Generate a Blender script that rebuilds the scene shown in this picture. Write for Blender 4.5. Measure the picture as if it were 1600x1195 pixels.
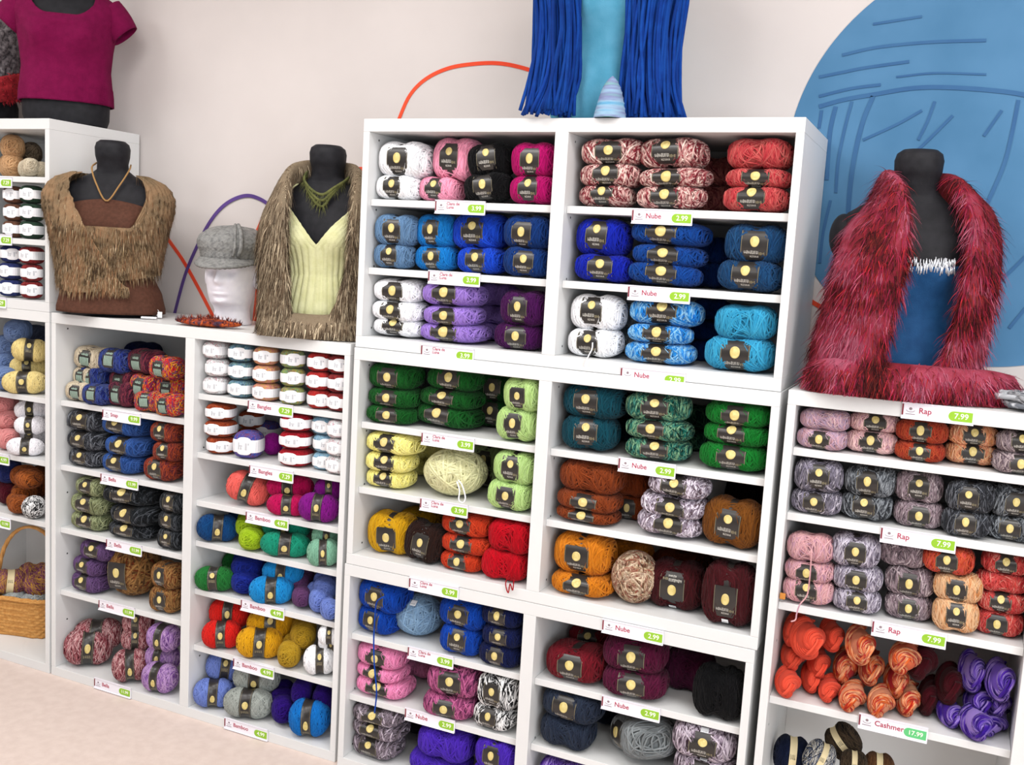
import bpy, bmesh, math, random
import numpy as np
from mathutils import Vector, Matrix, Euler
PI=math.pi
for o in list(bpy.data.objects): bpy.data.objects.remove(o)
SC=bpy.context.scene
COL=SC.collection
# ---------------------------------------------------------------- camera, world, lights, exposure
def make_camera():
    cam=bpy.data.cameras.new('camera'); o=bpy.data.objects.new('camera',cam); COL.objects.link(o)
    yaw,pitch,roll=.42118,-.12537,.05867
    cy,sy,cp,sp=math.cos(yaw),math.sin(yaw),math.cos(pitch),math.sin(pitch)
    f=Vector((-sy*cp,cy*cp,sp)); r=Vector((cy,sy,0)); u=r.cross(f)
    r2=r*math.cos(roll)+u*math.sin(roll); u2=u*math.cos(roll)-r*math.sin(roll)
    m=Matrix(((r2.x,u2.x,-f.x,1.58754),(r2.y,u2.y,-f.y,-2.39299),(r2.z,u2.z,-f.z,1.5548),(0,0,0,1)))
    o.matrix_world=m
    cam.sensor_fit='HORIZONTAL'; cam.sensor_width=36; cam.lens=1549.386/1600*36
    cam.clip_start=.05; SC.camera=o
make_camera()
W=bpy.data.worlds.new('world'); SC.world=W; W.use_nodes=True
W.node_tree.nodes['Background'].inputs[0].default_value=(.92,.95,1,1)
W.node_tree.nodes['Background'].inputs[1].default_value=0.24
def area(name,loc,size,energy,color=(1,1,1),rot=(0,0,0)):
    l=bpy.data.lights.new(name,'AREA'); l.shape='RECTANGLE'; l.size=size[0]; l.size_y=size[1]; l.energy=energy; l.color=color
    o=bpy.data.objects.new(name,l); o.location=loc; o.rotation_euler=rot; COL.objects.link(o); return o
LAMPS=[(-2.2,-1.1),(-.2,-1.1),(1.8,-1.1),(-2.2,-2.9),(-.2,-2.9),(1.8,-2.9),(3.6,-1.6)]
area('shop_window_daylight',(4.6,-4.2,1.7),(3.2,2.4),165,(.93,.96,1),(PI/2,0,math.radians(48)))
for x,y in LAMPS: area('ceiling_lamp',(x,y,2.97),(1.2,.6),36,(1,.99,.98))
SC.view_settings.view_transform='Standard'; SC.view_settings.look='None'; SC.view_settings.gamma=1
SC.view_settings.use_curve_mapping=False
SC.view_settings.exposure=-0.38
# ---------------------------------------------------------------- helpers
def lin(c):
    if isinstance(c,str): c=tuple(int(c[i:i+2],16)/255 for i in (0,2,4))
    return tuple(((v+.055)/1.055)**2.4 if v>.04045 else v/12.92 for v in c)+(1,)
def mat(name,col,rough=.6,metal=0,spec=.3):
    m=bpy.data.materials.new(name); m.use_nodes=True; b=m.node_tree.nodes['Principled BSDF']
    b.inputs['Base Color'].default_value=lin(col); b.inputs['Roughness'].default_value=rough
    b.inputs['Metallic'].default_value=metal; b.inputs['Specular IOR Level'].default_value=spec
    return m
def nodes(m): return m.node_tree.nodes,m.node_tree.links
def noisy(name,cols,scale=8,rough=.7,detail=3,coord='Object',stretch=(1,1,1),bump=0,bscale=200,spec=.2,pos=None):
    """procedural colour from noise through a ramp, optional fine bump"""
    m=mat(name,cols[0],rough,0,spec); N,L=nodes(m); b=N['Principled BSDF']
    tc=N.new('ShaderNodeTexCoord'); mp=N.new('ShaderNodeMapping'); mp.inputs['Scale'].default_value=stretch
    L.new(tc.outputs[coord],mp.inputs[0])
    nz=N.new('ShaderNodeTexNoise'); nz.inputs['Scale'].default_value=scale; nz.inputs['Detail'].default_value=detail
    L.new(mp.outputs[0],nz.inputs['Vector'])
    rp=N.new('ShaderNodeValToRGB'); setramp(rp,cols,pos); L.new(nz.outputs['Fac'],rp.inputs[0]); L.new(rp.outputs[0],b.inputs['Base Color'])
    if bump:
        n2=N.new('ShaderNodeTexNoise'); n2.inputs['Scale'].default_value=bscale; L.new(mp.outputs[0],n2.inputs['Vector'])
        bp=N.new('ShaderNodeBump'); bp.inputs['Strength'].default_value=bump; bp.inputs['Distance'].default_value=.004
        L.new(n2.outputs['Fac'],bp.inputs['Height']); L.new(bp.outputs[0],b.inputs['Normal'])
    return m
def setramp(rp,cols,pos=None):
    e=rp.color_ramp.elements; n=len(cols)
    if n==1: cols=cols*2; n=2
    while len(e)<n: e.new(.5)
    for i,c in enumerate(cols):
        e[i].position=pos[i] if pos else .35+.3*i/(n-1); e[i].color=lin(c)
def yarn_mat(name,cols,freq=22,fleck=.2):
    """colour changes along each strand (uv.x, metres) and from strand to strand (uv.y)"""
    m=mat(name,cols[0],.92,0,.06); N,L=nodes(m); DEEP=.88; b=N['Principled BSDF']
    b.inputs['Sheen Weight'].default_value=.05; b.inputs['Sheen Roughness'].default_value=.6
    uv=N.new('ShaderNodeUVMap'); sx=N.new('ShaderNodeSeparateXYZ'); L.new(uv.outputs[0],sx.inputs[0])
    oi=N.new('ShaderNodeObjectInfo')
    def mth(op,a,v):
        n=N.new('ShaderNodeMath'); n.operation=op; L.new(a,n.inputs[0]); n.inputs[1].default_value=v; return n.outputs[0]
    cx=N.new('ShaderNodeCombineXYZ')
    L.new(mth('MULTIPLY',sx.outputs[0],freq),cx.inputs[0]); L.new(mth('MULTIPLY',sx.outputs[1],91.7),cx.inputs[1]); L.new(mth('MULTIPLY',oi.outputs['Random'],37.3),cx.inputs[2])
    nz=N.new('ShaderNodeTexNoise'); nz.inputs['Scale'].default_value=1; nz.inputs['Detail'].default_value=1.5; L.new(cx.outputs[0],nz.inputs['Vector'])
    rp=N.new('ShaderNodeValToRGB'); setramp(rp,cols); L.new(nz.outputs['Fac'],rp.inputs[0])
    for e in rp.color_ramp.elements:
        c=e.color; w=min(1,max(0,(min(c[:3])-.3)/.3)); k=.80+.2*w; e.color=(c[0]*k,c[1]*k,c[2]*k,1)
    wn=N.new('ShaderNodeTexWhiteNoise'); wn.noise_dimensions='2D'; c2=N.new('ShaderNodeCombineXYZ')
    L.new(sx.outputs[1],c2.inputs[0]); L.new(oi.outputs['Random'],c2.inputs[1]); L.new(c2.outputs[0],wn.inputs['Vector'])
    hs=N.new('ShaderNodeHueSaturation'); mr=N.new('ShaderNodeMapRange'); mr.inputs['To Min'].default_value=1-fleck; mr.inputs['To Max'].default_value=1+fleck
    L.new(wn.outputs['Value'],mr.inputs['Value']); L.new(mr.outputs[0],hs.inputs['Value']); L.new(rp.outputs[0],hs.inputs['Color']); L.new(hs.outputs[0],b.inputs['Base Color'])
    return m
def mesh(name,V,F,mats=(),uv=None,fm=None,smooth=True):
    me=bpy.data.meshes.new(name); me.from_pydata([tuple(v) for v in V],[],F)
    for m in mats: me.materials.append(m)
    if fm is not None: me.polygons.foreach_set('material_index',fm)
    if smooth: me.polygons.foreach_set('use_smooth',[True]*len(me.polygons))
    if uv is not None:
        l=me.uv_layers.new(name='UVMap'); idx=np.zeros(len(me.loops),dtype=np.int32); me.loops.foreach_get('vertex_index',idx)
        l.data.foreach_set('uv',np.asarray(uv,dtype=np.float32)[idx].ravel())
    me.update(); return me
def obj(name,me,parent=None,loc=(0,0,0),rot=(0,0,0),scale=(1,1,1)):
    o=bpy.data.objects.new(name,me); COL.objects.link(o); o.location=loc; o.rotation_euler=rot; o.scale=scale
    if parent is not None: o.parent=parent
    return o
def empty(name,loc,rz=0):
    o=bpy.data.objects.new(name,None); COL.objects.link(o); o.location=loc; o.rotation_euler=(0,0,rz); o.empty_display_size=.05; return o
def tag(o,label,cat=None,group=None,kind=None):
    if label: o['label']=label
    if cat: o['category']=cat
    if group: o['group']=group
    if kind: o['kind']=kind
    return o
class MB:
    """collects geometry for one mesh"""
    def __init__(s): s.V=[]; s.F=[]; s.U=[]; s.M=[]
    def add(s,V,F,u=(0,.5),mi=0):
        n=len(s.V); s.V+= [tuple(v) for v in V]; s.F+=[tuple(i+n for i in f) for f in F]; s.M+=[mi]*len(F)
        s.U+= list(u) if isinstance(u,list) else [u]*len(V)
    def box(s,x0,y0,z0,x1,y1,z1,mi=0):
        s.add([(x0,y0,z0),(x1,y0,z0),(x1,y1,z0),(x0,y1,z0),(x0,y0,z1),(x1,y0,z1),(x1,y1,z1),(x0,y1,z1)],
              [(0,3,2,1),(4,5,6,7),(0,1,5,4),(1,2,6,5),(2,3,7,6),(3,0,4,7)],mi=mi)
    def grid(s,P,closed_u=False,closed_v=False,uv=None,mi=0):
        nu,nv=len(P),len(P[0]); V=[q for r in P for q in r]; F=[]
        for i in range(nu if closed_u else nu-1):
            for j in range(nv if closed_v else nv-1):
                a=i*nv+j; b=i*nv+(j+1)%nv; c=((i+1)%nu)*nv+(j+1)%nv; d=((i+1)%nu)*nv+j
                F.append((a,b,c,d))
        s.add(V,F,uv if uv else (0,.5),mi)
    def tube(s,pts,r,n=6,closed=False,v=.5,taper=False,mi=0,u0=0.):
        pts=[Vector(q) for q in pts]; m=len(pts); P=[]; U=[]; acc=u0; prev=None
        for i,q in enumerate(pts):
            a=pts[(i-1)%m] if (closed or i>0) else q; b=pts[(i+1)%m] if (closed or i<m-1) else q
            t=(b-a).normalized() if (b-a).length>1e-9 else Vector((0,0,1))
            if prev is None:
                ref=Vector((0,0,1)) if abs(t.z)<.9 else Vector((1,0,0)); n1=t.cross(ref).normalized()
            else:
                n1=(prev-t*prev.dot(t)); n1=n1.normalized() if n1.length>1e-6 else t.orthogonal().normalized()
            prev=n1; n2=t.cross(n1)
            if i>0: acc+=(q-pts[i-1]).length
            rr=r(i/(m-1)) if callable(r) else r
            P.append([q+n1*rr*math.cos(2*PI*k/n)+n2*rr*math.sin(2*PI*k/n) for k in range(n)]); U+=[(acc,v)]*n
        base=len(s.V); s.grid(P,closed,True,U,mi)
        if not closed:
            s.F.append(tuple(base+k for k in range(n))[::-1]); s.F.append(tuple(base+(m-1)*n+k for k in range(n))); s.M+=[mi,mi]
    def ellipsoid(s,c,r,nu=20,nv=12,v=.5,e=1.,mi=0):
        pw=lambda x:math.copysign(abs(x)**e,x); P=[]
        for i in range(nv+1):
            t=-PI/2+PI*i/nv
            P.append([(c[0]+r[0]*pw(math.cos(t))*pw(math.cos(2*PI*k/nu)),c[1]+r[1]*pw(math.cos(t))*pw(math.sin(2*PI*k/nu)),c[2]+r[2]*pw(math.sin(t))) for k in range(nu)])
        s.grid(P,False,True,(0,v),mi)
    def build(s,name,mats=(),smooth=True,uv=True): return mesh(name,s.V,s.F,mats,s.U if uv else None,s.M,smooth)
def boxmesh(name,x0,y0,z0,x1,y1,z1,m,bev=.0012):
    bm=bmesh.new(); bmesh.ops.create_cube(bm,size=1)
    for v in bm.verts: v.co=Vector((x0+(v.co.x+.5)*(x1-x0),y0+(v.co.y+.5)*(y1-y0),z0+(v.co.z+.5)*(z1-z0)))
    if bev: bmesh.ops.bevel(bm,geom=list(bm.edges),offset=bev,segments=2,affect='EDGES',profile=.5)
    me=bpy.data.meshes.new(name); bm.to_mesh(me); bm.free(); me.materials.append(m); return me
def smooth_path(pts,n):
    """Catmull-Rom resample"""
    P=[Vector(q) for q in pts]; P=[P[0]*2-P[1]]+P+[P[-1]*2-P[-2]]; out=[]; m=len(P)-3
    for k in range(n):
        t=k/(n-1)*m; i=min(int(t),m-1); f=t-i; a,b,c,d=P[i:i+4]
        out.append(.5*((2*b)+(c-a)*f+(2*a-5*b+4*c-d)*f*f+(3*b-a-3*c+d)*f**3))
    return out
def text_mesh(s,size,m,key={}):
    k=(s,round(size,4),m.name)
    if k in key: return key[k]
    cu=bpy.data.curves.new('text','FONT'); cu.body=s; cu.size=size; cu.align_x='LEFT'; cu.align_y='CENTER'; cu.extrude=.0002; cu.offset=size*.012; cu.resolution_u=3; cu.space_line=.8
    o=bpy.data.objects.new('text',cu); COL.objects.link(o); dg=bpy.context.evaluated_depsgraph_get(); dg.update()
    me=bpy.data.meshes.new_from_object(o.evaluated_get(dg)); me.name='lettering'; me.materials.clear(); me.materials.append(m)
    bpy.data.objects.remove(o); bpy.data.curves.remove(cu); key[k]=me; return me
# ---------------------------------------------------------------- room
M_WALL=noisy('wall_paint',['cfc8c5','d4cdca'],3,.85); M_FLOOR=noisy('pale_floor',['d0bfb6','d7c7be'],30,.7,bump=.1,bscale=120)
M_CEIL=mat('ceiling_white','f0efec',.9)
M_LAM=noisy('white_laminate',['d9dada','dedfde'],2,.38,spec=.35)
M_HOLE=mat('pin_hole','3a3a3a',.8)
def struct(name,me): o=obj(name,me); o['kind']='structure'; return o
struct('wall_back',boxmesh('wall_back',-5,.42,0,5,.5,3,M_WALL,0))
struct('floor',boxmesh('floor',-5,-6,-.05,5,.5,0,M_FLOOR,0))
struct('ceiling',boxmesh('ceiling',-5,-6,3,5,.5,3.05,M_CEIL,0))
struct('wall_left',boxmesh('wall_left',-5.08,-6,0,-5,.5,3,M_WALL,0))
# ---------------------------------------------------------------- cabinets
def cabinet(label,X,Y,Z0,Z1,W_,div,left,right,name='shelf_cabinet',depth=.395,rail=.035,group=None,pins=True):
    t=tag(empty(name,(X,Y,Z0)),label,'cabinet',group); H=Z1-Z0; st=.02
    def part(n,b,holes=()):
        me=boxmesh(n,*b,M_LAM); o=obj(n,me,t)
        return o
    def side(n,x0,x1,z0,z1):
        bm=bmesh.new(); me=boxmesh(n,x0,0,z0,x1,depth,z1,M_LAM); bm.from_mesh(me)
        fs=[]
        zz=[z0+.022,z0+.2,z0+.36,z1-.018] if H<.8 else [z0+.03,z0+.16,z0+.4,z0+.62,z0+.86,z1-.02]
        for z in zz:
            r=bmesh.ops.create_circle(bm,cap_ends=True,radius=.0032,segments=10,matrix=Matrix.Translation((x1+.0004,.05,z))@Matrix.Rotation(PI/2,4,'Y'))
            for v in r['verts']:
                for f in v.link_faces: f.material_index=1
        bm.to_mesh(me); bm.free(); me.materials.append(M_HOLE); obj(n,me,t)
    part('top_panel',(0,0,H-rail,W_,depth,H)); part('bottom_panel',(0,0,0,W_,depth,rail-.003))
    side('side_panel',0,st,rail-.003,H-rail); part('side_panel',(W_-st,0,rail-.003,W_,depth,H-rail))
    part('back_panel',(st,depth-.008,rail-.003,W_-st,depth,H-rail))
    dv=div-X
    side('divider',dv,dv+.037,rail-.003,H-rail)
    for x0,x1,zs in ((st,dv,left),(dv+.037,W_-st,right)):
        for z in zs: part('shelf',(x0+.0005,.02,z-Z0-.019,x1-.0005,depth-.01,z-Z0))
    return t
cabinet('white open cabinet, topmost of the centre stack, below the blue scarf display',.0131,.0076,1.2745,1.9136,1.2,.592,(1.695,1.5025),(1.695,1.5025))
cabinet('white open cabinet in the middle of the centre stack, holding green and brown yarn',.0153,0,.6345,1.2735,1.2,.593,(1.058,.865),(1.058,.865))
cabinet('white open cabinet at the bottom of the centre stack, standing on the floor',.0106,0,0,.6335,1.2,.590,(.418,.228),(.418,.228))
cabinet('long low white cabinet left of centre with two torsos and foam head on top',-1.2066,.0135,0,1.28,1.2,-.621,(.981,.756,.534,.310),(1.071,.882,.725,.592,.431,.241))
cabinet('white cabinet at far left edge, on the floor, with a wicker basket',-2.4165,.0135,0,1.279,1.2,-1.835,(.978,.757,.538),(.978,.757,.538))
cabinet('white cabinet at upper far left, under the magenta sweater',-2.4165,.0135,1.2795,1.92,1.2,-1.835,(1.730,1.520),(1.730,1.520))
cabinet('white cabinet at right, under the red fuzzy scarf display',1.2324,.0003,0,1.283,1.18,1.789,(1.144,.985,.761,.520),(1.144,.985,.761,.520))
# ---------------------------------------------------------------- yarn prototypes
A0,B0,C0=.085,.068,.05
def pw(x,e): return math.copysign(abs(x)**e,x)
rng=random.Random(3)
def loops_mesh(name,dims,e,count,r,tilt,pinch=0,pw_=.02,axis=0,bulge=.03,seed=1,segs=34,core=.955):
    """yarn wound round and round: each strand is a closed loop over the ball"""
    rg=random.Random(seed); mb=MB(); a,b,c=dims
    def S(n,k=1.):
        q=[pw(n[0],e),pw(n[1],e),pw(n[2],e)]
        f=k*(1-pinch*math.exp(-(q[0]*a/pw_)**2))
        return Vector((a*q[0]*k,b*q[1]*f,c*q[2]*f))
    P=[]
    for i in range(15):
        t=-PI/2+PI*i/14
        P.append([S((math.sin(t),math.cos(t)*math.cos(2*PI*k/28),math.cos(t)*math.sin(2*PI*k/28)),core) for k in range(28)])
    mb.grid(P,False,True,(0,.37))
    for i in range(count):
        al=math.radians(rg.uniform(*tilt)); az=i*2.399963+rg.uniform(-.1,.1)
        ax=[math.cos(al),math.sin(al)*math.cos(az),math.sin(al)*math.sin(az)]
        if axis==2: ax=[math.sin(al)*math.cos(az),math.sin(al)*math.sin(az),math.cos(al)]
        m=Vector(ax); d=rg.uniform(-1,1); d=math.copysign(abs(d)**1.15,d)*.93; u=m.orthogonal().normalized(); v=m.cross(u); s=math.sqrt(1-d*d); k=1+rg.uniform(-bulge,bulge*.6)
        ns=max(12,int(segs*max(s,.35)))
        pts=[S(m*d+(u*math.cos(2*PI*j/ns)+v*math.sin(2*PI*j/ns))*s,k) for j in range(ns)]
        mb.tube(pts,r,4,True,rg.random(),u0=rg.random()*3)
    A=np.array(mb.V); k=np.array(dims)/np.percentile(np.abs(A),99.7,axis=0); mb.V=[tuple(q) for q in A*k]
    return mb.build(name,[None])
SKEIN=[loops_mesh('yarn_skein',(A0,B0,C0),.68,135,.0027,(5,40),.15,.024,seed=s,bulge=.04,core=.935) for s in (1,2,3,4)]
WOUND=[loops_mesh('yarn_ball',(A0,.05,.05),.84,130,.0023,(8,44),.24,.022,seed=s,bulge=.015) for s in (5,6)]
BALL=[loops_mesh('yarn_ball',(.07,.07,.07),1,120,.0034,(0,90),0,seed=s,bulge=.035,core=.93) for s in (7,8)]
SQUAT=[loops_mesh('yarn_cake',(.05,.05,.036),.62,120,.0019,(74,90),0,axis=2,seed=s,bulge=.012) for s in (9,10)]
def hank_mesh(seed):
    """two plies twisted into a rope, gathered into a knot at each end; long axis x"""
    rg=random.Random(seed); mb=MB(); L=.1
    for ply in (0,1):
        for j in range(34):
            a0=2*PI*j/34; rr=rg.uniform(.78,1.0) if j%2 else 1.
            pts=[]
            for i in range(25):
                t=-1+2*i/24; env=max((1-abs(t)**2.8)**.5 if abs(t)<1 else 0,.02)
                w=ply*PI+t*2.2; ca=a0+t*1.5
                px=t*L; cx_=.0175*env; pr=.0225*env*rr
                pts.append((px,cx_*math.cos(w)+pr*math.cos(ca+w),cx_*math.sin(w)+pr*math.sin(ca+w)))
            mb.tube(pts,lambda f:.0030*(1-.55*abs(2*f-1)**6),4,False,rg.random(),u0=rg.random()*3)
    for sgn in (-1,1):       # the tucked-in tail at each end
        pts=[(sgn*(L*.80+.022*math.cos(q)),.012*math.sin(q*1.3)+.006,.022*math.sin(q)) for q in [-.9+2.2*i/9 for i in range(10)]]
        for dd in (-.006,-.002,.002,.006): mb.tube([(x,y+dd,z) for x,y,z in pts],.0034,4,False,rg.random(),u0=rg.random()*3)
    mb.ellipsoid((0,0,0),(L*.93,.033,.033),16,10,.37)
    return mb.build('yarn_hank',[None])
HANK=[hank_mesh(11),hank_mesh(12)]
# ---- paper labels
M_BLACK=mat('label_black_paper','2b2826',.32,0,.5); M_INK=mat('label_white_ink','b9b6ae',.6); M_GOLDLINE=mat('label_gold_line','8d8468',.5)
M_SEAL=noisy('gold_seal',['d9c98a','c7b26a'],120,.4); M_STICK=mat('white_sticker','eef0f2',.5); M_BARS=mat('sticker_grey_print','8f9296',.6)
M_TEAL=mat('label_mint_ink','a9c4b4',.6); M_WHITEP=noisy('white_paper_band',['f1f1f2','e9e9ec'],60,.5); M_GREYINK=mat('label_grey_ink','bfc1c6',.6); M_CREAM=mat('cream_paper','e6d6ab',.6); M_BANDLINE=mat('band_soft_line','cfd0d6',.6)
def sec(phi,b,c,k,e=.86): return (-b*k*pw(math.cos(phi),e),c*k*pw(math.sin(phi),e))
def patch(mb,x0,x1,p0,p1,b,c,kf,d,nx,np_,mi,e=.86):
    P=[]
    for i in range(np_+1):
        ph=p0+(p1-p0)*i/np_; row=[]
        for j in range(nx+1):
            x=x0+(x1-x0)*j/nx; y,z=sec(ph,b,c,kf(x),e); n=Vector((0,y/b/b,z/c/c)).normalized(); row.append((x,y+n.y*d,z+n.z*d))
        P.append(row)
    mb.grid(P,False,False,None,mi)
def ring(mb,x0,x1,b,c,kf,d,mi,e=.86,n=40):
    P=[]
    for i in range(n):
        ph=2*PI*i/n; row=[]
        for j in range(5):
            x=x0+(x1-x0)*j/4; y,z=sec(ph,b,c,kf(x),e); q=Vector((0,y/b/b,z/c/c)).normalized(); row.append((x,y+q.y*d,z+q.z*d))
        P.append(row)
    mb.grid(P,True,False,None,mi)
def strokes(mb,x0,x1,pc,h,n,b,c,kf,d,mi,seed,e=.86,wf=.55):
    rg=random.Random(seed); w=(x1-x0)/n
    for i in range(n):
        hh=h*rg.uniform(.6,1.); xx=x0+i*w
        patch(mb,xx,xx+w*rg.uniform(.35,.7)*wf*1.6,pc-hh/2,pc+hh/2,b,c,kf,d,1,2,mi,e)
        if rg.random()<.6: patch(mb,xx,xx+w*.8,pc-hh/2,pc-hh/2+h*.22,b,c,kf,d,1,1,mi,e)
def disc(x,pc,r,b,c,kf,d,m,e=.86,rl=None):
    mb=MB(); rl=rl or (b+c)/2; P=[]; n=22
    for k in range(n):
        a=2*PI*k/n; row=[]
        for rr in (r,r*.97,r*.8,r*.75,r*.4,.0001):
            xx=x+rr*math.cos(a); ph=pc+rr*math.sin(a)/rl; y,z=sec(ph,b,c,kf(xx),e); q=Vector((0,y/b/b,z/c/c)).normalized()
            dd=d+(0 if rr==r else .0020 if rr>r*.78 else .0015); row.append((xx,y+q.y*dd,z+q.z*dd))
        P.append(row)
    mb.grid(P,True,False); return mb.build('gold_seal',[m])
KP=lambda x:.985
def label_A(pc,k=1.,hr=.75):
    mb=MB()
    ring(mb,-.0105,.0105,B0,C0,lambda x:.925,.001,0)
    patch(mb,-.037,.037,pc-hr,pc+hr,B0,C0,KP,.0028,10,26,0)
    for x in (-.0360,.0350): patch(mb,x,x+.0010,pc-hr*.97,pc+hr*.97,B0,C0,KP,.0033,1,12,2)
    strokes(mb,-.027,.014,pc-hr*.34,.24*hr,11,B0,C0,KP,.0033,1,4); strokes(mb,-.010,.014,pc-hr*.64,.18*hr,7,B0,C0,KP,.0033,1,8)
    strokes(mb,.014,.030,pc-hr*.40,.2*hr,4,B0,C0,KP,.0033,2,5)
    return mb.build('label_band',[M_BLACK,M_INK,M_GOLDLINE],True,False),disc(0,pc+hr*.27,.0126,B0,C0,KP,.0030,M_SEAL,.86,(B0+C0)/2*k)
def label_B(pc):
    mb=MB()
    ring(mb,-.0105,.0105,B0,C0,lambda x:.925,.001,0)
    patch(mb,-.034,.034,pc-.72,pc+.72,B0,C0,KP,.0028,8,14,0)
    for i in range(6): patch(mb,-.024+i*.0085,-.024+i*.0085+.0045,pc-.52,pc+.12,B0,C0,KP,.0033,1,8,1)
    strokes(mb,-.018,.02,pc+.35,.2,8,B0,C0,KP,.0033,1,4)
    return mb.build('label_band',[M_BLACK,M_TEAL],True,False)
KW_=lambda x:.895+.16*(x/.03)**2
def label_C(pc):
    mb=MB(); ring(mb,-.0205,.0205,.05,.05,KW_,.0022,0,.9)
    for x in (-.0175,.0165): patch(mb,x,x+.0009,pc-1.2,pc+1.2,.05,.05,KW_,.0027,1,16,2,.9)
    strokes(mb,-.013,.013,pc-.42,.22,8,.05,.05,KW_,.0027,2,6,.9)
    return mb.build('label_band',[M_BLACK,M_INK,M_GOLDLINE],True,False),disc(0,pc+.05,.0105,.05,.05,KW_,.0026,M_SEAL,.9,.042)
def label_cream():
    mb=MB(); ring(mb,-.017,.017,.05,.05,lambda x:.895+.16*(x/.03)**2,.0024,0,.9); strokes(mb,-.012,.012,.3,.3,6,.05,.05,KW_,.003,1,6,.9)
    return mb.build('label_band',[M_CREAM,M_GOLDLINE],True,False)
def label_squat():
    """white band round the cake with a round badge in front; cake axis is z"""
    mb=MB(); R=.0512; e=.62
    def pt(ph,z,d=0):
        x,y=math.sin(ph),-math.cos(ph); zz=max(-.98,min(.98,z/.036)); t=math.asin(pw(zz,1/e)) ; f=pw(math.cos(t),e)
        q=Vector((pw(x,e)*.05*f,pw(y,e)*.05*f,z)); n=Vector((q.x,q.y,0)).normalized(); return q+n*(.0026+d)
    P=[[pt(2*PI*i/48,-.017+.034*j/6) for j in range(7)] for i in range(48)]; mb.grid(P,True,False,None,0)
    P=[[pt(.30*rr*math.cos(a)/.3*.46,.024*rr*math.sin(a),.0009) for rr in (1,.7,.4,.01)] for a in [2*PI*k/28 for k in range(28)]]; mb.grid(P,True,False,None,0)
    for ph0,ph1,z0,z1,mi in [(-.22,-.14,-.009,.010,1),(-.14,-.02,-.001,.003,1),(.02,.09,-.010,.009,1),(-.10,-.04,-.009,-.002,1),(.12,.2,.003,.009,1)]+[(.75+.28*i,.79+.28*i,-.013,.012,2) for i in range(9)]+[(-.62-.3*i,-.58-.3*i,-.013,.012,2) for i in range(5)]:
        P=[[pt(ph0+(ph1-ph0)*i/3,z0+(z1-z0)*j/2,.0014 if mi==1 else .0006) for j in range(3)] for i in range(4)]; mb.grid(P,False,False,None,mi)
    return mb.build('label_band',[M_WHITEP,M_GREYINK,M_BANDLINE],True,False)
def sticker(p0,p1):
    mb=MB(); patch(mb,-.0105,.0105,p0,p1,B0,C0,lambda x:.955,.0034,3,6,0)
    for i in range(6): patch(mb,-.008+i*.0028,-.0068+i*.0028,p0+.05,p0+(p1-p0)*.45,B0,C0,lambda x:.955,.0038,1,3,1)
    return mb.build('barcode_sticker',[M_STICK,M_BARS],True,False)
KBUCK=(.45,.6,.8,1.,1.3,1.7)
LAB_A={(i,k):label_A(pc,k,min(1.0,max(.40,.72/k**.9))) for i,pc in enumerate((-.05,.10,-.16)) for k in KBUCK}; LAB_B=[label_B(pc) for pc in (-.05,.2,-.2)]; LAB_C=[label_C(pc) for pc in (.1,.45,-.2)]; LAB_CR=label_cream(); LAB_SQ=label_squat()
STK=[sticker(-1.02,-.76),sticker(.78,1.12)]
# ---- yarn colours
Y={}
Y['white']=yarn_mat('wool_white',['e9eaee', 'f3f4f6'],20)
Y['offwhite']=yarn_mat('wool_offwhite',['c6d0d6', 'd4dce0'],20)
Y['pink']=yarn_mat('wool_pink',['fa9cba', 'fcaac4'],20)
Y['black']=yarn_mat('wool_black',['050507', '0b0b0e'],20)
Y['magenta']=yarn_mat('wool_magenta',['a8085e', 'b8106a'],20)
Y['slate']=yarn_mat('wool_slate',['5f82a8', '6f92b6'],20)
Y['azure']=yarn_mat('wool_azure',['0f74c4', '1c84d0'],20)
Y['royal']=yarn_mat('wool_royal',['123fc0', '1c50d2'],20)
Y['prussian']=yarn_mat('wool_prussian',['0b2d68', '123a7c'],20)
Y['lavender']=yarn_mat('wool_lavender',['9a78d0', 'ab8ade'],16)
Y['plum']=yarn_mat('wool_plum',['3d0a44', '4a1252'],20)
Y['forest']=yarn_mat('wool_forest',['0c4a18', '155a20'],20)
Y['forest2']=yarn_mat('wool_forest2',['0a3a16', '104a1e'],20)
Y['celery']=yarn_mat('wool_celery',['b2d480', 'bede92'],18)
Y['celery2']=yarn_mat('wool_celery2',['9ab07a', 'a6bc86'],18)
Y['yellow']=yarn_mat('wool_yellow',['f8ee84', 'fdf6a0'],18)
Y['cream']=yarn_mat('wool_cream',['d8d6a4', 'e4e2b4'],18)
Y['mustard']=yarn_mat('wool_mustard',['c9960e', 'd8a81e'],18)
Y['darkbrown']=yarn_mat('wool_darkbrown',['21120f', '2e1a14'],20)
Y['vermilion']=yarn_mat('wool_vermilion',['bc3216', 'cc4322'],18)
Y['red']=yarn_mat('wool_red',['b00418', 'c4081e'],20)
Y['cobalt']=yarn_mat('wool_cobalt',['073a9c', '0d48b0'],20)
Y['lightslate']=yarn_mat('wool_lightslate',['7fa2c4', '8fb0ce'],18)
Y['navy']=yarn_mat('wool_navy',['08113a', '0e1a4c'],20)
Y['bubblegum']=yarn_mat('wool_bubblegum',['f088b8', 'f49ac6'],18)
Y['mauvevar']=yarn_mat('wool_mauvevar',['4a2040', 'a04a78', 'd070a0', '8a3f6a'],12)
Y['bw']=yarn_mat('wool_bw',['141416', '17171a', 'e6e6e6', 'ececec'],16)
Y['greyvar']=yarn_mat('wool_greyvar',['3a3436', '9a8c9a', '5a5056', 'c8bcc8'],13)
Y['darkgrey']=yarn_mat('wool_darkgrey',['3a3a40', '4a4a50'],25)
Y['violet']=yarn_mat('wool_violet',['4420a8', '5230ba'],20)
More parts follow.
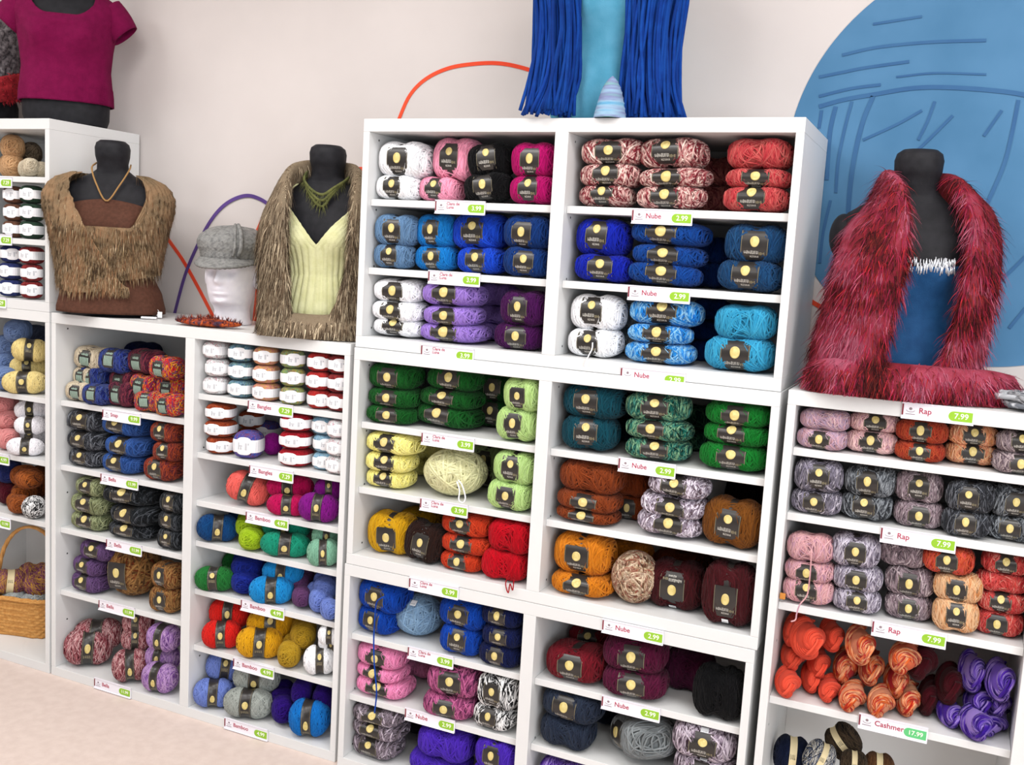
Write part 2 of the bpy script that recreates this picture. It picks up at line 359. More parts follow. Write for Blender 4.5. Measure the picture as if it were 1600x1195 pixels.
Y['rosevar']=yarn_mat('wool_rosevar',['6a1c28', '9a3a44', 'e6c0b8', '7e2832', 'eed8cc'],14)
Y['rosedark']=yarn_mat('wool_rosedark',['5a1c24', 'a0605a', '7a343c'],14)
Y['coral']=yarn_mat('wool_coral',['b02c38', 'c85050', 'cc6a64'],10)
Y['ultra']=yarn_mat('wool_ultra',['0c1c9c', '1428b0'],20)
Y['denim']=yarn_mat('wool_denim',['0c3c88', '144a9a'],20)
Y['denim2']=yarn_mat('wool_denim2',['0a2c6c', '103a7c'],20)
Y['tealnavy']=yarn_mat('wool_tealnavy',['123a64', '1e4a74'],25)
Y['skyvar']=yarn_mat('wool_skyvar',['1870c8', '2a90dc', '9ad0f0', '2080d0'],12)
Y['turq']=yarn_mat('wool_turq',['2c94c0', '40a6cc'],20)
Y['darkteal']=yarn_mat('wool_darkteal',['083a48', '0e4856'],20)
Y['greenvar']=yarn_mat('wool_greenvar',['062c28', '0e6458', '86b48c', '083a36', '4a9484'],12)
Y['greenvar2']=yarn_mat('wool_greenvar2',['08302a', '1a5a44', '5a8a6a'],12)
Y['kelly']=yarn_mat('wool_kelly',['0a6a20', '147a2c'],20)
Y['rust']=yarn_mat('wool_rust',['7a3414', '8a401c'],22)
Y['greylilac']=yarn_mat('wool_greylilac',['c4bac8', '7a6c7c', 'e4dce8', '4e3640', 'a89cac'],14)
Y['caramel']=yarn_mat('wool_caramel',['6a3c10', '7c4a18'],25)
Y['orange']=yarn_mat('wool_orange',['c87414', 'd88422'],22)
Y['brownvar']=yarn_mat('wool_brownvar',['6a4a34', 'c8b090', '8a4a3a', 'e0ccb0', '5a3a2a'],14)
Y['rust2']=yarn_mat('wool_rust2',['6a2c0c', '783614'],22)
Y['maroon']=yarn_mat('wool_maroon',['3a0c10', '48141a'],22)
Y['darkred']=yarn_mat('wool_darkred',['68101c', '7a1826'],22)
Y['burgundy']=yarn_mat('wool_burgundy',['4a0c2c', '5c1638'],24)
Y['plumred']=yarn_mat('wool_plumred',['3c0c2a', '4a1434'],22)
Y['charcoal']=yarn_mat('wool_charcoal',['20283a', '2c3648'],22)
Y['grey']=yarn_mat('wool_grey',['7c8284', '8e9496'],25)
Y['greylilac2']=yarn_mat('wool_greylilac2',['4a3a48', 'a898a8', 'd0c4d0', '3a2a34'],14)
Y['purplevar']=yarn_mat('wool_purplevar',['3a1878', '6a48a8', 'a890d0'],12)
Y['palepink']=yarn_mat('wool_palepink',['c89aa4', 'c4a0ac', 'b098b4', 'd4b4b4'],18)
Y['palepink2']=yarn_mat('wool_palepink2',['dca8a8', 'e8c4c0', 'c89aa8'],12)
Y['palepink3']=yarn_mat('wool_palepink3',['c48a94', 'dcacac', 'c496ac'],10)
Y['rustred']=yarn_mat('wool_rustred',['8a2418', 'b04a2c', 'a83828'],12)
Y['peach']=yarn_mat('wool_peach',['e0945c', 'f0b488', 'd88060', 'ecc8a0'],12)
Y['peach2']=yarn_mat('wool_peach2',['d8a878', 'e8c098', 'd08850'],12)
Y['greymauve']=yarn_mat('wool_greymauve',['5a4a54', '9a8a90', 'b8a8a8'],13)
Y['greylilac3']=yarn_mat('wool_greylilac3',['2a282e', '8e889a', '5a5660', 'bcb6c2'],13)
Y['greyblack']=yarn_mat('wool_greyblack',['26282c', '3a3e44', '9aa0a6', '55595f'],13)
Y['greyblack2']=yarn_mat('wool_greyblack2',['202226', '34363c', '787c84'],13)
Y['mauvegrey']=yarn_mat('wool_mauvegrey',['4e444a', 'a6949c', '7a666e', 'cabcc0'],13)
Y['lilacgrey']=yarn_mat('wool_lilacgrey',['5c5464', '9c94a6', 'c8c2ce', '665e6c'],13)
Y['redorange']=yarn_mat('wool_redorange',['a82c1c', 'd05a38', 'c84a4a'],12)
Y['redpink']=yarn_mat('wool_redpink',['b01c24', 'd85a58', 'c03a34', 'e8988a'],12)
Y['coralhank']=yarn_mat('wool_coralhank',['e04a34', 'e85a42'],14)
Y['firevar']=yarn_mat('wool_firevar',['b02418', 'd8642c', 'ecae80', 'a81c28', 'e07a4a'],12)
Y['maroonhank']=yarn_mat('wool_maroonhank',['38060e', '460a16'],20)
Y['purplehank']=yarn_mat('wool_purplehank',['1c0a58', '4a249c', '9a80cc', '34148a'],10)
Y['navyball']=yarn_mat('wool_navyball',['0e1630', '18223e'],22)
Y['blackstripe']=yarn_mat('wool_blackstripe',['16161a', 'e0dcd0', '24406a', '1c1c20'],14)
Y['darkvar']=yarn_mat('wool_darkvar',['1c1814', '5a4a38', '2a2420'],12)
Y['brown']=yarn_mat('wool_brown',['5a3a24', '7a5436'],25)
Y['ecru']=yarn_mat('wool_ecru',['c8b89c', 'd8ccb4', 'b8a890'],10)
Y['navyvar']=yarn_mat('wool_navyvar',['141c58', '2a3c90', '4a5888', '101440'],12)
Y['plumvar']=yarn_mat('wool_plumvar',['5a1a34', '3a2030', '8a3a4a', '2a1c24'],12)
Y['redmulti']=yarn_mat('wool_redmulti',['c01c28', 'd8402c', '3a2a70', 'e8a020', 'b81830'],26)
Y['denimvar']=yarn_mat('wool_denimvar',['1c3c78', '3a5ea0', '244a8a'],10)
Y['rustvar']=yarn_mat('wool_rustvar',['6a2418', 'a8482a', '4a1c2c', '8a3a20'],12)
Y['sagevar']=yarn_mat('wool_sagevar',['6a7452', 'a8b088', '8a9068', '4a5038'],12)
Y['blackvar']=yarn_mat('wool_blackvar',['101214', '1c2024', '54585e'],12)
Y['purpledusty']=yarn_mat('wool_purpledusty',['5a3e6a', '6e5280', '4a3458'],10)
Y['brownfur']=yarn_mat('wool_brownfur',['5a3a20', '8a6438', 'a87c4a', '6a3018'],26)
Y['wine']=yarn_mat('wool_wine',['5a1420', '9a4a54', 'd8b0b0', '6a1c2a', 'b06a70'],15)
Y['purplepink']=yarn_mat('wool_purplepink',['7a4a9a', 'b088c4', 'c8a4d0', '6a3a88'],12)
Y['bwhite']=yarn_mat('wool_bwhite',['c8ccce', 'e8e8ea', 'b0b4b0', 'd890a0'],21)
Y['bblue']=yarn_mat('wool_bblue',['4a7a9a', '88b0c0', '3a4a6a', '7a9a70'],21)
Y['bpink']=yarn_mat('wool_bpink',['d89098', 'e0c050', 'c86a80', 'd8a080'],21)
Y['bgreen']=yarn_mat('wool_bgreen',['8ab060', '5a8a80', 'c0b850', 'a04a60'],21)
Y['bred']=yarn_mat('wool_bred',['a81c24', 'c83a34', '8a1420'],21)
Y['bdarkred']=yarn_mat('wool_bdarkred',['6a141e', 'a83a38', '4a1c24'],21)
Y['brust']=yarn_mat('wool_brust',['8a341c', 'b05028', '6a2018'],21)
Y['bblue2']=yarn_mat('wool_bblue2',['2a3c98', '4a5cb8', '8a4a60', '3a6ac0'],18)
Y['bred2']=yarn_mat('wool_bred2',['9a0c1c', 'b82030', '881018'],21)
Y['blight']=yarn_mat('wool_blight',['6a98bc', '8ab4cc', 'a8c4d0'],21)
Y['bbrown']=yarn_mat('wool_bbrown',['5a3a2a', '7a5240'],18)
Y['bdkgreen']=yarn_mat('wool_bdkgreen',['24382c', '34503e'],18)
Y['bnavy']=yarn_mat('wool_bnavy',['1c2450', '34407a', '2a3060'],18)
Y['fuchsia']=yarn_mat('wool_fuchsia',['8a0a80', '9a148e'],20)
Y['coralpink']=yarn_mat('wool_coralpink',['e86058', 'f07068'],20)
Y['crimson']=yarn_mat('wool_crimson',['b80a50', 'c8165e'],20)
Y['vividpurple']=yarn_mat('wool_vividpurple',['7a0c7c', '8a1a8c'],20)
Y['bluedeep']=yarn_mat('wool_bluedeep',['0a3a70', '124a80'],20)
Y['lime']=yarn_mat('wool_lime',['9cc018', 'b0d02c'],20)
Y['jade']=yarn_mat('wool_jade',['128a6c', '20987a'],20)
Y['mint']=yarn_mat('wool_mint',['80b89c', '90c4a8'],20)
Y['grass']=yarn_mat('wool_grass',['1c6a2c', '287a38'],20)
Y['indigo']=yarn_mat('wool_indigo',['10207c', '1a2c8e'],20)
Y['sky']=yarn_mat('wool_sky',['1488d0', '2498dc'],20)
Y['aubergine']=yarn_mat('wool_aubergine',['5c3660', '6a4270'],20)
Y['peri']=yarn_mat('wool_peri',['6a80cc', '7c92d8'],20)
Y['scarlet']=yarn_mat('wool_scarlet',['d41c18', 'e02a22'],20)
Y['gold']=yarn_mat('wool_gold',['d89c10', 'e4aa20'],20)
Y['olivegold']=yarn_mat('wool_olivegold',['b08a1c', 'bc982c'],20)
Y['palegrey']=yarn_mat('wool_palegrey',['9aa09a', 'aab0aa'],20)
Y['deepviolet']=yarn_mat('wool_deepviolet',['26086c', '30107c'],20)
Y['brightblue']=yarn_mat('wool_brightblue',['0c6cc0', '187acc'],20)
Y['tan']=yarn_mat('wool_tan',['c89a6c', 'd8ae82', 'b88a60'],10)
Y['tanbrown']=yarn_mat('wool_tanbrown',['6a5848', 'b09a80', '4a4038'],12)
Y['slatelight']=yarn_mat('wool_slatelight',['6c84b4', '7c94c0'],20)
Y['slatedark']=yarn_mat('wool_slatedark',['4a5068', '565e78'],20)
Y['butter']=yarn_mat('wool_butter',['ecd48a', 'f2de9c'],20)
Y['salmon']=yarn_mat('wool_salmon',['e08c8c', 'e89c9a'],22)
Y['whiteblack']=yarn_mat('wool_whiteblack',['e6e4ea', 'eeecf0'],20)
Y['bluenavy']=yarn_mat('wool_bluenavy',['141c50', '2a3470'],24)
Y['winedark']=yarn_mat('wool_winedark',['4a0c1c', '5c1424'],24)
Y['amber']=yarn_mat('wool_amber',['7a3a14', 'b0602a', '4a2418'],12)
Y['bgrey']=yarn_mat('wool_bgrey',['a8aeae', 'b8bebe'],25)
Y['purpyel']=yarn_mat('wool_purpyel',['7a3a60', '8a4a70', 'd8a83c', '6a2a50'],9)

# ---- yarns: kind, colour, location, half sizes, yaw, tilt, label variant (-1 none), label style, sticker, flipped, label
def settle(o,b):
    """rest on the shelf: keep the whole ball, label included, inside its compartment"""
    M=Matrix.Translation(o.location)@o.rotation_euler.to_matrix().to_4x4()@Matrix.Diagonal(tuple(o.scale)+(1,)); lo=np.full(3,9.); hi=-lo
    for q in [o]+list(o.children):
        n=len(q.data.vertices); c=np.empty(n*3,dtype=np.float32); q.data.vertices.foreach_get('co',c); T=np.array(M@q.matrix_basis if q is not o else M)
        w=c.reshape(-1,3)@T[:3,:3].T+T[:3,3]; lo=np.minimum(lo,w.min(0)); hi=np.maximum(hi,w.max(0))
    z0,z1,x0,x1,y1=b; g=.0006
    if hi[2]>z1-g: o.location.z-=hi[2]-z1+g; lo[2]-=hi[2]-z1+g
    if lo[2]<z0+g:
        d=z0+g-lo[2]
        if hi[2]+d>z1-g and hi[2]<z1: pass
        o.location.z+=d
    if lo[0]<x0+g: o.location.x+=x0+g-lo[0]
    elif hi[0]>x1-g: o.location.x-=hi[0]-x1+g
    if hi[1]>y1-g: o.location.y-=hi[1]-y1+g
def put_yarn(group,r):
    kind,col,loc,d,yaw,tilt,lv,style,st,flip,label=r
    protos,d0,name,cat={'skein':(SKEIN,(A0,B0,C0),'yarn_skein','yarn skein'),'wound':(WOUND,(A0,.05,.05),'yarn_ball','ball of yarn'),'end':(WOUND,(A0,.05,.05),'yarn_ball','ball of yarn'),
      'ball':(BALL,(.07,.07,.07),'yarn_ball','ball of yarn'),'squat':(SQUAT,(.05,.05,.036),'yarn_cake','yarn cake'),'hank':(HANK,(.1,.04,.04),'yarn_hank','yarn hank'),'cream':(WOUND,(A0,.05,.05),'yarn_ball','ball of yarn')}[kind]
    me=protos[rng.randrange(len(protos))]
    o=obj(name,me,None,loc,(rng.uniform(-.08,.08) if kind=='skein' else 0,tilt if kind!='squat' else 0,yaw),tuple(q/w for q,w in zip(d,d0)))
    o.material_slots[0].link='OBJECT'; o.material_slots[0].material=Y[col]
    tag(o,label,cat,group)
    dress_yarn(o,r,d0); return o
def dress_yarn(o,r,d0):
    kind,col,loc,d,yaw,tilt,lv,style,st,flip,label=r
    if lv<0 and not (st and kind in('ball','skein')): return o
    fl=(0,PI,0) if flip else (0,0,0)
    if kind in('skein','ball'):
        k=(1,1,1) if kind=='skein' else (.07/A0*.98,.07/B0,.07/C0)
        if lv<0: pass
        elif style=='B': tag(obj('label_band',LAB_B[lv],o,(0,0,0),fl,k),'black paper label with mint lettering')
        else:
            kk=(d[2]/C0)/(d[0]/A0)**.5 if kind=='skein' else 1.7; q=min(KBUCK,key=lambda v:abs(math.log(v/kk))); la=LAB_A[(lv,q)]
            b=tag(obj('label_band',la[0],o,(0,0,0),fl,k),'black paper label with pale lettering'); obj('seal',la[1],b)
        if st: obj('barcode_sticker',STK[st-1],o,(0,0,0),fl,k)
    elif kind=='wound': b=tag(obj('label_band',LAB_C[lv][0],o),'black paper band'); obj('seal',LAB_C[lv][1],b)
    elif kind=='cream': tag(obj('label_band',LAB_CR,o),'cream paper band')
    elif kind=='squat': tag(obj('label_band',LAB_SQ,o),'white paper band with round badge')
    return o
YARNS=[
('yarn on the top left shelf of top centre cabinet',(1.695, 1.88, 0.0331, 0.592, 0.392),[
 ('skein','white',(0.107,0.088,1.809),(0.0742,0.0591,0.0512),0.03,0.0,2, 'A', 0, 0, 'upper white skein, top left shelf of top centre cabinet'),
 ('skein','white',(0.097,0.077,1.73),(0.064,0.0499,0.0348),-0.01,0.0,0, 'A', 0, 0, 'lower white skein, top left shelf of top centre cabinet'),
 ('skein','pink',(0.262,0.119,1.816),(0.0702,0.0547,0.059),-0.12,0.03,1, 'A', 0, 0, 'upper baby pink skein, top left shelf of top centre cabinet'),
 ('skein','pink',(0.218,0.108,1.729),(0.0634,0.0494,0.0344),-0.09,0.03,1, 'A', 0, 0, 'lower baby pink skein, top left shelf of top centre cabinet'),
 ('skein','black',(0.38,0.085,1.811),(0.0628,0.049,0.0454),0.09,-0.14,1, 'A', 0, 0, 'upper black skein, top left shelf of top centre cabinet'),
 ('skein','black',(0.38,0.078,1.734),(0.065,0.0507,0.0382),0.05,-0.14,2, 'A', 0, 0, 'lower black skein, top left shelf of top centre cabinet'),
 ('skein','magenta',(0.514,0.078,1.812),(0.0632,0.0493,0.0473),0.02,-0.01,2, 'A', 0, 0, 'upper deep magenta skein, top left shelf of top centre cabinet'),
 ('skein','magenta',(0.519,0.077,1.733),(0.0661,0.0516,0.0382),-0.08,-0.01,1, 'A', 0, 0, 'lower deep magenta skein, top left shelf of top centre cabinet'),
 ('skein','white',(0.093,0.192,1.779),(0.0596,0.0465,0.084),-0.03,0.02,2, 'A', 0, 0, 'white skein in the back row, top left shelf of top centre cabinet'),
]),
('yarn on the middle left shelf of top centre cabinet',(1.5025, 1.675, 0.0331, 0.592, 0.392),[
 ('skein','slate',(0.099,0.077,1.612),(0.0631,0.0492,0.0451),0.1,0.01,0, 'A', 0, 0, 'upper slate blue skein, middle left shelf of top centre cabinet'),
 ('skein','slate',(0.094,0.075,1.538),(0.0585,0.0456,0.0354),0.06,0.01,1, 'A', 0, 0, 'lower slate blue skein, middle left shelf of top centre cabinet'),
 ('skein','azure',(0.212,0.109,1.615),(0.0599,0.0467,0.0471),-0.05,-0.03,2, 'A', 0, 0, 'upper azure blue skein, middle left shelf of top centre cabinet'),
 ('skein','azure',(0.212,0.112,1.538),(0.0607,0.0473,0.0359),0.05,-0.03,2, 'A', 0, 0, 'lower azure blue skein, middle left shelf of top centre cabinet'),
 ('skein','royal',(0.341,0.127,1.62),(0.079,0.0616,0.0496),-0.04,-0.02,1, 'A', 0, 0, 'upper royal blue skein, middle left shelf of top centre cabinet'),
 ('skein','royal',(0.357,0.115,1.54),(0.0703,0.0548,0.0371),-0.04,-0.02,0, 'A', 0, 0, 'lower royal blue skein, middle left shelf of top centre cabinet'),
 ('skein','prussian',(0.51,0.081,1.623),(0.0688,0.0537,0.046),-0.11,0.02,2, 'A', 0, 0, 'upper prussian blue skein, middle left shelf of top centre cabinet'),
 ('skein','prussian',(0.511,0.074,1.543),(0.0649,0.0506,0.0407),0.11,0.02,0, 'A', 0, 0, 'lower prussian blue skein, middle left shelf of top centre cabinet'),
]),
('yarn on the bottom left shelf of top centre cabinet',(1.306, 1.4825, 0.0331, 0.592, 0.392),[
 ('skein','white',(0.105,0.09,1.442),(0.0758,0.0591,0.0327),0.03,0.01,2, 'A', 0, 0, 'topmost white skein, bottom left shelf of top centre cabinet'),
 ('skein','white',(0.108,0.087,1.385),(0.0788,0.0615,0.0296),-0.03,0.01,0, 'A', 0, 0, 'middle white skein, bottom left shelf of top centre cabinet'),
 ('skein','white',(0.106,0.095,1.333),(0.0763,0.0607,0.0266),0.05,0.01,1, 'A', 0, 0, 'lowest white skein, bottom left shelf of top centre cabinet'),
 ('skein','lavender',(0.285,0.093,1.442),(0.0874,0.0681,0.0333),-0.04,-0.02,2, 'A', 0, 0, 'topmost lavender skein, bottom left shelf of top centre cabinet'),
 ('skein','lavender',(0.287,0.091,1.384),(0.0827,0.0645,0.0285),-0.04,-0.02,2, 'A', 1, 0, 'middle lavender skein, bottom left shelf of top centre cabinet'),
 ('skein','lavender',(0.286,0.105,1.333),(0.0956,0.0746,0.027),-0.03,-0.02,2, 'A', 0, 0, 'lowest lavender skein, bottom left shelf of top centre cabinet'),
 ('skein','lavender',(0.341,0.261,1.442),(0.0583,0.0455,0.0334),0.04,0.03,-1, 'A', 0, 0, 'topmost lavender skein in the back row, bottom left shelf of top centre cabinet'),
 ('skein','lavender',(0.339,0.264,1.384),(0.0588,0.0459,0.0292),0.01,0.03,-1, 'A', 0, 0, 'middle lavender skein in the back row, bottom left shelf of top centre cabinet'),
 ('skein','lavender',(0.34,0.26,1.332),(0.0598,0.0467,0.0263),-0.08,0.03,-1, 'A', 0, 0, 'lowest lavender skein in the back row, bottom left shelf of top centre cabinet'),
 ('skein','plum',(0.511,0.075,1.421),(0.0653,0.051,0.0474),-0.07,-0.01,0, 'A', 0, 0, 'upper plum purple skein, bottom left shelf of top centre cabinet'),
 ('skein','plum',(0.498,0.085,1.343),(0.0696,0.0543,0.0371),0.1,-0.01,2, 'A', 0, 0, 'lower plum purple skein, bottom left shelf of top centre cabinet'),
]),
('yarn on the top left shelf of middle centre cabinet',(1.058, 1.242, 0.0353, 0.592, 0.385),[
 ('skein','forest',(0.113,0.079,1.197),(0.076,0.0593,0.0378),0.03,0.0,2, 'A', 0, 0, 'topmost forest green skein of left stack, top left shelf of middle centre cabinet'),
 ('skein','forest',(0.116,0.079,1.135),(0.0787,0.0613,0.0285),-0.02,0.0,2, 'A', 1, 0, 'middle forest green skein of left stack, top left shelf of middle centre cabinet'),
 ('skein','forest',(0.114,0.073,1.085),(0.0768,0.0599,0.0265),0.11,0.0,2, 'A', 0, 0, 'lowest forest green skein of left stack, top left shelf of middle centre cabinet'),
 ('skein','forest',(0.291,0.11,1.202),(0.0775,0.0604,0.0326),0.09,0.03,0, 'A', 0, 0, 'topmost forest green skein of second stack, top left shelf of middle centre cabinet'),
 ('skein','forest',(0.281,0.114,1.147),(0.0883,0.0689,0.0277),-0.03,0.03,1, 'A', 1, 0, 'middle forest green skein of second stack, top left shelf of middle centre cabinet'),
 ('skein','forest',(0.272,0.122,1.091),(0.0959,0.0721,0.0326),-0.12,0.03,0, 'A', 0, 0, 'lowest forest green skein of second stack, top left shelf of middle centre cabinet'),
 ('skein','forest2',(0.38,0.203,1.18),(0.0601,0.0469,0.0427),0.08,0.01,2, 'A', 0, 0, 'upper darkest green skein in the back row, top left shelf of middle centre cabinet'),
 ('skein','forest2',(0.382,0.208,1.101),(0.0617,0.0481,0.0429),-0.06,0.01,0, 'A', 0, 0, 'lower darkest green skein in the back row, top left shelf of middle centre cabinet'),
 ('skein','celery',(0.54,0.05,1.191),(0.0546,0.0426,0.0462),-0.12,-0.03,2, 'A', 0, 0, 'upper pale celery green skein, top left shelf of middle centre cabinet'),
 ('skein','celery',(0.519,0.061,1.105),(0.06,0.0468,0.0467),-0.04,-0.03,2, 'A', 0, 0, 'lower pale celery green skein, top left shelf of middle centre cabinet'),
]),
('yarn on the middle left shelf of middle centre cabinet',(0.865, 1.038, 0.0353, 0.592, 0.385),[
 ('skein','yellow',(0.114,0.078,1.0),(0.0825,0.0644,0.0307),-0.08,-0.01,0, 'A', 0, 0, 'topmost pale yellow skein, middle left shelf of middle centre cabinet'),
 ('skein','yellow',(0.105,0.078,0.944),(0.0731,0.0594,0.0291),0.09,-0.01,1, 'A', 0, 0, 'middle pale yellow skein, middle left shelf of middle centre cabinet'),
 ('skein','yellow',(0.101,0.086,0.892),(0.0689,0.059,0.0271),0.06,-0.01,1, 'A', 0, 0, 'lowest pale yellow skein, middle left shelf of middle centre cabinet'),
 ('skein','yellow',(0.132,0.266,0.956),(0.0531,0.0414,0.0336),0.12,-0.0,-1, 'A', 0, 0, 'upper pale yellow skein in the back row, middle left shelf of middle centre cabinet'),
 ('skein','yellow',(0.124,0.269,0.896),(0.0555,0.0433,0.0308),-0.1,-0.0,-1, 'A', 0, 0, 'lower pale yellow skein in the back row, middle left shelf of middle centre cabinet'),
 ('ball','cream',(0.307,0.107,0.931),(0.0905,0.0905,0.0664),0.4,-0.02,-1, 'A', 0, 0, 'cream ball, middle left shelf of middle centre cabinet'),
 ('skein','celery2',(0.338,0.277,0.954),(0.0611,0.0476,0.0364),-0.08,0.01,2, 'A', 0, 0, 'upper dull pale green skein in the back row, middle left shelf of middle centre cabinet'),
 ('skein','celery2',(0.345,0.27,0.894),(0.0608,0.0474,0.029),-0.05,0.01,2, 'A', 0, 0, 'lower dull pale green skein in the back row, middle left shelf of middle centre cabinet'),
 ('skein','celery',(0.519,0.059,0.986),(0.06,0.0468,0.045),-0.0,0.02,1, 'A', 0, 0, 'upper pale celery green skein, middle left shelf of middle centre cabinet'),
 ('skein','celery',(0.509,0.059,0.906),(0.0635,0.0495,0.0413),0.04,0.02,2, 'A', 0, 0, 'lower pale celery green skein, middle left shelf of middle centre cabinet'),
]),
('yarn on the bottom left shelf of middle centre cabinet',(0.666, 0.845, 0.0353, 0.592, 0.385),[
 ('skein','mustard',(0.122,0.086,0.726),(0.0712,0.0555,0.06),0.12,-0.01,2, 'A', 0, 0, 'mustard yellow skein, bottom left shelf of middle centre cabinet'),
 ('skein','mustard',(0.105,0.284,0.711),(0.0738,0.0576,0.0446),0.04,-0.01,2, 'A', 0, 0, 'mustard yellow skein in the back row, bottom left shelf of middle centre cabinet'),
 ('skein','darkbrown',(0.247,0.06,0.723),(0.0587,0.0458,0.0573),0.07,0.16,0, 'A', 0, 0, 'blackish brown skein, bottom left shelf of middle centre cabinet'),
 ('skein','vermilion',(0.375,0.088,0.8),(0.0787,0.0614,0.0334),-0.1,-0.02,0, 'A', 0, 0, 'topmost orange red skein, bottom left shelf of middle centre cabinet'),
 ('skein','vermilion',(0.38,0.084,0.743),(0.0798,0.0623,0.0279),-0.05,-0.02,0, 'A', 1, 0, 'middle orange red skein, bottom left shelf of middle centre cabinet'),
 ('skein','vermilion',(0.371,0.072,0.693),(0.0665,0.0519,0.0268),-0.05,-0.02,0, 'A', 0, 0, 'lowest orange red skein, bottom left shelf of middle centre cabinet'),
 ('skein','red',(0.52,0.064,0.793),(0.0664,0.0518,0.0467),-0.07,-0.01,-1, 'A', 0, 0, 'upper bright red skein, bottom left shelf of middle centre cabinet'),
 ('skein','red',(0.505,0.061,0.709),(0.067,0.0523,0.0435),0.1,-0.01,-1, 'A', 0, 0, 'lower bright red skein, bottom left shelf of middle centre cabinet'),
]),
('yarn on the top left shelf of bottom centre cabinet',(0.418, 0.602, 0.0306, 0.592, 0.385),[
 ('skein','cobalt',(0.109,0.076,0.54),(0.0761,0.0594,0.0466),-0.09,0.03,0, 'A', 0, 0, 'upper dark royal blue skein of left stack, top left shelf of bottom centre cabinet'),
 ('skein','cobalt',(0.095,0.076,0.459),(0.063,0.0518,0.0409),-0.11,0.03,2, 'A', 0, 0, 'lower dark royal blue skein of left stack, top left shelf of bottom centre cabinet'),
 ('ball','lightslate',(0.2,0.123,0.476),(0.0738,0.0738,0.058),0.1,0.01,-1, 'A', 2, 0, 'pale slate blue ball, top left shelf of bottom centre cabinet'),
 ('skein','cobalt',(0.381,0.081,0.54),(0.0744,0.058,0.0424),-0.02,0.03,0, 'A', 0, 0, 'upper dark royal blue skein of second stack, top left shelf of bottom centre cabinet'),
 ('skein','cobalt',(0.379,0.07,0.461),(0.0641,0.05,0.0432),0.05,0.03,1, 'A', 0, 0, 'lower dark royal blue skein of second stack, top left shelf of bottom centre cabinet'),
 ('skein','navy',(0.51,0.061,0.564),(0.062,0.0484,0.0293),-0.11,-0.03,0, 'A', 0, 0, 'topmost navy skein, top left shelf of bottom centre cabinet'),
 ('skein','navy',(0.516,0.056,0.509),(0.0612,0.0478,0.0294),-0.04,-0.03,0, 'A', 1, 0, 'middle navy skein, top left shelf of bottom centre cabinet'),
 ('skein','navy',(0.509,0.059,0.451),(0.0618,0.0482,0.0333),-0.06,-0.03,2, 'A', 0, 0, 'lowest navy skein, top left shelf of bottom centre cabinet'),
]),
('yarn on the middle left shelf of bottom centre cabinet',(0.228, 0.398, 0.0306, 0.592, 0.385),[
 ('skein','bubblegum',(0.102,0.087,0.354),(0.075,0.0616,0.035),0.03,0.03,2, 'A', 0, 0, 'topmost bubblegum pink skein, middle left shelf of bottom centre cabinet'),
 ('skein','bubblegum',(0.102,0.086,0.301),(0.0749,0.0628,0.0222),-0.08,0.03,0, 'A', 1, 0, 'middle bubblegum pink skein, middle left shelf of bottom centre cabinet'),
 ('skein','bubblegum',(0.11,0.089,0.255),(0.084,0.0676,0.0273),0.07,0.03,1, 'A', 0, 0, 'lowest bubblegum pink skein, middle left shelf of bottom centre cabinet'),
 ('skein','bubblegum',(0.143,0.252,0.252),(0.0608,0.0474,0.0244),-0.1,-0.03,-1, 'A', 0, 0, 'bubblegum pink skein in the back row, middle left shelf of bottom centre cabinet'),
 ('skein','mauvevar',(0.361,0.078,0.336),(0.0801,0.0625,0.0465),0.11,-0.01,0, 'A', 0, 0, 'upper mauve pink mottled skein, middle left shelf of bottom centre cabinet'),
 ('skein','mauvevar',(0.353,0.068,0.262),(0.0786,0.0613,0.0339),0.09,-0.01,2, 'A', 0, 0, 'lower mauve pink mottled skein, middle left shelf of bottom centre cabinet'),
 ('skein','bw',(0.509,0.059,0.342),(0.0611,0.0477,0.0507),-0.12,-0.01,0, 'A', 0, 0, 'upper black and white skein, middle left shelf of bottom centre cabinet'),
 ('skein','bw',(0.5,0.058,0.263),(0.0594,0.0463,0.0347),-0.1,-0.01,0, 'A', 0, 0, 'lower black and white skein, middle left shelf of bottom centre cabinet'),
]),
('yarn on the bottom left shelf of bottom centre cabinet',(0.032, 0.208, 0.0306, 0.592, 0.385),[
 ('skein','greyvar',(0.108,0.075,0.174),(0.0819,0.0639,0.0265),0.01,-0.02,1, 'A', 0, 0, 'topmost grey lilac mottled skein, bottom left shelf of bottom centre cabinet'),
 ('skein','greyvar',(0.108,0.079,0.124),(0.0816,0.065,0.0278),-0.06,-0.02,1, 'A', 1, 0, 'middle grey lilac mottled skein, bottom left shelf of bottom centre cabinet'),
 ('skein','greyvar',(0.101,0.082,0.066),(0.0741,0.0608,0.0342),-0.08,-0.02,1, 'A', 0, 0, 'lowest grey lilac mottled skein, bottom left shelf of bottom centre cabinet'),
 ('skein','darkgrey',(0.118,0.274,0.082),(0.0651,0.0508,0.0179),-0.01,-0.03,-1, 'A', 0, 0, 'upper dark grey skein in the back row, bottom left shelf of bottom centre cabinet'),
 ('skein','darkgrey',(0.115,0.275,0.049),(0.0653,0.0509,0.0172),-0.01,-0.03,-1, 'A', 0, 0, 'lower dark grey skein in the back row, bottom left shelf of bottom centre cabinet'),
 ('skein','violet',(0.343,0.077,0.138),(0.0826,0.0644,0.0475),-0.0,0.02,-1, 'A', 0, 0, 'upper violet skein of left stack, bottom left shelf of bottom centre cabinet'),
 ('skein','violet',(0.321,0.086,0.064),(0.0899,0.0701,0.0324),-0.03,0.02,-1, 'A', 0, 0, 'lower violet skein of left stack, bottom left shelf of bottom centre cabinet'),
 ('skein','violet',(0.515,0.055,0.157),(0.0605,0.0472,0.046),-0.02,0.01,0, 'A', 0, 0, 'upper violet skein of right stack, bottom left shelf of bottom centre cabinet'),
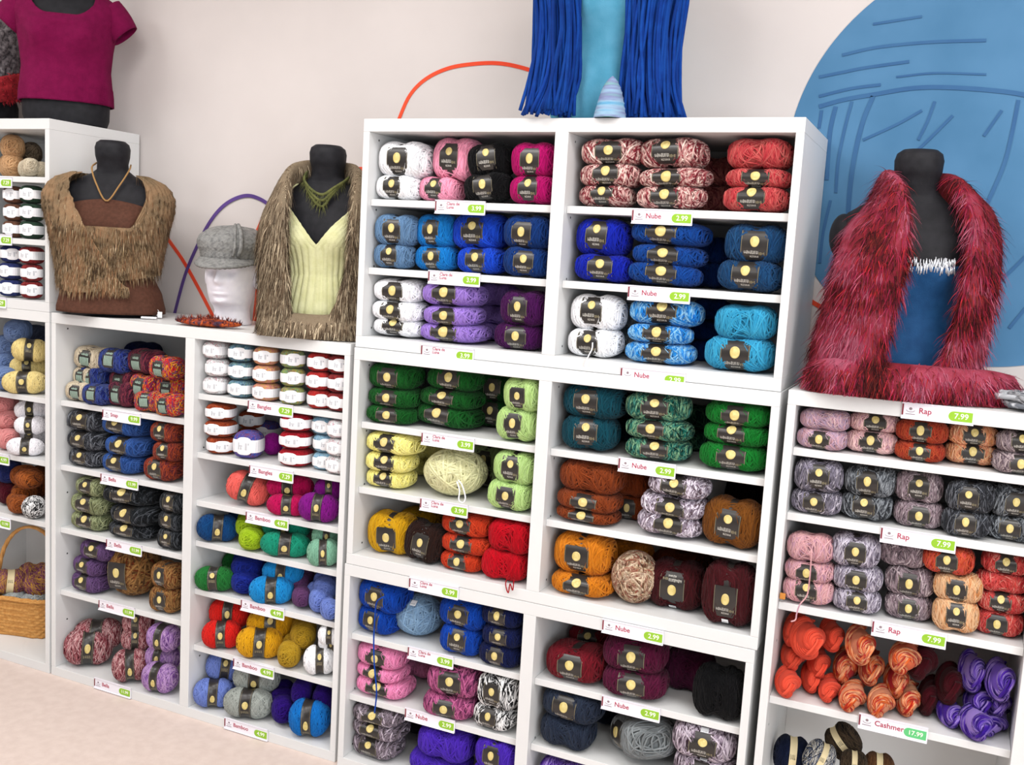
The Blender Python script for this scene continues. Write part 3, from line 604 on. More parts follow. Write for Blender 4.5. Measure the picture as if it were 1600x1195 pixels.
 ('skein','violet',(0.504,0.063,0.075),(0.0603,0.047,0.0425),0.05,0.01,1, 'A', 0, 0, 'lower violet skein of right stack, bottom left shelf of bottom centre cabinet'),
]),
('yarn on the top right shelf of top centre cabinet',(1.695, 1.88, 0.6421, 1.1931, 0.392),[
 ('skein','rosevar',(0.72,0.093,1.838),(0.0817,0.0637,0.0349),0.05,-0.03,2, 'A', 0, 0, 'topmost rose and cream skein of left stack, top right shelf of top centre cabinet'),
 ('skein','rosevar',(0.717,0.093,1.777),(0.0786,0.062,0.0307),0.03,-0.03,0, 'A', 0, 0, 'middle rose and cream skein of left stack, top right shelf of top centre cabinet'),
 ('skein','rosevar',(0.708,0.096,1.723),(0.0694,0.057,0.0279),0.02,-0.03,0, 'A', 0, 0, 'lowest rose and cream skein of left stack, top right shelf of top centre cabinet'),
 ('skein','rosevar',(0.885,0.096,1.835),(0.0824,0.0642,0.0383),-0.12,-0.03,1, 'A', 0, 0, 'topmost rose and cream skein of second stack, top right shelf of top centre cabinet'),
 ('skein','rosevar',(0.895,0.093,1.776),(0.0865,0.0675,0.0254),-0.12,-0.03,2, 'A', 0, 0, 'middle rose and cream skein of second stack, top right shelf of top centre cabinet'),
 ('skein','rosevar',(0.889,0.089,1.725),(0.0841,0.0656,0.0298),-0.04,-0.03,0, 'A', 0, 0, 'lowest rose and cream skein of second stack, top right shelf of top centre cabinet'),
 ('skein','rosedark',(0.962,0.239,1.805),(0.0559,0.0436,0.0397),0.04,-0.01,-1, 'A', 0, 0, 'upper dark rose skein in the back row, top right shelf of top centre cabinet'),
 ('skein','rosedark',(0.965,0.237,1.733),(0.0564,0.044,0.0379),-0.04,-0.01,-1, 'A', 0, 0, 'lower dark rose skein in the back row, top right shelf of top centre cabinet'),
 ('skein','coral',(1.102,0.087,1.835),(0.0758,0.0591,0.0376),-0.1,-0.01,-1, 'A', 0, 0, 'topmost coral red skein, top right shelf of top centre cabinet'),
 ('skein','coral',(1.103,0.088,1.777),(0.0768,0.0599,0.025),0.03,-0.01,2, 'A', 0, 0, 'middle coral red skein, top right shelf of top centre cabinet'),
 ('skein','coral',(1.103,0.084,1.726),(0.0774,0.0604,0.0308),-0.06,-0.01,1, 'A', 0, 0, 'lowest coral red skein, top right shelf of top centre cabinet'),
]),
('yarn on the middle right shelf of top centre cabinet',(1.5025, 1.675, 0.6421, 1.1931, 0.392),[
 ('skein','ultra',(0.708,0.096,1.618),(0.0692,0.058,0.0496),-0.08,0.01,1, 'A', 0, 0, 'upper ultramarine skein, middle right shelf of top centre cabinet'),
 ('skein','ultra',(0.715,0.094,1.538),(0.077,0.0626,0.036),0.08,0.01,0, 'A', 0, 0, 'lower ultramarine skein, middle right shelf of top centre cabinet'),
 ('skein','denim',(0.892,0.103,1.637),(0.0959,0.0748,0.0308),-0.12,0.03,2, 'A', 0, 0, 'topmost denim blue skein, middle right shelf of top centre cabinet'),
 ('skein','denim',(0.893,0.099,1.582),(0.0914,0.0713,0.0279),-0.01,0.03,0, 'A', 0, 0, 'middle denim blue skein, middle right shelf of top centre cabinet'),
 ('skein','denim',(0.886,0.095,1.531),(0.0908,0.0708,0.028),0.09,0.03,2, 'A', 0, 0, 'lowest denim blue skein, middle right shelf of top centre cabinet'),
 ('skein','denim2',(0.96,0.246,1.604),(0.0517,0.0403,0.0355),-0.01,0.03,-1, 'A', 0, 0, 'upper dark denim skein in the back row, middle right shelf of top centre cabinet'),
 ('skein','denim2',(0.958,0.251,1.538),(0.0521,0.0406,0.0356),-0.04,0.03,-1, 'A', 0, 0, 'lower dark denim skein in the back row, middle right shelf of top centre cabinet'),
 ('skein','tealnavy',(1.111,0.086,1.621),(0.0738,0.0576,0.048),0.1,0.01,0, 'A', 0, 0, 'upper grey navy skein, middle right shelf of top centre cabinet'),
 ('skein','tealnavy',(1.104,0.084,1.541),(0.0765,0.0597,0.0386),-0.05,0.01,0, 'A', 0, 0, 'lower grey navy skein, middle right shelf of top centre cabinet'),
]),
('yarn on the bottom right shelf of top centre cabinet',(1.306, 1.4825, 0.6421, 1.1931, 0.392),[
 ('skein','white',(0.708,0.096,1.423),(0.0697,0.0573,0.0477),-0.06,-0.02,1, 'A', 0, 0, 'upper white skein, bottom right shelf of top centre cabinet'),
 ('skein','white',(0.708,0.087,1.344),(0.0694,0.057,0.0377),-0.1,-0.02,1, 'A', 0, 0, 'lower white skein, bottom right shelf of top centre cabinet'),
 ('skein','offwhite',(0.743,0.27,1.411),(0.0542,0.0423,0.0389),0.09,0.0,-1, 'A', 0, 0, 'upper greyish white skein in the back row, bottom right shelf of top centre cabinet'),
 ('skein','offwhite',(0.744,0.272,1.342),(0.0543,0.0424,0.0359),0.11,0.0,-1, 'A', 0, 0, 'lower greyish white skein in the back row, bottom right shelf of top centre cabinet'),
 ('skein','skyvar',(0.897,0.101,1.437),(0.09,0.0702,0.0346),0.04,-0.0,1, 'A', 0, 0, 'topmost sky blue streaked skein, bottom right shelf of top centre cabinet'),
 ('skein','skyvar',(0.888,0.087,1.382),(0.0813,0.0634,0.0248),0.08,-0.0,0, 'A', 0, 0, 'middle sky blue streaked skein, bottom right shelf of top centre cabinet'),
 ('skein','skyvar',(0.891,0.092,1.334),(0.0867,0.0676,0.0276),0.07,-0.0,0, 'A', 0, 0, 'lowest sky blue streaked skein, bottom right shelf of top centre cabinet'),
 ('skein','denim2',(0.973,0.264,1.445),(0.0519,0.0405,0.0295),0.07,-0.01,-1, 'A', 0, 0, 'topmost dark denim skein in the back row, bottom right shelf of top centre cabinet'),
 ('skein','denim2',(0.978,0.263,1.391),(0.0521,0.0407,0.0296),0.04,-0.01,-1, 'A', 0, 0, 'middle dark denim skein in the back row, bottom right shelf of top centre cabinet'),
 ('skein','denim2',(0.977,0.27,1.336),(0.0527,0.0411,0.0297),-0.03,-0.01,-1, 'A', 0, 0, 'lowest dark denim skein in the back row, bottom right shelf of top centre cabinet'),
 ('skein','turq',(1.103,0.085,1.429),(0.0734,0.0572,0.0431),0.01,-0.02,-1, 'A', 0, 0, 'upper turquoise skein, bottom right shelf of top centre cabinet'),
 ('skein','turq',(1.094,0.09,1.349),(0.0822,0.0641,0.0434),-0.01,-0.02,2, 'A', 0, 0, 'lower turquoise skein, bottom right shelf of top centre cabinet'),
]),
('yarn on the top right shelf of middle centre cabinet',(1.058, 1.242, 0.6443, 1.1953, 0.385),[
 ('skein','darkteal',(0.721,0.078,1.19),(0.0808,0.0643,0.045),-0.11,-0.03,0, 'A', 0, 0, 'upper dark teal skein, top right shelf of middle centre cabinet'),
 ('skein','darkteal',(0.714,0.075,1.105),(0.0733,0.0589,0.0469),0.07,-0.03,1, 'A', 0, 0, 'lower dark teal skein, top right shelf of middle centre cabinet'),
 ('skein','darkteal',(0.75,0.274,1.161),(0.0552,0.043,0.0361),0.02,0.0,-1, 'A', 0, 0, 'upper dark teal skein in the back row, top right shelf of middle centre cabinet'),
 ('skein','darkteal',(0.753,0.266,1.094),(0.0552,0.043,0.0362),0.02,0.0,-1, 'A', 0, 0, 'lower dark teal skein in the back row, top right shelf of middle centre cabinet'),
 ('skein','greenvar',(0.901,0.075,1.197),(0.0806,0.0629,0.0363),0.08,-0.02,1, 'A', 0, 0, 'topmost green teal mottled skein, top right shelf of middle centre cabinet'),
 ('skein','greenvar',(0.908,0.075,1.138),(0.0833,0.065,0.028),-0.11,-0.02,2, 'A', 0, 0, 'middle green teal mottled skein, top right shelf of middle centre cabinet'),
 ('skein','greenvar',(0.909,0.078,1.086),(0.0828,0.0646,0.028),0.07,-0.02,1, 'A', 0, 0, 'lowest green teal mottled skein, top right shelf of middle centre cabinet'),
 ('skein','greenvar2',(0.966,0.264,1.152),(0.0526,0.0411,0.0346),0.1,-0.01,-1, 'A', 0, 0, 'upper dark green mottled skein in the back row, top right shelf of middle centre cabinet'),
 ('skein','greenvar2',(0.966,0.268,1.09),(0.0533,0.0416,0.032),-0.01,-0.01,-1, 'A', 0, 0, 'lower dark green mottled skein in the back row, top right shelf of middle centre cabinet'),
 ('skein','kelly',(1.109,0.074,1.205),(0.0788,0.0615,0.0299),-0.01,-0.01,2, 'A', 1, 0, 'topmost kelly green skein, top right shelf of middle centre cabinet'),
 ('skein','kelly',(1.109,0.079,1.151),(0.08,0.0624,0.0285),-0.11,-0.01,1, 'A', 0, 0, 'middle kelly green skein, top right shelf of middle centre cabinet'),
 ('skein','kelly',(1.104,0.08,1.093),(0.0825,0.0643,0.0345),0.04,-0.01,0, 'A', 1, 0, 'lowest kelly green skein, top right shelf of middle centre cabinet'),
]),
('yarn on the middle right shelf of middle centre cabinet',(0.865, 1.038, 0.6443, 1.1953, 0.385),[
 ('skein','rust',(0.724,0.085,0.989),(0.0838,0.066,0.0412),0.04,0.03,-1, 'A', 0, 0, 'topmost rust brown skein of left stack, middle right shelf of middle centre cabinet'),
 ('skein','rust',(0.723,0.076,0.926),(0.083,0.0654,0.027),0.03,0.03,2, 'A', 0, 0, 'middle rust brown skein of left stack, middle right shelf of middle centre cabinet'),
 ('skein','rust',(0.723,0.077,0.884),(0.0829,0.0647,0.0187),0.0,0.03,0, 'A', 0, 0, 'lowest rust brown skein of left stack, middle right shelf of middle centre cabinet'),
 ('skein','rust',(0.817,0.167,0.965),(0.0534,0.0416,0.0358),-0.02,-0.01,-1, 'A', 0, 0, 'upper rust brown skein in the back row, middle right shelf of middle centre cabinet'),
 ('skein','rust',(0.814,0.171,0.899),(0.0531,0.0414,0.0345),0.1,-0.01,2, 'A', 0, 0, 'lower rust brown skein in the back row, middle right shelf of middle centre cabinet'),
 ('skein','greylilac',(0.974,0.07,1.002),(0.077,0.06,0.028),-0.05,0.03,1, 'A', 0, 0, 'topmost lilac grey streaked skein, middle right shelf of middle centre cabinet'),
 ('skein','greylilac',(0.963,0.075,0.951),(0.0833,0.065,0.0279),0.06,0.03,0, 'A', 0, 0, 'middle lilac grey streaked skein, middle right shelf of middle centre cabinet'),
 ('skein','greylilac',(0.956,0.08,0.896),(0.0835,0.0651,0.031),0.12,0.03,0, 'A', 0, 0, 'lowest lilac grey streaked skein, middle right shelf of middle centre cabinet'),
 ('skein','caramel',(1.117,0.073,0.924),(0.072,0.0561,0.0594),-0.07,0.03,1, 'A', 0, 0, 'caramel brown skein, middle right shelf of middle centre cabinet'),
 ('skein','darkbrown',(1.117,0.304,0.937),(0.0705,0.055,0.0718),-0.03,-0.01,-1, 'A', 0, 0, 'blackish brown skein in the back row, middle right shelf of middle centre cabinet'),
]),
('yarn on the bottom right shelf of middle centre cabinet',(0.666, 0.845, 0.6443, 1.1953, 0.385),[
 ('skein','orange',(0.72,0.086,0.774),(0.0799,0.0643,0.0553),-0.06,-0.03,2, 'A', 0, 0, 'upper orange skein, bottom right shelf of middle centre cabinet'),
 ('skein','orange',(0.726,0.075,0.696),(0.0857,0.0669,0.0296),-0.03,-0.03,1, 'A', 0, 0, 'lower orange skein, bottom right shelf of middle centre cabinet'),
 ('skein','orange',(0.794,0.28,0.719),(0.0657,0.0512,0.0528),-0.05,-0.0,-1, 'A', 0, 0, 'orange skein in the back row, bottom right shelf of middle centre cabinet'),
 ('ball','brownvar',(0.872,0.074,0.734),(0.0611,0.0611,0.0685),2.08,0.03,-1, 'A', 0, 0, 'brown and cream ball, bottom right shelf of middle centre cabinet'),
 ('skein','rust2',(0.94,0.315,0.712),(0.0833,0.065,0.0462),-0.06,-0.0,-1, 'A', 0, 0, 'dark rust skein in the back row, bottom right shelf of middle centre cabinet'),
 ('skein','maroon',(0.978,0.108,0.728),(0.0748,0.0583,0.0618),0.02,-0.01,2, 'A', 2, 1, 'maroon skein of left stack, bottom right shelf of middle centre cabinet'),
 ('skein','maroon',(1.13,0.06,0.745),(0.0668,0.0521,0.0792),-0.0,-0.01,2, 'A', 1, 0, 'maroon skein of right stack, bottom right shelf of middle centre cabinet'),
]),
('yarn on the top right shelf of bottom centre cabinet',(0.418, 0.602, 0.6396, 1.1906, 0.385),[
 ('skein','darkred',(0.719,0.086,0.465),(0.0831,0.0668,0.0472),-0.02,-0.03,0, 'A', 0, 0, 'dark red skein, top right shelf of bottom centre cabinet'),
 ('skein','darkred',(0.705,0.255,0.481),(0.0692,0.0556,0.0245),-0.05,-0.03,1, 'A', 0, 0, 'upper dark red skein in the back row, top right shelf of bottom centre cabinet'),
 ('skein','darkred',(0.705,0.256,0.439),(0.0685,0.0551,0.0208),0.06,-0.03,1, 'A', 0, 0, 'lower dark red skein in the back row, top right shelf of bottom centre cabinet'),
 ('skein','burgundy',(0.889,0.081,0.532),(0.0828,0.0646,0.0439),0.08,-0.02,0, 'A', 0, 0, 'upper burgundy plum skein, top right shelf of bottom centre cabinet'),
 ('skein','burgundy',(0.896,0.075,0.456),(0.0845,0.0659,0.0382),0.09,-0.02,0, 'A', 0, 0, 'lower burgundy plum skein, top right shelf of bottom centre cabinet'),
 ('skein','plumred',(1.014,0.181,0.473),(0.0666,0.052,0.0546),0.04,-0.01,-1, 'A', 0, 0, 'dark plum skein in the back row, top right shelf of bottom centre cabinet'),
 ('skein','black',(1.122,0.057,0.484),(0.0644,0.0502,0.0659),0.01,-0.01,-1, 'A', 0, 0, 'black skein, top right shelf of bottom centre cabinet'),
]),
('yarn on the middle right shelf of bottom centre cabinet',(0.228, 0.398, 0.6396, 1.1906, 0.385),[
 ('skein','charcoal',(0.717,0.078,0.35),(0.082,0.0646,0.0422),-0.12,0.02,2, 'A', 0, 0, 'upper charcoal blue skein, middle right shelf of bottom centre cabinet'),
 ('skein','charcoal',(0.709,0.074,0.271),(0.0729,0.0581,0.0431),0.01,0.02,-1, 'A', 0, 0, 'lower charcoal blue skein, middle right shelf of bottom centre cabinet'),
 ('skein','charcoal',(0.741,0.272,0.243),(0.0625,0.0487,0.015),-0.12,-0.01,-1, 'A', 0, 0, 'charcoal blue skein in the back row, middle right shelf of bottom centre cabinet'),
 ('skein','grey',(0.919,0.108,0.284),(0.0989,0.0772,0.052),-0.96,-0.25,0, 'A', 0, 0, 'mid grey skein, middle right shelf of bottom centre cabinet'),
 ('skein','greylilac2',(1.094,0.07,0.348),(0.0801,0.0625,0.0449),0.1,0.03,1, 'A', 2, 0, 'upper dark lilac grey streaked skein, middle right shelf of bottom centre cabinet'),
 ('skein','greylilac2',(1.101,0.076,0.269),(0.0776,0.0605,0.0405),-0.01,0.03,2, 'A', 2, 0, 'lower dark lilac grey streaked skein, middle right shelf of bottom centre cabinet'),
]),
('yarn on the bottom right shelf of bottom centre cabinet',(0.032, 0.208, 0.6396, 1.1906, 0.385),[
 ('skein','purplevar',(0.703,0.065,0.11),(0.0669,0.0522,0.0779),0.1,0.02,-1, 'A', 0, 0, 'purple mottled skein, bottom right shelf of bottom centre cabinet'),
]),
('yarn on the first shelf of right cabinet',(1.144, 1.248, 1.2544, 1.789, 0.385),[
 ('skein','palepink',(1.316,0.057,1.215),(0.0551,0.043,0.0248),-0.08,0.0,-1, 'A', 0, 0, 'upper pale lilac pink skein, first shelf of right cabinet'),
 ('skein','palepink',(1.309,0.054,1.169),(0.0561,0.0438,0.0249),-0.09,0.0,2, 'A', 0, 0, 'lower pale lilac pink skein, first shelf of right cabinet'),
 ('skein','palepink2',(1.424,0.09,1.217),(0.0581,0.0453,0.0229),0.1,-0.01,1, 'A', 0, 0, 'upper pale pink skein, first shelf of right cabinet'),
 ('skein','palepink2',(1.423,0.085,1.171),(0.0589,0.0459,0.0268),-0.01,-0.01,0, 'A', 0, 0, 'lower pale pink skein, first shelf of right cabinet'),
 ('skein','rustred',(1.531,0.061,1.213),(0.0545,0.0425,0.0269),-0.07,-0.01,2, 'A', 0, 0, 'upper rust red skein, first shelf of right cabinet'),
 ('skein','rustred',(1.53,0.061,1.167),(0.0531,0.0415,0.0228),0.02,-0.01,0, 'A', 0, 0, 'lower rust red skein, first shelf of right cabinet'),
 ('skein','peach',(1.636,0.09,1.215),(0.0538,0.0419,0.0242),0.1,0.0,1, 'A', 0, 0, 'upper peach skein, first shelf of right cabinet'),
 ('skein','peach',(1.637,0.097,1.169),(0.0554,0.0432,0.0255),0.09,0.0,0, 'A', 0, 0, 'lower peach skein, first shelf of right cabinet'),
 ('skein','greymauve',(1.736,0.057,1.215),(0.0512,0.04,0.0248),0.02,-0.03,1, 'A', 0, 0, 'upper grey mauve skein, first shelf of right cabinet'),
 ('skein','greymauve',(1.735,0.06,1.169),(0.053,0.0414,0.0249),0.12,-0.03,2, 'A', 0, 0, 'lower grey mauve skein, first shelf of right cabinet'),
]),
('yarn on the second shelf of right cabinet',(0.985, 1.124, 1.2544, 1.789, 0.385),[
 ('skein','greylilac3',(1.307,0.059,1.078),(0.0556,0.0434,0.0391),0.09,-0.01,1, 'A', 0, 0, 'upper grey lilac skein, second shelf of right cabinet'),
 ('skein','greylilac3',(1.312,0.061,1.014),(0.0576,0.0449,0.0295),-0.04,-0.01,0, 'A', 0, 0, 'lower grey lilac skein, second shelf of right cabinet'),
 ('skein','greyblack',(1.43,0.073,1.08),(0.0564,0.044,0.0352),-0.09,-0.03,0, 'A', 0, 0, 'upper black and grey skein, second shelf of right cabinet'),
 ('skein','greyblack',(1.427,0.077,1.017),(0.0574,0.0448,0.0322),-0.08,-0.03,1, 'A', 0, 0, 'lower black and grey skein, second shelf of right cabinet'),
 ('skein','mauvegrey',(1.536,0.085,1.079),(0.0523,0.0408,0.0363),0.03,-0.0,1, 'A', 0, 0, 'upper mauve grey skein, second shelf of right cabinet'),
 ('skein','mauvegrey',(1.542,0.085,1.016),(0.0546,0.0426,0.0314),0.05,-0.0,2, 'A', 0, 0, 'lower mauve grey skein, second shelf of right cabinet'),
 ('skein','greyblack2',(1.646,0.053,1.079),(0.0498,0.0388,0.035),-0.1,-0.02,1, 'A', 0, 0, 'upper dark grey skein, second shelf of right cabinet'),
 ('skein','greyblack2',(1.643,0.056,1.017),(0.0506,0.0395,0.032),-0.02,-0.02,0, 'A', 0, 0, 'lower dark grey skein, second shelf of right cabinet'),
 ('skein','greyblack',(1.737,0.087,1.076),(0.0508,0.0396,0.0368),0.11,0.0,0, 'A', 0, 0, 'upper grey streaked skein, second shelf of right cabinet'),
 ('skein','greyblack',(1.737,0.088,1.014),(0.0507,0.0395,0.0293),-0.05,0.0,2, 'A', 0, 0, 'lower grey streaked skein, second shelf of right cabinet'),
]),
('yarn on the third shelf of right cabinet',(0.761, 0.965, 1.2544, 1.789, 0.385),[
 ('skein','palepink3',(1.307,0.058,0.9),(0.0546,0.0425,0.0345),-0.05,-0.03,-1, 'A', 0, 0, 'topmost pale pink skein, third shelf of right cabinet'),
 ('skein','palepink3',(1.31,0.057,0.845),(0.057,0.0444,0.0253),-0.06,-0.03,2, 'A', 0, 0, 'middle pale pink skein, third shelf of right cabinet'),
 ('skein','palepink3',(1.31,0.058,0.793),(0.0586,0.0457,0.0315),-0.01,-0.03,1, 'A', 0, 0, 'lowest pale pink skein, third shelf of right cabinet'),
 ('skein','lilacgrey',(1.413,0.068,0.909),(0.0552,0.0431,0.0391),0.07,-0.0,0, 'A', 0, 0, 'topmost lilac grey skein, third shelf of right cabinet'),
 ('skein','lilacgrey',(1.424,0.069,0.844),(0.0562,0.0438,0.0313),-0.0,-0.0,2, 'A', 1, 0, 'middle lilac grey skein, third shelf of right cabinet'),
 ('skein','lilacgrey',(1.427,0.062,0.789),(0.0539,0.042,0.0281),0.1,-0.0,0, 'A', 0, 0, 'lowest lilac grey skein, third shelf of right cabinet'),
 ('skein','mauvegrey',(1.519,0.092,0.915),(0.052,0.0405,0.0322),-0.04,-0.01,-1, 'A', 0, 0, 'topmost mauve grey skein, third shelf of right cabinet'),
 ('skein','mauvegrey',(1.539,0.089,0.853),(0.0547,0.0427,0.0351),0.01,-0.01,2, 'A', 1, 0, 'middle mauve grey skein, third shelf of right cabinet'),
 ('skein','mauvegrey',(1.542,0.085,0.792),(0.0519,0.0405,0.0308),0.05,-0.01,2, 'A', 0, 0, 'lowest mauve grey skein, third shelf of right cabinet'),
 ('skein','redorange',(1.617,0.061,0.925),(0.0534,0.0416,0.0314),-0.09,-0.03,0, 'A', 0, 0, 'red orange skein, third shelf of right cabinet'),
 ('skein','peach2',(1.643,0.061,0.865),(0.0512,0.0399,0.0331),-0.07,-0.03,2, 'A', 1, 0, 'upper sandy peach skein, third shelf of right cabinet'),
 ('skein','peach2',(1.644,0.051,0.799),(0.0485,0.0378,0.0381),0.04,-0.03,1, 'A', 0, 0, 'lower sandy peach skein, third shelf of right cabinet'),
 ('skein','redpink',(1.737,0.088,0.933),(0.0507,0.0396,0.0245),-0.03,-0.03,1, 'A', 0, 0, 'topmost red and pink skein, third shelf of right cabinet'),
 ('skein','redpink',(1.734,0.091,0.887),(0.0537,0.0419,0.0244),0.03,-0.03,-1, 'A', 0, 0, 'second highest red and pink skein, third shelf of right cabinet'),
 ('skein','redpink',(1.737,0.086,0.842),(0.0509,0.0397,0.0245),-0.07,-0.03,1, 'A', 0, 0, 'third highest red and pink skein, third shelf of right cabinet'),
 ('skein','redpink',(1.737,0.091,0.791),(0.0512,0.0399,0.0303),-0.09,-0.03,2, 'A', 0, 0, 'lowest red and pink skein, third shelf of right cabinet'),
]),
('yarn on the fourth shelf of right cabinet',(0.52, 0.741, 1.2544, 1.789, 0.385),[
 ('hank','coralhank',(1.321,0.078,0.664),(0.0629,0.0411,0.0441),-1.25,0.07,-1, 'A', 0, 0, 'centre coral hank in the top row, fourth shelf of right cabinet'),
 ('hank','coralhank',(1.28,0.13,0.662),(0.0629,0.0252,0.0385),-1.59,0.02,-1, 'A', 0, 0, 'left coral hank in the top row, fourth shelf of right cabinet'),
 ('hank','coralhank',(1.373,0.129,0.668),(0.0629,0.0291,0.0342),-1.33,0.07,-1, 'A', 0, 0, 'right coral hank in the top row, fourth shelf of right cabinet'),
 ('hank','coralhank',(1.286,0.125,0.598),(0.0629,0.0303,0.0331),-1.49,0.05,-1, 'A', 0, 0, 'left coral hank in the middle row, fourth shelf of right cabinet'),
 ('hank','coralhank',(1.349,0.129,0.591),(0.0629,0.0279,0.0339),-1.42,0.04,-1, 'A', 0, 0, 'right coral hank in the middle row, fourth shelf of right cabinet'),
 ('hank','coralhank',(1.288,0.058,0.552),(0.0629,0.0304,0.0315),-1.47,-0.0,-1, 'A', 1, 0, 'left coral hank in the bottom row, fourth shelf of right cabinet'),
 ('hank','coralhank',(1.336,0.12,0.552),(0.0629,0.025,0.0317),-1.39,0.01,-1, 'A', 0, 0, 'centre coral hank in the bottom row, fourth shelf of right cabinet'),
 ('hank','coralhank',(1.387,0.084,0.548),(0.0629,0.0271,0.0278),-1.63,-0.03,-1, 'A', 0, 0, 'right coral hank in the bottom row, fourth shelf of right cabinet'),
 ('hank','firevar',(1.445,0.079,0.675),(0.0668,0.0336,0.0403),-1.34,0.04,-1, 'A', 0, 0, 'left orange red streaked hank in the top row, fourth shelf of right cabinet'),
 ('hank','firevar',(1.416,0.132,0.597),(0.0629,0.0305,0.0428),-1.66,0.07,-1, 'A', 1, 0, 'left orange red streaked hank in the middle row, fourth shelf of right cabinet'),
 ('hank','firevar',(1.473,0.128,0.607),(0.0629,0.0302,0.0423),-1.47,-0.04,-1, 'A', 0, 0, 'centre orange red streaked hank in the middle row, fourth shelf of right cabinet'),
 ('hank','firevar',(1.442,0.058,0.551),(0.0629,0.0304,0.0308),-1.69,0.0,-1, 'A', 0, 0, 'left orange red streaked hank in the bottom row, fourth shelf of right cabinet'),
 ('hank','firevar',(1.549,0.077,0.667),(0.0629,0.0353,0.036),-1.76,-0.0,-1, 'A', 0, 0, 'right orange red streaked hank in the top row, fourth shelf of right cabinet'),
 ('hank','firevar',(1.533,0.126,0.589),(0.0629,0.0284,0.0404),-1.44,-0.05,-1, 'A', 1, 0, 'right orange red streaked hank in the middle row, fourth shelf of right cabinet'),
 ('hank','firevar',(1.507,0.064,0.552),(0.0629,0.0301,0.0321),-1.69,0.02,-1, 'A', 1, 0, 'centre orange red streaked hank in the bottom row, fourth shelf of right cabinet'),
 ('hank','firevar',(1.565,0.109,0.555),(0.0629,0.0298,0.0352),-1.58,0.02,-1, 'A', 0, 0, 'right orange red streaked hank in the bottom row, fourth shelf of right cabinet'),
 ('hank','maroonhank',(1.586,0.125,0.652),(0.0629,0.0337,0.0443),-1.68,0.03,-1, 'A', 1, 0, 'dark maroon hank in the top row, fourth shelf of right cabinet'),
 ('hank','maroonhank',(1.653,0.13,0.605),(0.0629,0.0335,0.0458),-1.58,-0.01,-1, 'A', 0, 0, 'dark maroon hank in the middle row, fourth shelf of right cabinet'),
 ('hank','maroonhank',(1.613,0.139,0.562),(0.0629,0.0281,0.0416),-1.7,0.06,-1, 'A', 1, 0, 'dark maroon hank in the bottom row, fourth shelf of right cabinet'),
 ('hank','purplehank',(1.695,0.131,0.646),(0.0629,0.029,0.0454),-1.42,-0.03,-1, 'A', 0, 0, 'left purple streaked hank in the top row, fourth shelf of right cabinet'),
 ('hank','purplehank',(1.753,0.089,0.654),(0.0629,0.0314,0.0447),-1.45,-0.0,-1, 'A', 0, 0, 'right purple streaked hank in the top row, fourth shelf of right cabinet'),
 ('hank','purplehank',(1.657,0.105,0.548),(0.0629,0.0279,0.028),-1.42,0.06,-1, 'A', 0, 0, 'left purple streaked hank in the bottom row, fourth shelf of right cabinet'),
 ('hank','purplehank',(1.722,0.127,0.581),(0.0629,0.0372,0.0384),-1.62,-0.02,-1, 'A', 0, 0, 'left purple streaked hank in the middle row, fourth shelf of right cabinet'),
 ('hank','purplehank',(1.713,0.058,0.554),(0.0629,0.0345,0.0338),-1.43,-0.02,-1, 'A', 1, 0, 'centre purple streaked hank in the bottom row, fourth shelf of right cabinet'),
 ('hank','purplehank',(1.76,0.127,0.589),(0.0629,0.0286,0.0304),-1.6,-0.05,-1, 'A', 0, 0, 'right purple streaked hank in the middle row, fourth shelf of right cabinet'),
 ('hank','purplehank',(1.756,0.103,0.547),(0.0629,0.0287,0.0273),-1.85,-0.0,-1, 'A', 0, 0, 'right purple streaked hank in the bottom row, fourth shelf of right cabinet'),
]),
('yarn on the fifth shelf of right cabinet',(0.034, 0.5, 1.2544, 1.789, 0.385),[
 ('cream','navyball',(1.298,0.161,0.312),(0.045,0.045,0.0495),0.19,0.04,2, 'A', 0, 0, 'dark navy yarn ball, fifth shelf of right cabinet'),
 ('cream','blackstripe',(1.374,0.125,0.341),(0.0374,0.0374,0.0432),0.17,0.37,2, 'A', 0, 0, 'black and white striped yarn ball, fifth shelf of right cabinet'),
 ('cream','darkvar',(1.423,0.193,0.369),(0.0412,0.0412,0.0434),0.15,-0.76,2, 'A', 0, 0, 'dark brown and black yarn ball, fifth shelf of right cabinet'),
 ('cream','darkvar',(1.457,0.125,0.347),(0.0326,0.0326,0.0335),0.14,-0.01,1, 'A', 0, 0, 'dark brown and black yarn ball lower in the pile, fifth shelf of right cabinet'),
 ('cream','brown',(1.515,0.16,0.337),(0.0368,0.0368,0.0364),0.12,-0.03,0, 'A', 0, 0, 'brown yarn ball, fifth shelf of right cabinet'),
]),
('yarn on the first left shelf of low left cabinet',(0.981, 1.246, -1.1846, -0.622, 0.392),[
 ('skein','ecru',(-1.121,0.117,1.127),(0.0651,0.0508,0.0395),0.07,0.06,0, 'B', 0, 0, 'ecru skein in the top row, first left shelf of low left cabinet'),
 ('skein','ecru',(-1.132,0.105,1.063),(0.0517,0.0403,0.033),-0.09,-0.02,0, 'B', 0, 0, 'ecru skein in the middle row, first left shelf of low left cabinet'),
 ('skein','ecru',(-1.131,0.077,1.014),(0.0543,0.0423,0.0332),0.08,0.01,0, 'B', 0, 0, 'ecru skein in the bottom row, first left shelf of low left cabinet'),
 ('skein','navyvar',(-0.982,0.089,1.132),(0.0593,0.0463,0.041),0.06,0.01,1, 'B', 0, 0, 'navy streaked skein in the top row, first left shelf of low left cabinet'),
 ('skein','navyvar',(-1.101,0.113,1.057),(0.0622,0.0485,0.046),-0.06,-0.07,0, 'B', 0, 0, 'navy streaked skein in the middle row, first left shelf of low left cabinet'),
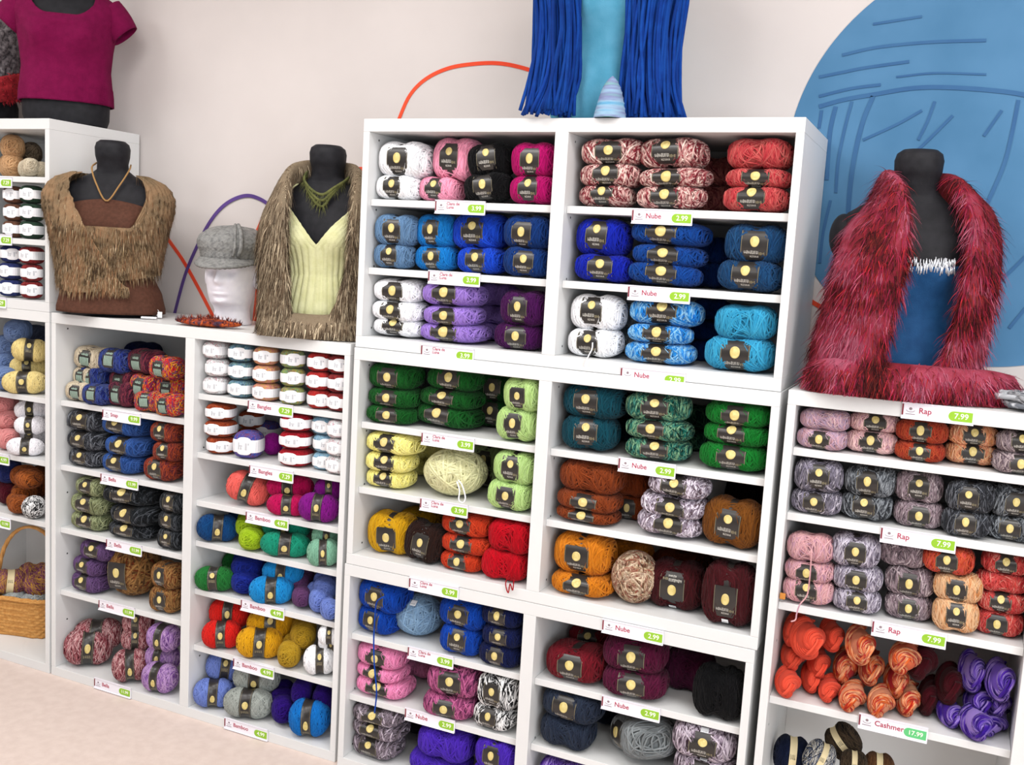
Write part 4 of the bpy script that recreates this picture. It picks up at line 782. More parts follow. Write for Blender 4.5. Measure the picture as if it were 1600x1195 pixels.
 ('skein','navyvar',(-1.027,0.052,1.016),(0.0514,0.0401,0.035),0.06,-0.01,1, 'B', 0, 0, 'navy streaked skein in the bottom row, first left shelf of low left cabinet'),
 ('skein','plumvar',(-0.878,0.116,1.139),(0.0625,0.0488,0.0404),-0.09,-0.01,0, 'B', 0, 0, 'plum mottled skein in the top row, first left shelf of low left cabinet'),
 ('skein','plumvar',(-0.966,0.113,1.064),(0.0534,0.0416,0.0388),-0.0,-0.02,2, 'B', 0, 0, 'plum mottled skein in the middle row, first left shelf of low left cabinet'),
 ('skein','plumvar',(-0.944,0.087,1.022),(0.057,0.0445,0.0411),-0.09,-0.01,0, 'B', 0, 0, 'plum mottled skein in the bottom row, first left shelf of low left cabinet'),
 ('skein','redmulti',(-0.752,0.077,1.133),(0.0562,0.0438,0.0377),-0.04,0.01,2, 'B', 0, 0, 'red multicolour skein in the top row, first left shelf of low left cabinet'),
 ('skein','redmulti',(-0.868,0.113,1.053),(0.0601,0.0469,0.0448),-0.08,0.05,0, 'B', 0, 0, 'left red multicolour skein in the middle row, first left shelf of low left cabinet'),
 ('skein','redmulti',(-0.758,0.108,1.063),(0.05,0.039,0.0421),0.12,0.0,2, 'B', 1, 0, 'right red multicolour skein in the middle row, first left shelf of low left cabinet'),
 ('skein','redmulti',(-0.811,0.07,1.015),(0.0532,0.0415,0.0339),0.1,-0.07,1, 'B', 0, 0, 'left red multicolour skein in the bottom row, first left shelf of low left cabinet'),
 ('skein','redmulti',(-0.707,0.049,1.017),(0.0519,0.0405,0.0358),-0.07,-0.06,0, 'B', 0, 0, 'right red multicolour skein in the bottom row, first left shelf of low left cabinet'),
 ('skein','navy',(-1.116,0.344,1.128),(0.0653,0.0509,0.0422),-0.01,-0.02,-1, 'A', 0, 0, 'dark navy skein, first left shelf of low left cabinet'),
]),
('yarn on the second left shelf of low left cabinet',(0.756, 0.961, -1.1846, -0.622, 0.392),[
 ('skein','greyblack2',(-1.112,0.093,0.913),(0.0761,0.0593,0.0361),0.06,-0.01,1, 'A', 0, 0, 'topmost black and grey skein, second left shelf of low left cabinet'),
 ('skein','greyblack2',(-1.11,0.094,0.848),(0.0788,0.0615,0.0338),-0.07,-0.01,1, 'A', 0, 0, 'middle black and grey skein, second left shelf of low left cabinet'),
 ('skein','greyblack2',(-1.1,0.089,0.788),(0.07,0.0546,0.0317),-0.01,-0.01,1, 'A', 0, 0, 'lowest black and grey skein, second left shelf of low left cabinet'),
 ('skein','denimvar',(-0.938,0.11,0.915),(0.0919,0.0716,0.0337),-0.09,-0.02,1, 'A', 0, 0, 'topmost denim blue skein, second left shelf of low left cabinet'),
 ('skein','denimvar',(-0.918,0.097,0.852),(0.0854,0.0666,0.0336),-0.03,-0.02,1, 'A', 1, 0, 'middle denim blue skein, second left shelf of low left cabinet'),
 ('skein','denimvar',(-0.936,0.093,0.79),(0.079,0.0616,0.0339),-0.06,-0.02,1, 'A', 0, 0, 'lowest denim blue skein, second left shelf of low left cabinet'),
 ('skein','rustvar',(-0.747,0.079,0.92),(0.0539,0.042,0.034),-0.01,-0.03,1, 'A', 0, 0, 'topmost rust and purple skein, second left shelf of low left cabinet'),
 ('skein','rustvar',(-0.734,0.072,0.859),(0.05,0.039,0.032),0.11,-0.03,1, 'A', 0, 0, 'middle rust and purple skein, second left shelf of low left cabinet'),
 ('skein','rustvar',(-0.762,0.082,0.794),(0.0634,0.0494,0.0383),0.01,-0.03,1, 'A', 0, 0, 'lowest rust and purple skein, second left shelf of low left cabinet'),
]),
('yarn on the third left shelf of low left cabinet',(0.534, 0.736, -1.1846, -0.622, 0.392),[
 ('skein','sagevar',(-1.077,0.087,0.688),(0.0627,0.0489,0.0311),-0.02,0.03,1, 'A', 0, 0, 'topmost sage green mottled skein, third left shelf of low left cabinet'),
 ('skein','sagevar',(-1.084,0.091,0.626),(0.0743,0.058,0.0353),0.05,0.03,1, 'A', 0, 0, 'middle sage green mottled skein, third left shelf of low left cabinet'),
 ('skein','sagevar',(-1.088,0.095,0.565),(0.0735,0.0573,0.0309),0.11,0.03,1, 'A', 0, 0, 'lowest sage green mottled skein, third left shelf of low left cabinet'),
 ('skein','blackvar',(-0.914,0.109,0.682),(0.0999,0.0779,0.0339),0.11,-0.02,1, 'A', 0, 0, 'topmost black and charcoal skein, third left shelf of low left cabinet'),
 ('skein','blackvar',(-0.889,0.102,0.62),(0.0922,0.0719,0.034),-0.1,-0.02,1, 'A', 0, 0, 'middle black and charcoal skein, third left shelf of low left cabinet'),
 ('skein','blackvar',(-0.9,0.106,0.562),(0.0898,0.07,0.0281),0.03,-0.02,1, 'A', 0, 0, 'lowest black and charcoal skein, third left shelf of low left cabinet'),
 ('skein','blackvar',(-0.698,0.07,0.694),(0.0516,0.0402,0.0347),-0.03,-0.01,1, 'A', 0, 0, 'topmost charcoal skein, third left shelf of low left cabinet'),
 ('skein','blackvar',(-0.706,0.074,0.632),(0.0524,0.0409,0.0328),-0.07,-0.01,1, 'A', 1, 0, 'middle charcoal skein, third left shelf of low left cabinet'),
 ('skein','blackvar',(-0.707,0.071,0.569),(0.0518,0.0404,0.0351),-0.02,-0.01,1, 'A', 0, 0, 'lowest charcoal skein, third left shelf of low left cabinet'),
]),
('yarn on the fourth left shelf of low left cabinet',(0.31, 0.514, -1.1846, -0.622, 0.392),[
 ('skein','purpledusty',(-1.05,0.092,0.465),(0.0689,0.0537,0.0336),0.04,0.01,1, 'A', 0, 0, 'topmost dusty purple skein, fourth left shelf of low left cabinet'),
 ('skein','purpledusty',(-1.088,0.091,0.405),(0.0667,0.0521,0.0317),-0.08,0.01,1, 'A', 0, 0, 'middle dusty purple skein, fourth left shelf of low left cabinet'),
 ('skein','purpledusty',(-1.091,0.088,0.344),(0.0662,0.0517,0.034),-0.04,0.01,1, 'A', 0, 0, 'lowest dusty purple skein, fourth left shelf of low left cabinet'),
 ('skein','purpledusty',(-1.121,0.275,0.344),(0.0673,0.0525,0.0339),-0.03,-0.02,1, 'A', 0, 0, 'dusty purple skein in the back row, fourth left shelf of low left cabinet'),
 ('ball','brownfur',(-0.94,0.135,0.401),(0.0888,0.0888,0.0913),0.05,-0.06,0, 'A', 0, 0, 'brown tweed ball, fourth left shelf of low left cabinet'),
 ('skein','brownfur',(-0.736,0.081,0.435),(0.0557,0.0434,0.0435),-0.08,-0.02,0, 'A', 0, 0, 'upper brown tweed skein of right stack, fourth left shelf of low left cabinet'),
 ('skein','brownfur',(-0.738,0.078,0.354),(0.0557,0.0434,0.0439),0.11,-0.02,0, 'A', 0, 0, 'lower brown tweed skein of right stack, fourth left shelf of low left cabinet'),
]),
('yarn on the fifth left shelf of low left cabinet',(0.034, 0.29, -1.1846, -0.622, 0.392),[
 ('wound','wine',(-1.103,0.127,0.133),(0.0831,0.0482,0.0541),0.6,-0.03,0, 'A', 0, 0, 'upper wine and pink yarn ball of left stack, fifth left shelf of low left cabinet'),
 ('wound','wine',(-1.114,0.088,0.097),(0.0807,0.0514,0.0624),0.74,0.06,0, 'A', 0, 0, 'lower wine and pink yarn ball of left stack, fifth left shelf of low left cabinet'),
 ('wound','wine',(-0.9,0.111,0.226),(0.0525,0.0366,0.041),0.47,0.01,1, 'A', 0, 0, 'wine and pink yarn ball in the top row, fifth left shelf of low left cabinet'),
 ('wound','wine',(-0.901,0.107,0.169),(0.0516,0.0387,0.0434),0.58,0.02,1, 'A', 0, 0, 'wine and pink yarn ball in the middle row, fifth left shelf of low left cabinet'),
 ('wound','wine',(-0.888,0.066,0.088),(0.0599,0.0474,0.0535),0.73,-0.06,2, 'A', 0, 0, 'wine and pink yarn ball in the bottom row, fifth left shelf of low left cabinet'),
 ('wound','purplepink',(-0.748,0.074,0.217),(0.056,0.0432,0.0449),0.17,0.03,2, 'A', 0, 0, 'purple and pink yarn ball in the top row, fifth left shelf of low left cabinet'),
 ('wound','purplepink',(-0.789,0.113,0.121),(0.0594,0.0403,0.0454),0.16,0.01,0, 'A', 0, 0, 'purple and pink yarn ball in the middle row, fifth left shelf of low left cabinet'),
 ('wound','purplepink',(-0.744,0.055,0.082),(0.0621,0.0424,0.0481),0.15,-0.02,2, 'A', 0, 0, 'purple and pink yarn ball in the bottom row, fifth left shelf of low left cabinet'),
]),
('yarn on the first right shelf of low left cabinet',(1.071, 1.246, -0.581, -0.029, 0.392),[
 ('squat','bwhite',(-0.541,0.067,1.212),(0.0384,0.0384,0.0281),0.11,-0.03,0, 'A', 0, 0, 'topmost white and grey yarn cake, first right shelf of low left cabinet'),
 ('squat','bwhite',(-0.54,0.067,1.156),(0.0385,0.0385,0.0282),0.69,-0.03,0, 'A', 0, 0, 'middle white and grey yarn cake, first right shelf of low left cabinet'),
 ('squat','bwhite',(-0.538,0.067,1.099),(0.0386,0.0386,0.0282),0.33,-0.03,0, 'A', 0, 0, 'lowest white and grey yarn cake, first right shelf of low left cabinet'),
 ('squat','bblue',(-0.442,0.066,1.212),(0.0379,0.0379,0.0281),0.46,0.03,0, 'A', 0, 0, 'topmost blue multicolour yarn cake, first right shelf of low left cabinet'),
 ('squat','bblue',(-0.44,0.067,1.156),(0.038,0.038,0.0282),0.36,0.03,0, 'A', 0, 0, 'middle blue multicolour yarn cake, first right shelf of low left cabinet'),
 ('squat','bblue',(-0.438,0.067,1.099),(0.0381,0.0381,0.0282),0.13,0.03,0, 'A', 0, 0, 'lowest blue multicolour yarn cake, first right shelf of low left cabinet'),
 ('squat','bpink',(-0.345,0.066,1.211),(0.0374,0.0374,0.0279),0.4,-0.02,0, 'A', 0, 0, 'topmost pink and yellow yarn cake, first right shelf of low left cabinet'),
 ('squat','bpink',(-0.343,0.066,1.155),(0.0375,0.0375,0.028),0.19,-0.02,0, 'A', 1, 0, 'middle pink and yellow yarn cake, first right shelf of low left cabinet'),
 ('squat','bpink',(-0.341,0.066,1.099),(0.0376,0.0376,0.028),-0.02,-0.02,0, 'A', 0, 0, 'lowest pink and yellow yarn cake, first right shelf of low left cabinet'),
 ('squat','bgreen',(-0.246,0.065,1.212),(0.0369,0.0369,0.0281),0.69,0.01,0, 'A', 0, 0, 'topmost green multicolour yarn cake, first right shelf of low left cabinet'),
 ('squat','bgreen',(-0.244,0.066,1.156),(0.037,0.037,0.0282),0.65,0.01,0, 'A', 0, 0, 'middle green multicolour yarn cake, first right shelf of low left cabinet'),
 ('squat','bgreen',(-0.242,0.066,1.099),(0.0371,0.0371,0.0282),0.45,0.01,0, 'A', 0, 0, 'lowest green multicolour yarn cake, first right shelf of low left cabinet'),
 ('squat','bred',(-0.147,0.065,1.212),(0.0364,0.0364,0.0281),0.54,0.01,0, 'A', 0, 0, 'topmost red yarn cake, first right shelf of low left cabinet'),
 ('squat','bred',(-0.145,0.065,1.156),(0.0365,0.0365,0.0282),0.09,0.01,0, 'A', 1, 0, 'middle red yarn cake, first right shelf of low left cabinet'),
 ('squat','bred',(-0.143,0.065,1.099),(0.0366,0.0366,0.0282),0.71,0.01,0, 'A', 0, 0, 'lowest red yarn cake, first right shelf of low left cabinet'),
 ('squat','bdarkred',(-0.071,0.065,1.212),(0.0361,0.0361,0.0281),0.47,0.01,0, 'A', 0, 0, 'topmost dark red yarn cake, first right shelf of low left cabinet'),
 ('squat','bdarkred',(-0.069,0.065,1.156),(0.0361,0.0361,0.0282),0.65,0.01,0, 'A', 0, 0, 'middle dark red yarn cake, first right shelf of low left cabinet'),
 ('squat','bdarkred',(-0.066,0.065,1.099),(0.0362,0.0362,0.0282),0.03,0.01,0, 'A', 0, 0, 'lowest dark red yarn cake, first right shelf of low left cabinet'),
]),
('yarn on the second right shelf of low left cabinet',(0.882, 1.051, -0.581, -0.029, 0.392),[
 ('squat','brust',(-0.523,0.073,1.016),(0.0448,0.0448,0.0268),0.43,-0.02,0, 'A', 0, 0, 'topmost rust orange yarn cake, second right shelf of low left cabinet'),
 ('squat','brust',(-0.522,0.073,0.963),(0.0449,0.0449,0.0269),0.12,-0.02,0, 'A', 1, 0, 'middle rust orange yarn cake, second right shelf of low left cabinet'),
 ('squat','brust',(-0.521,0.074,0.909),(0.045,0.045,0.0269),0.77,-0.02,0, 'A', 0, 0, 'lowest rust orange yarn cake, second right shelf of low left cabinet'),
 ('squat','brust',(-0.538,0.236,0.969),(0.0396,0.0396,0.0289),0.43,0.02,0, 'A', 0, 0, 'upper rust orange yarn cake in the back row, second right shelf of low left cabinet'),
 ('squat','brust',(-0.536,0.236,0.911),(0.0397,0.0397,0.029),0.21,0.02,0, 'A', 0, 0, 'lower rust orange yarn cake in the back row, second right shelf of low left cabinet'),
 ('squat','bblue2',(-0.41,0.072,0.924),(0.0433,0.0433,0.0424),0.33,-0.02,0, 'A', 0, 0, 'bright blue mottled yarn cake, second right shelf of low left cabinet'),
 ('squat','bblue2',(-0.504,0.279,0.92),(0.0425,0.0425,0.0385),0.25,-0.02,0, 'A', 0, 0, 'bright blue mottled yarn cake in the back row, second right shelf of low left cabinet'),
 ('ball','fuchsia',(-0.377,0.148,0.917),(0.0324,0.0324,0.0348),1.63,0.05,-1, 'A', 0, 0, 'fuchsia ball, second right shelf of low left cabinet'),
 ('squat','bred2',(-0.233,0.077,1.018),(0.0481,0.0481,0.0271),0.58,-0.02,0, 'A', 0, 0, 'topmost crimson yarn cake, second right shelf of low left cabinet'),
 ('squat','bred2',(-0.231,0.077,0.964),(0.0482,0.0482,0.0272),0.34,-0.02,0, 'A', 0, 0, 'middle crimson yarn cake, second right shelf of low left cabinet'),
 ('squat','bred2',(-0.229,0.077,0.909),(0.0483,0.0483,0.0272),0.14,-0.02,0, 'A', 0, 0, 'lowest crimson yarn cake, second right shelf of low left cabinet'),
 ('squat','blight',(-0.134,0.088,1.018),(0.0371,0.0371,0.0271),0.15,-0.01,0, 'A', 0, 0, 'topmost light blue yarn cake, second right shelf of low left cabinet'),
 ('squat','blight',(-0.132,0.088,0.964),(0.0372,0.0372,0.0272),0.64,-0.01,0, 'A', 0, 0, 'middle light blue yarn cake, second right shelf of low left cabinet'),
 ('squat','blight',(-0.129,0.088,0.909),(0.0373,0.0373,0.0272),0.35,-0.01,0, 'A', 0, 0, 'lowest light blue yarn cake, second right shelf of low left cabinet'),
 ('squat','bwhite',(-0.062,0.063,1.018),(0.034,0.034,0.0271),0.54,-0.02,0, 'A', 0, 0, 'topmost white yarn cake, second right shelf of low left cabinet'),
 ('squat','bwhite',(-0.062,0.063,0.964),(0.034,0.034,0.0272),0.0,-0.02,0, 'A', 0, 0, 'middle white yarn cake, second right shelf of low left cabinet'),
 ('squat','bwhite',(-0.062,0.063,0.909),(0.0341,0.0341,0.0273),0.06,-0.02,0, 'A', 0, 0, 'lowest white yarn cake, second right shelf of low left cabinet'),
]),
('yarn on the third right shelf of low left cabinet',(0.725, 0.862, -0.581, -0.029, 0.392),[
 ('wound','coralpink',(-0.415,0.083,0.775),(0.0693,0.0468,0.0475),0.38,0.29,2, 'A', 0, 0, 'coral pink yarn ball, third right shelf of low left cabinet'),
 ('wound','crimson',(-0.268,0.101,0.804),(0.0728,0.0353,0.0363),0.35,-0.04,2, 'A', 0, 0, 'upper crimson pink yarn ball, third right shelf of low left cabinet'),
 ('wound','crimson',(-0.242,0.057,0.757),(0.0638,0.0314,0.0323),0.43,-0.0,2, 'A', 0, 0, 'lower crimson pink yarn ball, third right shelf of low left cabinet'),
 ('wound','vividpurple',(-0.126,0.104,0.817),(0.0432,0.0306,0.0336),0.58,-0.04,1, 'A', 0, 0, 'upper vivid purple yarn ball, third right shelf of low left cabinet'),
 ('wound','vividpurple',(-0.125,0.054,0.767),(0.0611,0.0381,0.042),0.37,0.06,0, 'A', 0, 0, 'lower vivid purple yarn ball, third right shelf of low left cabinet'),
]),
('yarn on the fourth right shelf of low left cabinet',(0.592, 0.705, -0.581, -0.029, 0.392),[
 ('wound','bluedeep',(-0.524,0.066,0.635),(0.0649,0.0368,0.0427),0.67,0.06,2, 'A', 0, 0, 'right deep teal blue yarn ball, fourth right shelf of low left cabinet'),
 ('wound','bluedeep',(-0.525,0.208,0.629),(0.0654,0.0346,0.0368),0.62,0.03,1, 'A', 0, 0, 'left deep teal blue yarn ball, fourth right shelf of low left cabinet'),
 ('end','lime',(-0.452,0.137,0.647),(0.074,0.042,0.0353),-0.98,0.02,-1, 'A', 0, 0, 'left lime green yarn ball, fourth right shelf of low left cabinet'),
 ('end','lime',(-0.39,0.082,0.627),(0.074,0.0401,0.0354),-1.09,-0.01,-1, 'A', 0, 0, 'right lime green yarn ball, fourth right shelf of low left cabinet'),
 ('wound','jade',(-0.283,0.106,0.668),(0.075,0.0316,0.0327),0.37,0.03,0, 'A', 0, 0, 'upper jade green yarn ball, fourth right shelf of low left cabinet'),
 ('wound','jade',(-0.248,0.059,0.629),(0.0758,0.0358,0.037),0.54,0.06,2, 'A', 0, 0, 'lower jade green yarn ball, fourth right shelf of low left cabinet'),
 ('wound','mint',(-0.128,0.103,0.669),(0.0442,0.0295,0.032),0.57,0.05,0, 'A', 0, 0, 'upper pale mint yarn ball, fourth right shelf of low left cabinet'),
 ('wound','mint',(-0.102,0.051,0.632),(0.048,0.0369,0.0402),0.57,-0.03,0, 'A', 0, 0, 'lower pale mint yarn ball, fourth right shelf of low left cabinet'),
]),
('yarn on the fifth right shelf of low left cabinet',(0.431, 0.572, -0.581, -0.029, 0.392),[
 ('wound','grass',(-0.519,0.053,0.47),(0.0639,0.0348,0.0387),0.41,-0.04,1, 'A', 0, 0, 'right grass green yarn ball, fifth right shelf of low left cabinet'),
 ('wound','grass',(-0.527,0.186,0.489),(0.0595,0.0356,0.0395),0.64,-0.06,0, 'A', 0, 0, 'left grass green yarn ball, fifth right shelf of low left cabinet'),
 ('end','indigo',(-0.452,0.139,0.508),(0.074,0.0537,0.0393),-0.96,0.01,-1, 'A', 0, 0, 'upper indigo blue yarn ball, fifth right shelf of low left cabinet'),
 ('end','indigo',(-0.432,0.114,0.469),(0.074,0.0482,0.0376),-1.12,0.06,-1, 'A', 0, 0, 'lower indigo blue yarn ball, fifth right shelf of low left cabinet'),
 ('wound','sky',(-0.293,0.11,0.52),(0.0649,0.0336,0.0373),0.38,0.0,2, 'A', 0, 0, 'upper bright sky blue yarn ball, fifth right shelf of low left cabinet'),
 ('wound','sky',(-0.298,0.061,0.473),(0.0679,0.0376,0.0419),0.56,0.0,2, 'A', 0, 0, 'lower bright sky blue yarn ball, fifth right shelf of low left cabinet'),
 ('end','aubergine',(-0.262,0.171,0.471),(0.074,0.0337,0.0397),-1.17,0.06,-1, 'A', 0, 0, 'left dusty aubergine yarn ball, fifth right shelf of low left cabinet'),
 ('end','aubergine',(-0.216,0.104,0.462),(0.074,0.0298,0.0311),-0.89,-0.06,-1, 'A', 0, 0, 'right dusty aubergine yarn ball, fifth right shelf of low left cabinet'),
 ('end','peri',(-0.15,0.137,0.496),(0.074,0.0369,0.0368),-0.97,0.05,-1, 'A', 0, 0, 'left periwinkle yarn ball in the upper row, fifth right shelf of low left cabinet'),
 ('end','peri',(-0.149,0.102,0.468),(0.074,0.0333,0.0373),-0.81,0.03,-1, 'A', 0, 0, 'right periwinkle yarn ball in the upper row, fifth right shelf of low left cabinet'),
 ('end','peri',(-0.088,0.067,0.462),(0.074,0.0275,0.0307),-0.73,-0.01,-1, 'A', 0, 0, 'periwinkle yarn ball in the lower row, fifth right shelf of low left cabinet'),
]),
('yarn on the sixth right shelf of low left cabinet',(0.241, 0.411, -0.581, -0.029, 0.392),[
 ('wound','scarlet',(-0.506,0.118,0.339),(0.0673,0.0425,0.0476),0.44,0.01,0, 'A', 0, 0, 'upper scarlet yarn ball, sixth right shelf of low left cabinet'),
 ('wound','scarlet',(-0.493,0.064,0.285),(0.0626,0.0388,0.0436),0.55,-0.03,0, 'A', 0, 0, 'lower scarlet yarn ball, sixth right shelf of low left cabinet'),
 ('wound','gold',(-0.345,0.123,0.332),(0.0741,0.0437,0.049),0.6,0.0,1, 'A', 0, 0, 'upper golden yellow yarn ball, sixth right shelf of low left cabinet'),
 ('wound','gold',(-0.341,0.066,0.288),(0.0727,0.042,0.0473),0.59,0.05,0, 'A', 0, 0, 'lower golden yellow yarn ball, sixth right shelf of low left cabinet'),
 ('end','olivegold',(-0.222,0.131,0.328),(0.074,0.0403,0.0418),-0.99,-0.07,-1, 'A', 0, 0, 'upper olive gold yarn ball, sixth right shelf of low left cabinet'),
 ('end','olivegold',(-0.231,0.084,0.282),(0.074,0.036,0.0407),-1.17,0.07,-1, 'A', 0, 0, 'lower olive gold yarn ball, sixth right shelf of low left cabinet'),
 ('wound','white',(-0.073,0.062,0.376),(0.0366,0.0272,0.0306),0.43,-0.01,1, 'A', 0, 0, 'white yarn ball in the top row, sixth right shelf of low left cabinet'),
 ('wound','white',(-0.089,0.095,0.336),(0.0402,0.031,0.0349),0.5,-0.02,0, 'A', 0, 0, 'white yarn ball in the middle row, sixth right shelf of low left cabinet'),
 ('wound','white',(-0.109,0.065,0.285),(0.0498,0.0387,0.0438),0.57,-0.04,1, 'A', 0, 0, 'white yarn ball in the bottom row, sixth right shelf of low left cabinet'),
]),
('yarn on the seventh right shelf of low left cabinet',(0.034, 0.221, -0.581, -0.029, 0.392),[
 ('wound','peri',(-0.527,0.118,0.152),(0.0626,0.0402,0.0465),0.63,0.11,1, 'A', 0, 0, 'periwinkle yarn ball in the upper row, seventh right shelf of low left cabinet'),
 ('wound','peri',(-0.521,0.134,0.075),(0.0625,0.0353,0.04),0.42,0.12,2, 'A', 0, 0, 'right periwinkle yarn ball in the lower row, seventh right shelf of low left cabinet'),
 ('wound','peri',(-0.523,0.061,0.079),(0.0635,0.0395,0.045),0.61,0.03,2, 'A', 0, 0, 'left periwinkle yarn ball in the lower row, seventh right shelf of low left cabinet'),
 ('wound','palegrey',(-0.386,0.112,0.144),(0.0767,0.0383,0.0435),0.39,0.01,2, 'A', 0, 0, 'pale grey yarn ball in the upper row, seventh right shelf of low left cabinet'),
 ('wound','palegrey',(-0.406,0.129,0.071),(0.071,0.0326,0.0372),0.39,-0.02,1, 'A', 0, 0, 'left pale grey yarn ball in the lower row, seventh right shelf of low left cabinet'),
 ('wound','palegrey',(-0.375,0.06,0.08),(0.0799,0.0406,0.0464),0.37,0.0,0, 'A', 0, 0, 'right pale grey yarn ball in the lower row, seventh right shelf of low left cabinet'),
 ('end','deepviolet',(-0.303,0.153,0.078),(0.074,0.0343,0.0439),-0.87,0.05,-1, 'A', 0, 0, 'left deep violet yarn ball in the lower row, seventh right shelf of low left cabinet'),
 ('end','deepviolet',(-0.275,0.101,0.078),(0.074,0.0363,0.044),-0.78,-0.07,-1, 'A', 0, 0, 'centre deep violet yarn ball in the lower row, seventh right shelf of low left cabinet'),
 ('end','deepviolet',(-0.21,0.128,0.146),(0.074,0.0322,0.0389),-1.2,-0.0,-1, 'A', 1, 0, 'left deep violet yarn ball in the upper row, seventh right shelf of low left cabinet'),
 ('end','deepviolet',(-0.224,0.153,0.076),(0.074,0.0322,0.0415),-1.01,-0.07,-1, 'A', 0, 0, 'right deep violet yarn ball in the lower row, seventh right shelf of low left cabinet'),
 ('end','deepviolet',(-0.14,0.138,0.13),(0.074,0.0318,0.0502),-1.09,-0.05,-1, 'A', 0, 0, 'right deep violet yarn ball in the upper row, seventh right shelf of low left cabinet'),
 ('wound','brightblue',(-0.148,0.139,0.074),(0.049,0.0353,0.0403),0.54,0.02,0, 'A', 0, 0, 'bright blue yarn ball, seventh right shelf of low left cabinet'),
 ('wound','brightblue',(-0.139,0.063,0.09),(0.0633,0.0487,0.056),0.35,-0.03,2, 'A', 0, 0, 'bright blue yarn ball at the front, seventh right shelf of low left cabinet'),
]),
('yarn on the first shelf of far left top cabinet',(1.73, 1.885, -1.8, -1.2384, 0.392),[
 ('end','tan',(-1.537,0.135,1.838),(0.074,0.0395,0.0427),-0.7,0.04,-1, 'A', 0, 0, 'upper tan yarn ball, first shelf of far left top cabinet'),
 ('end','tan',(-1.54,0.132,1.773),(0.074,0.0375,0.0428),-0.56,-0.02,-1, 'A', 0, 0, 'lower tan yarn ball, first shelf of far left top cabinet'),
 ('end','tanbrown',(-1.568,0.241,1.83),(0.074,0.0322,0.0371),-0.77,-0.0,-1, 'A', 0, 0, 'brownish tan yarn ball, first shelf of far left top cabinet'),
 ('end','ecru',(-1.411,0.096,1.762),(0.074,0.0288,0.0311),-0.51,-0.07,-1, 'A', 0, 0, 'left ecru yarn ball, first shelf of far left top cabinet'),
 ('end','ecru',(-1.393,0.142,1.759),(0.074,0.0246,0.0289),-0.91,0.0,-1, 'A', 0, 0, 'right ecru yarn ball, first shelf of far left top cabinet'),
]),
('yarn on the second shelf of far left top cabinet',(1.52, 1.71, -1.8, -1.2384, 0.392),[
 ('squat','bbrown',(-1.458,0.075,1.669),(0.0312,0.0312,0.0297),0.4,0.0,0, 'A', 0, 0, 'topmost brown yarn cake, second shelf of far left top cabinet'),
 ('squat','bbrown',(-1.458,0.075,1.609),(0.0313,0.0313,0.0298),0.56,0.0,0, 'A', 1, 0, 'middle brown yarn cake, second shelf of far left top cabinet'),
 ('squat','bbrown',(-1.459,0.075,1.55),(0.0314,0.0314,0.0298),0.32,0.0,0, 'A', 0, 0, 'lowest brown yarn cake, second shelf of far left top cabinet'),
 ('squat','bdkgreen',(-1.375,0.079,1.673),(0.0354,0.0354,0.0306),0.46,-0.02,0, 'A', 0, 0, 'topmost dark green yarn cake, second shelf of far left top cabinet'),
 ('squat','bdkgreen',(-1.375,0.079,1.612),(0.0355,0.0355,0.0307),0.44,-0.02,0, 'A', 1, 0, 'middle dark green yarn cake, second shelf of far left top cabinet'),
 ('squat','bdkgreen',(-1.376,0.079,1.551),(0.0355,0.0355,0.0307),0.46,-0.02,0, 'A', 0, 0, 'lowest dark green yarn cake, second shelf of far left top cabinet'),
]),
('yarn on the third shelf of far left top cabinet',(1.314, 1.5, -1.8, -1.2384, 0.392),[
 ('squat','bnavy',(-1.478,0.08,1.464),(0.0361,0.0361,0.0299),0.95,0.02,0, 'A', 0, 0, 'topmost navy yarn cake, third shelf of far left top cabinet'),
 ('squat','bnavy',(-1.479,0.08,1.404),(0.0362,0.0362,0.03),0.22,0.02,0, 'A', 0, 0, 'middle navy yarn cake, third shelf of far left top cabinet'),
 ('squat','bnavy',(-1.479,0.08,1.344),(0.0363,0.0363,0.0301),0.5,0.02,0, 'A', 0, 0, 'lowest navy yarn cake, third shelf of far left top cabinet'),
 ('squat','bdarkred',(-1.376,0.079,1.464),(0.0356,0.0356,0.0299),0.22,0.0,0, 'A', 0, 0, 'topmost dark red yarn cake, third shelf of far left top cabinet'),
 ('squat','bdarkred',(-1.376,0.079,1.404),(0.0357,0.0357,0.03),0.87,0.0,0, 'A', 1, 0, 'middle dark red yarn cake, third shelf of far left top cabinet'),
 ('squat','bdarkred',(-1.377,0.079,1.344),(0.0358,0.0358,0.0301),0.89,0.0,0, 'A', 0, 0, 'lowest dark red yarn cake, third shelf of far left top cabinet'),
]),
('yarn on the first shelf of far left bottom cabinet',(0.978, 1.246, -1.8, -1.2384, 0.392),[
 ('end','slatelight',(-1.534,0.151,1.185),(0.074,0.0431,0.042),-0.86,0.0,-1, 'A', 0, 0, 'light slate blue yarn ball in the top row, first shelf of far left bottom cabinet'),
 ('end','slatelight',(-1.619,0.17,1.121),(0.074,0.0434,0.04),-0.63,-0.05,-1, 'A', 0, 0, 'light slate blue yarn ball in the second row, first shelf of far left bottom cabinet'),
 ('end','slatelight',(-1.607,0.165,1.066),(0.074,0.0434,0.04),-0.67,0.01,-1, 'A', 1, 0, 'light slate blue yarn ball in the third row, first shelf of far left bottom cabinet'),
 ('end','slatelight',(-1.513,0.075,1.018),(0.074,0.0435,0.0401),-0.58,-0.05,-1, 'A', 0, 0, 'light slate blue yarn ball in the bottom row, first shelf of far left bottom cabinet'),
 ('end','slatedark',(-1.641,0.323,1.14),(0.08,0.0493,0.0494),-0.47,-0.03,-1, 'A', 0, 0, 'dark slate yarn ball, first shelf of far left bottom cabinet'),
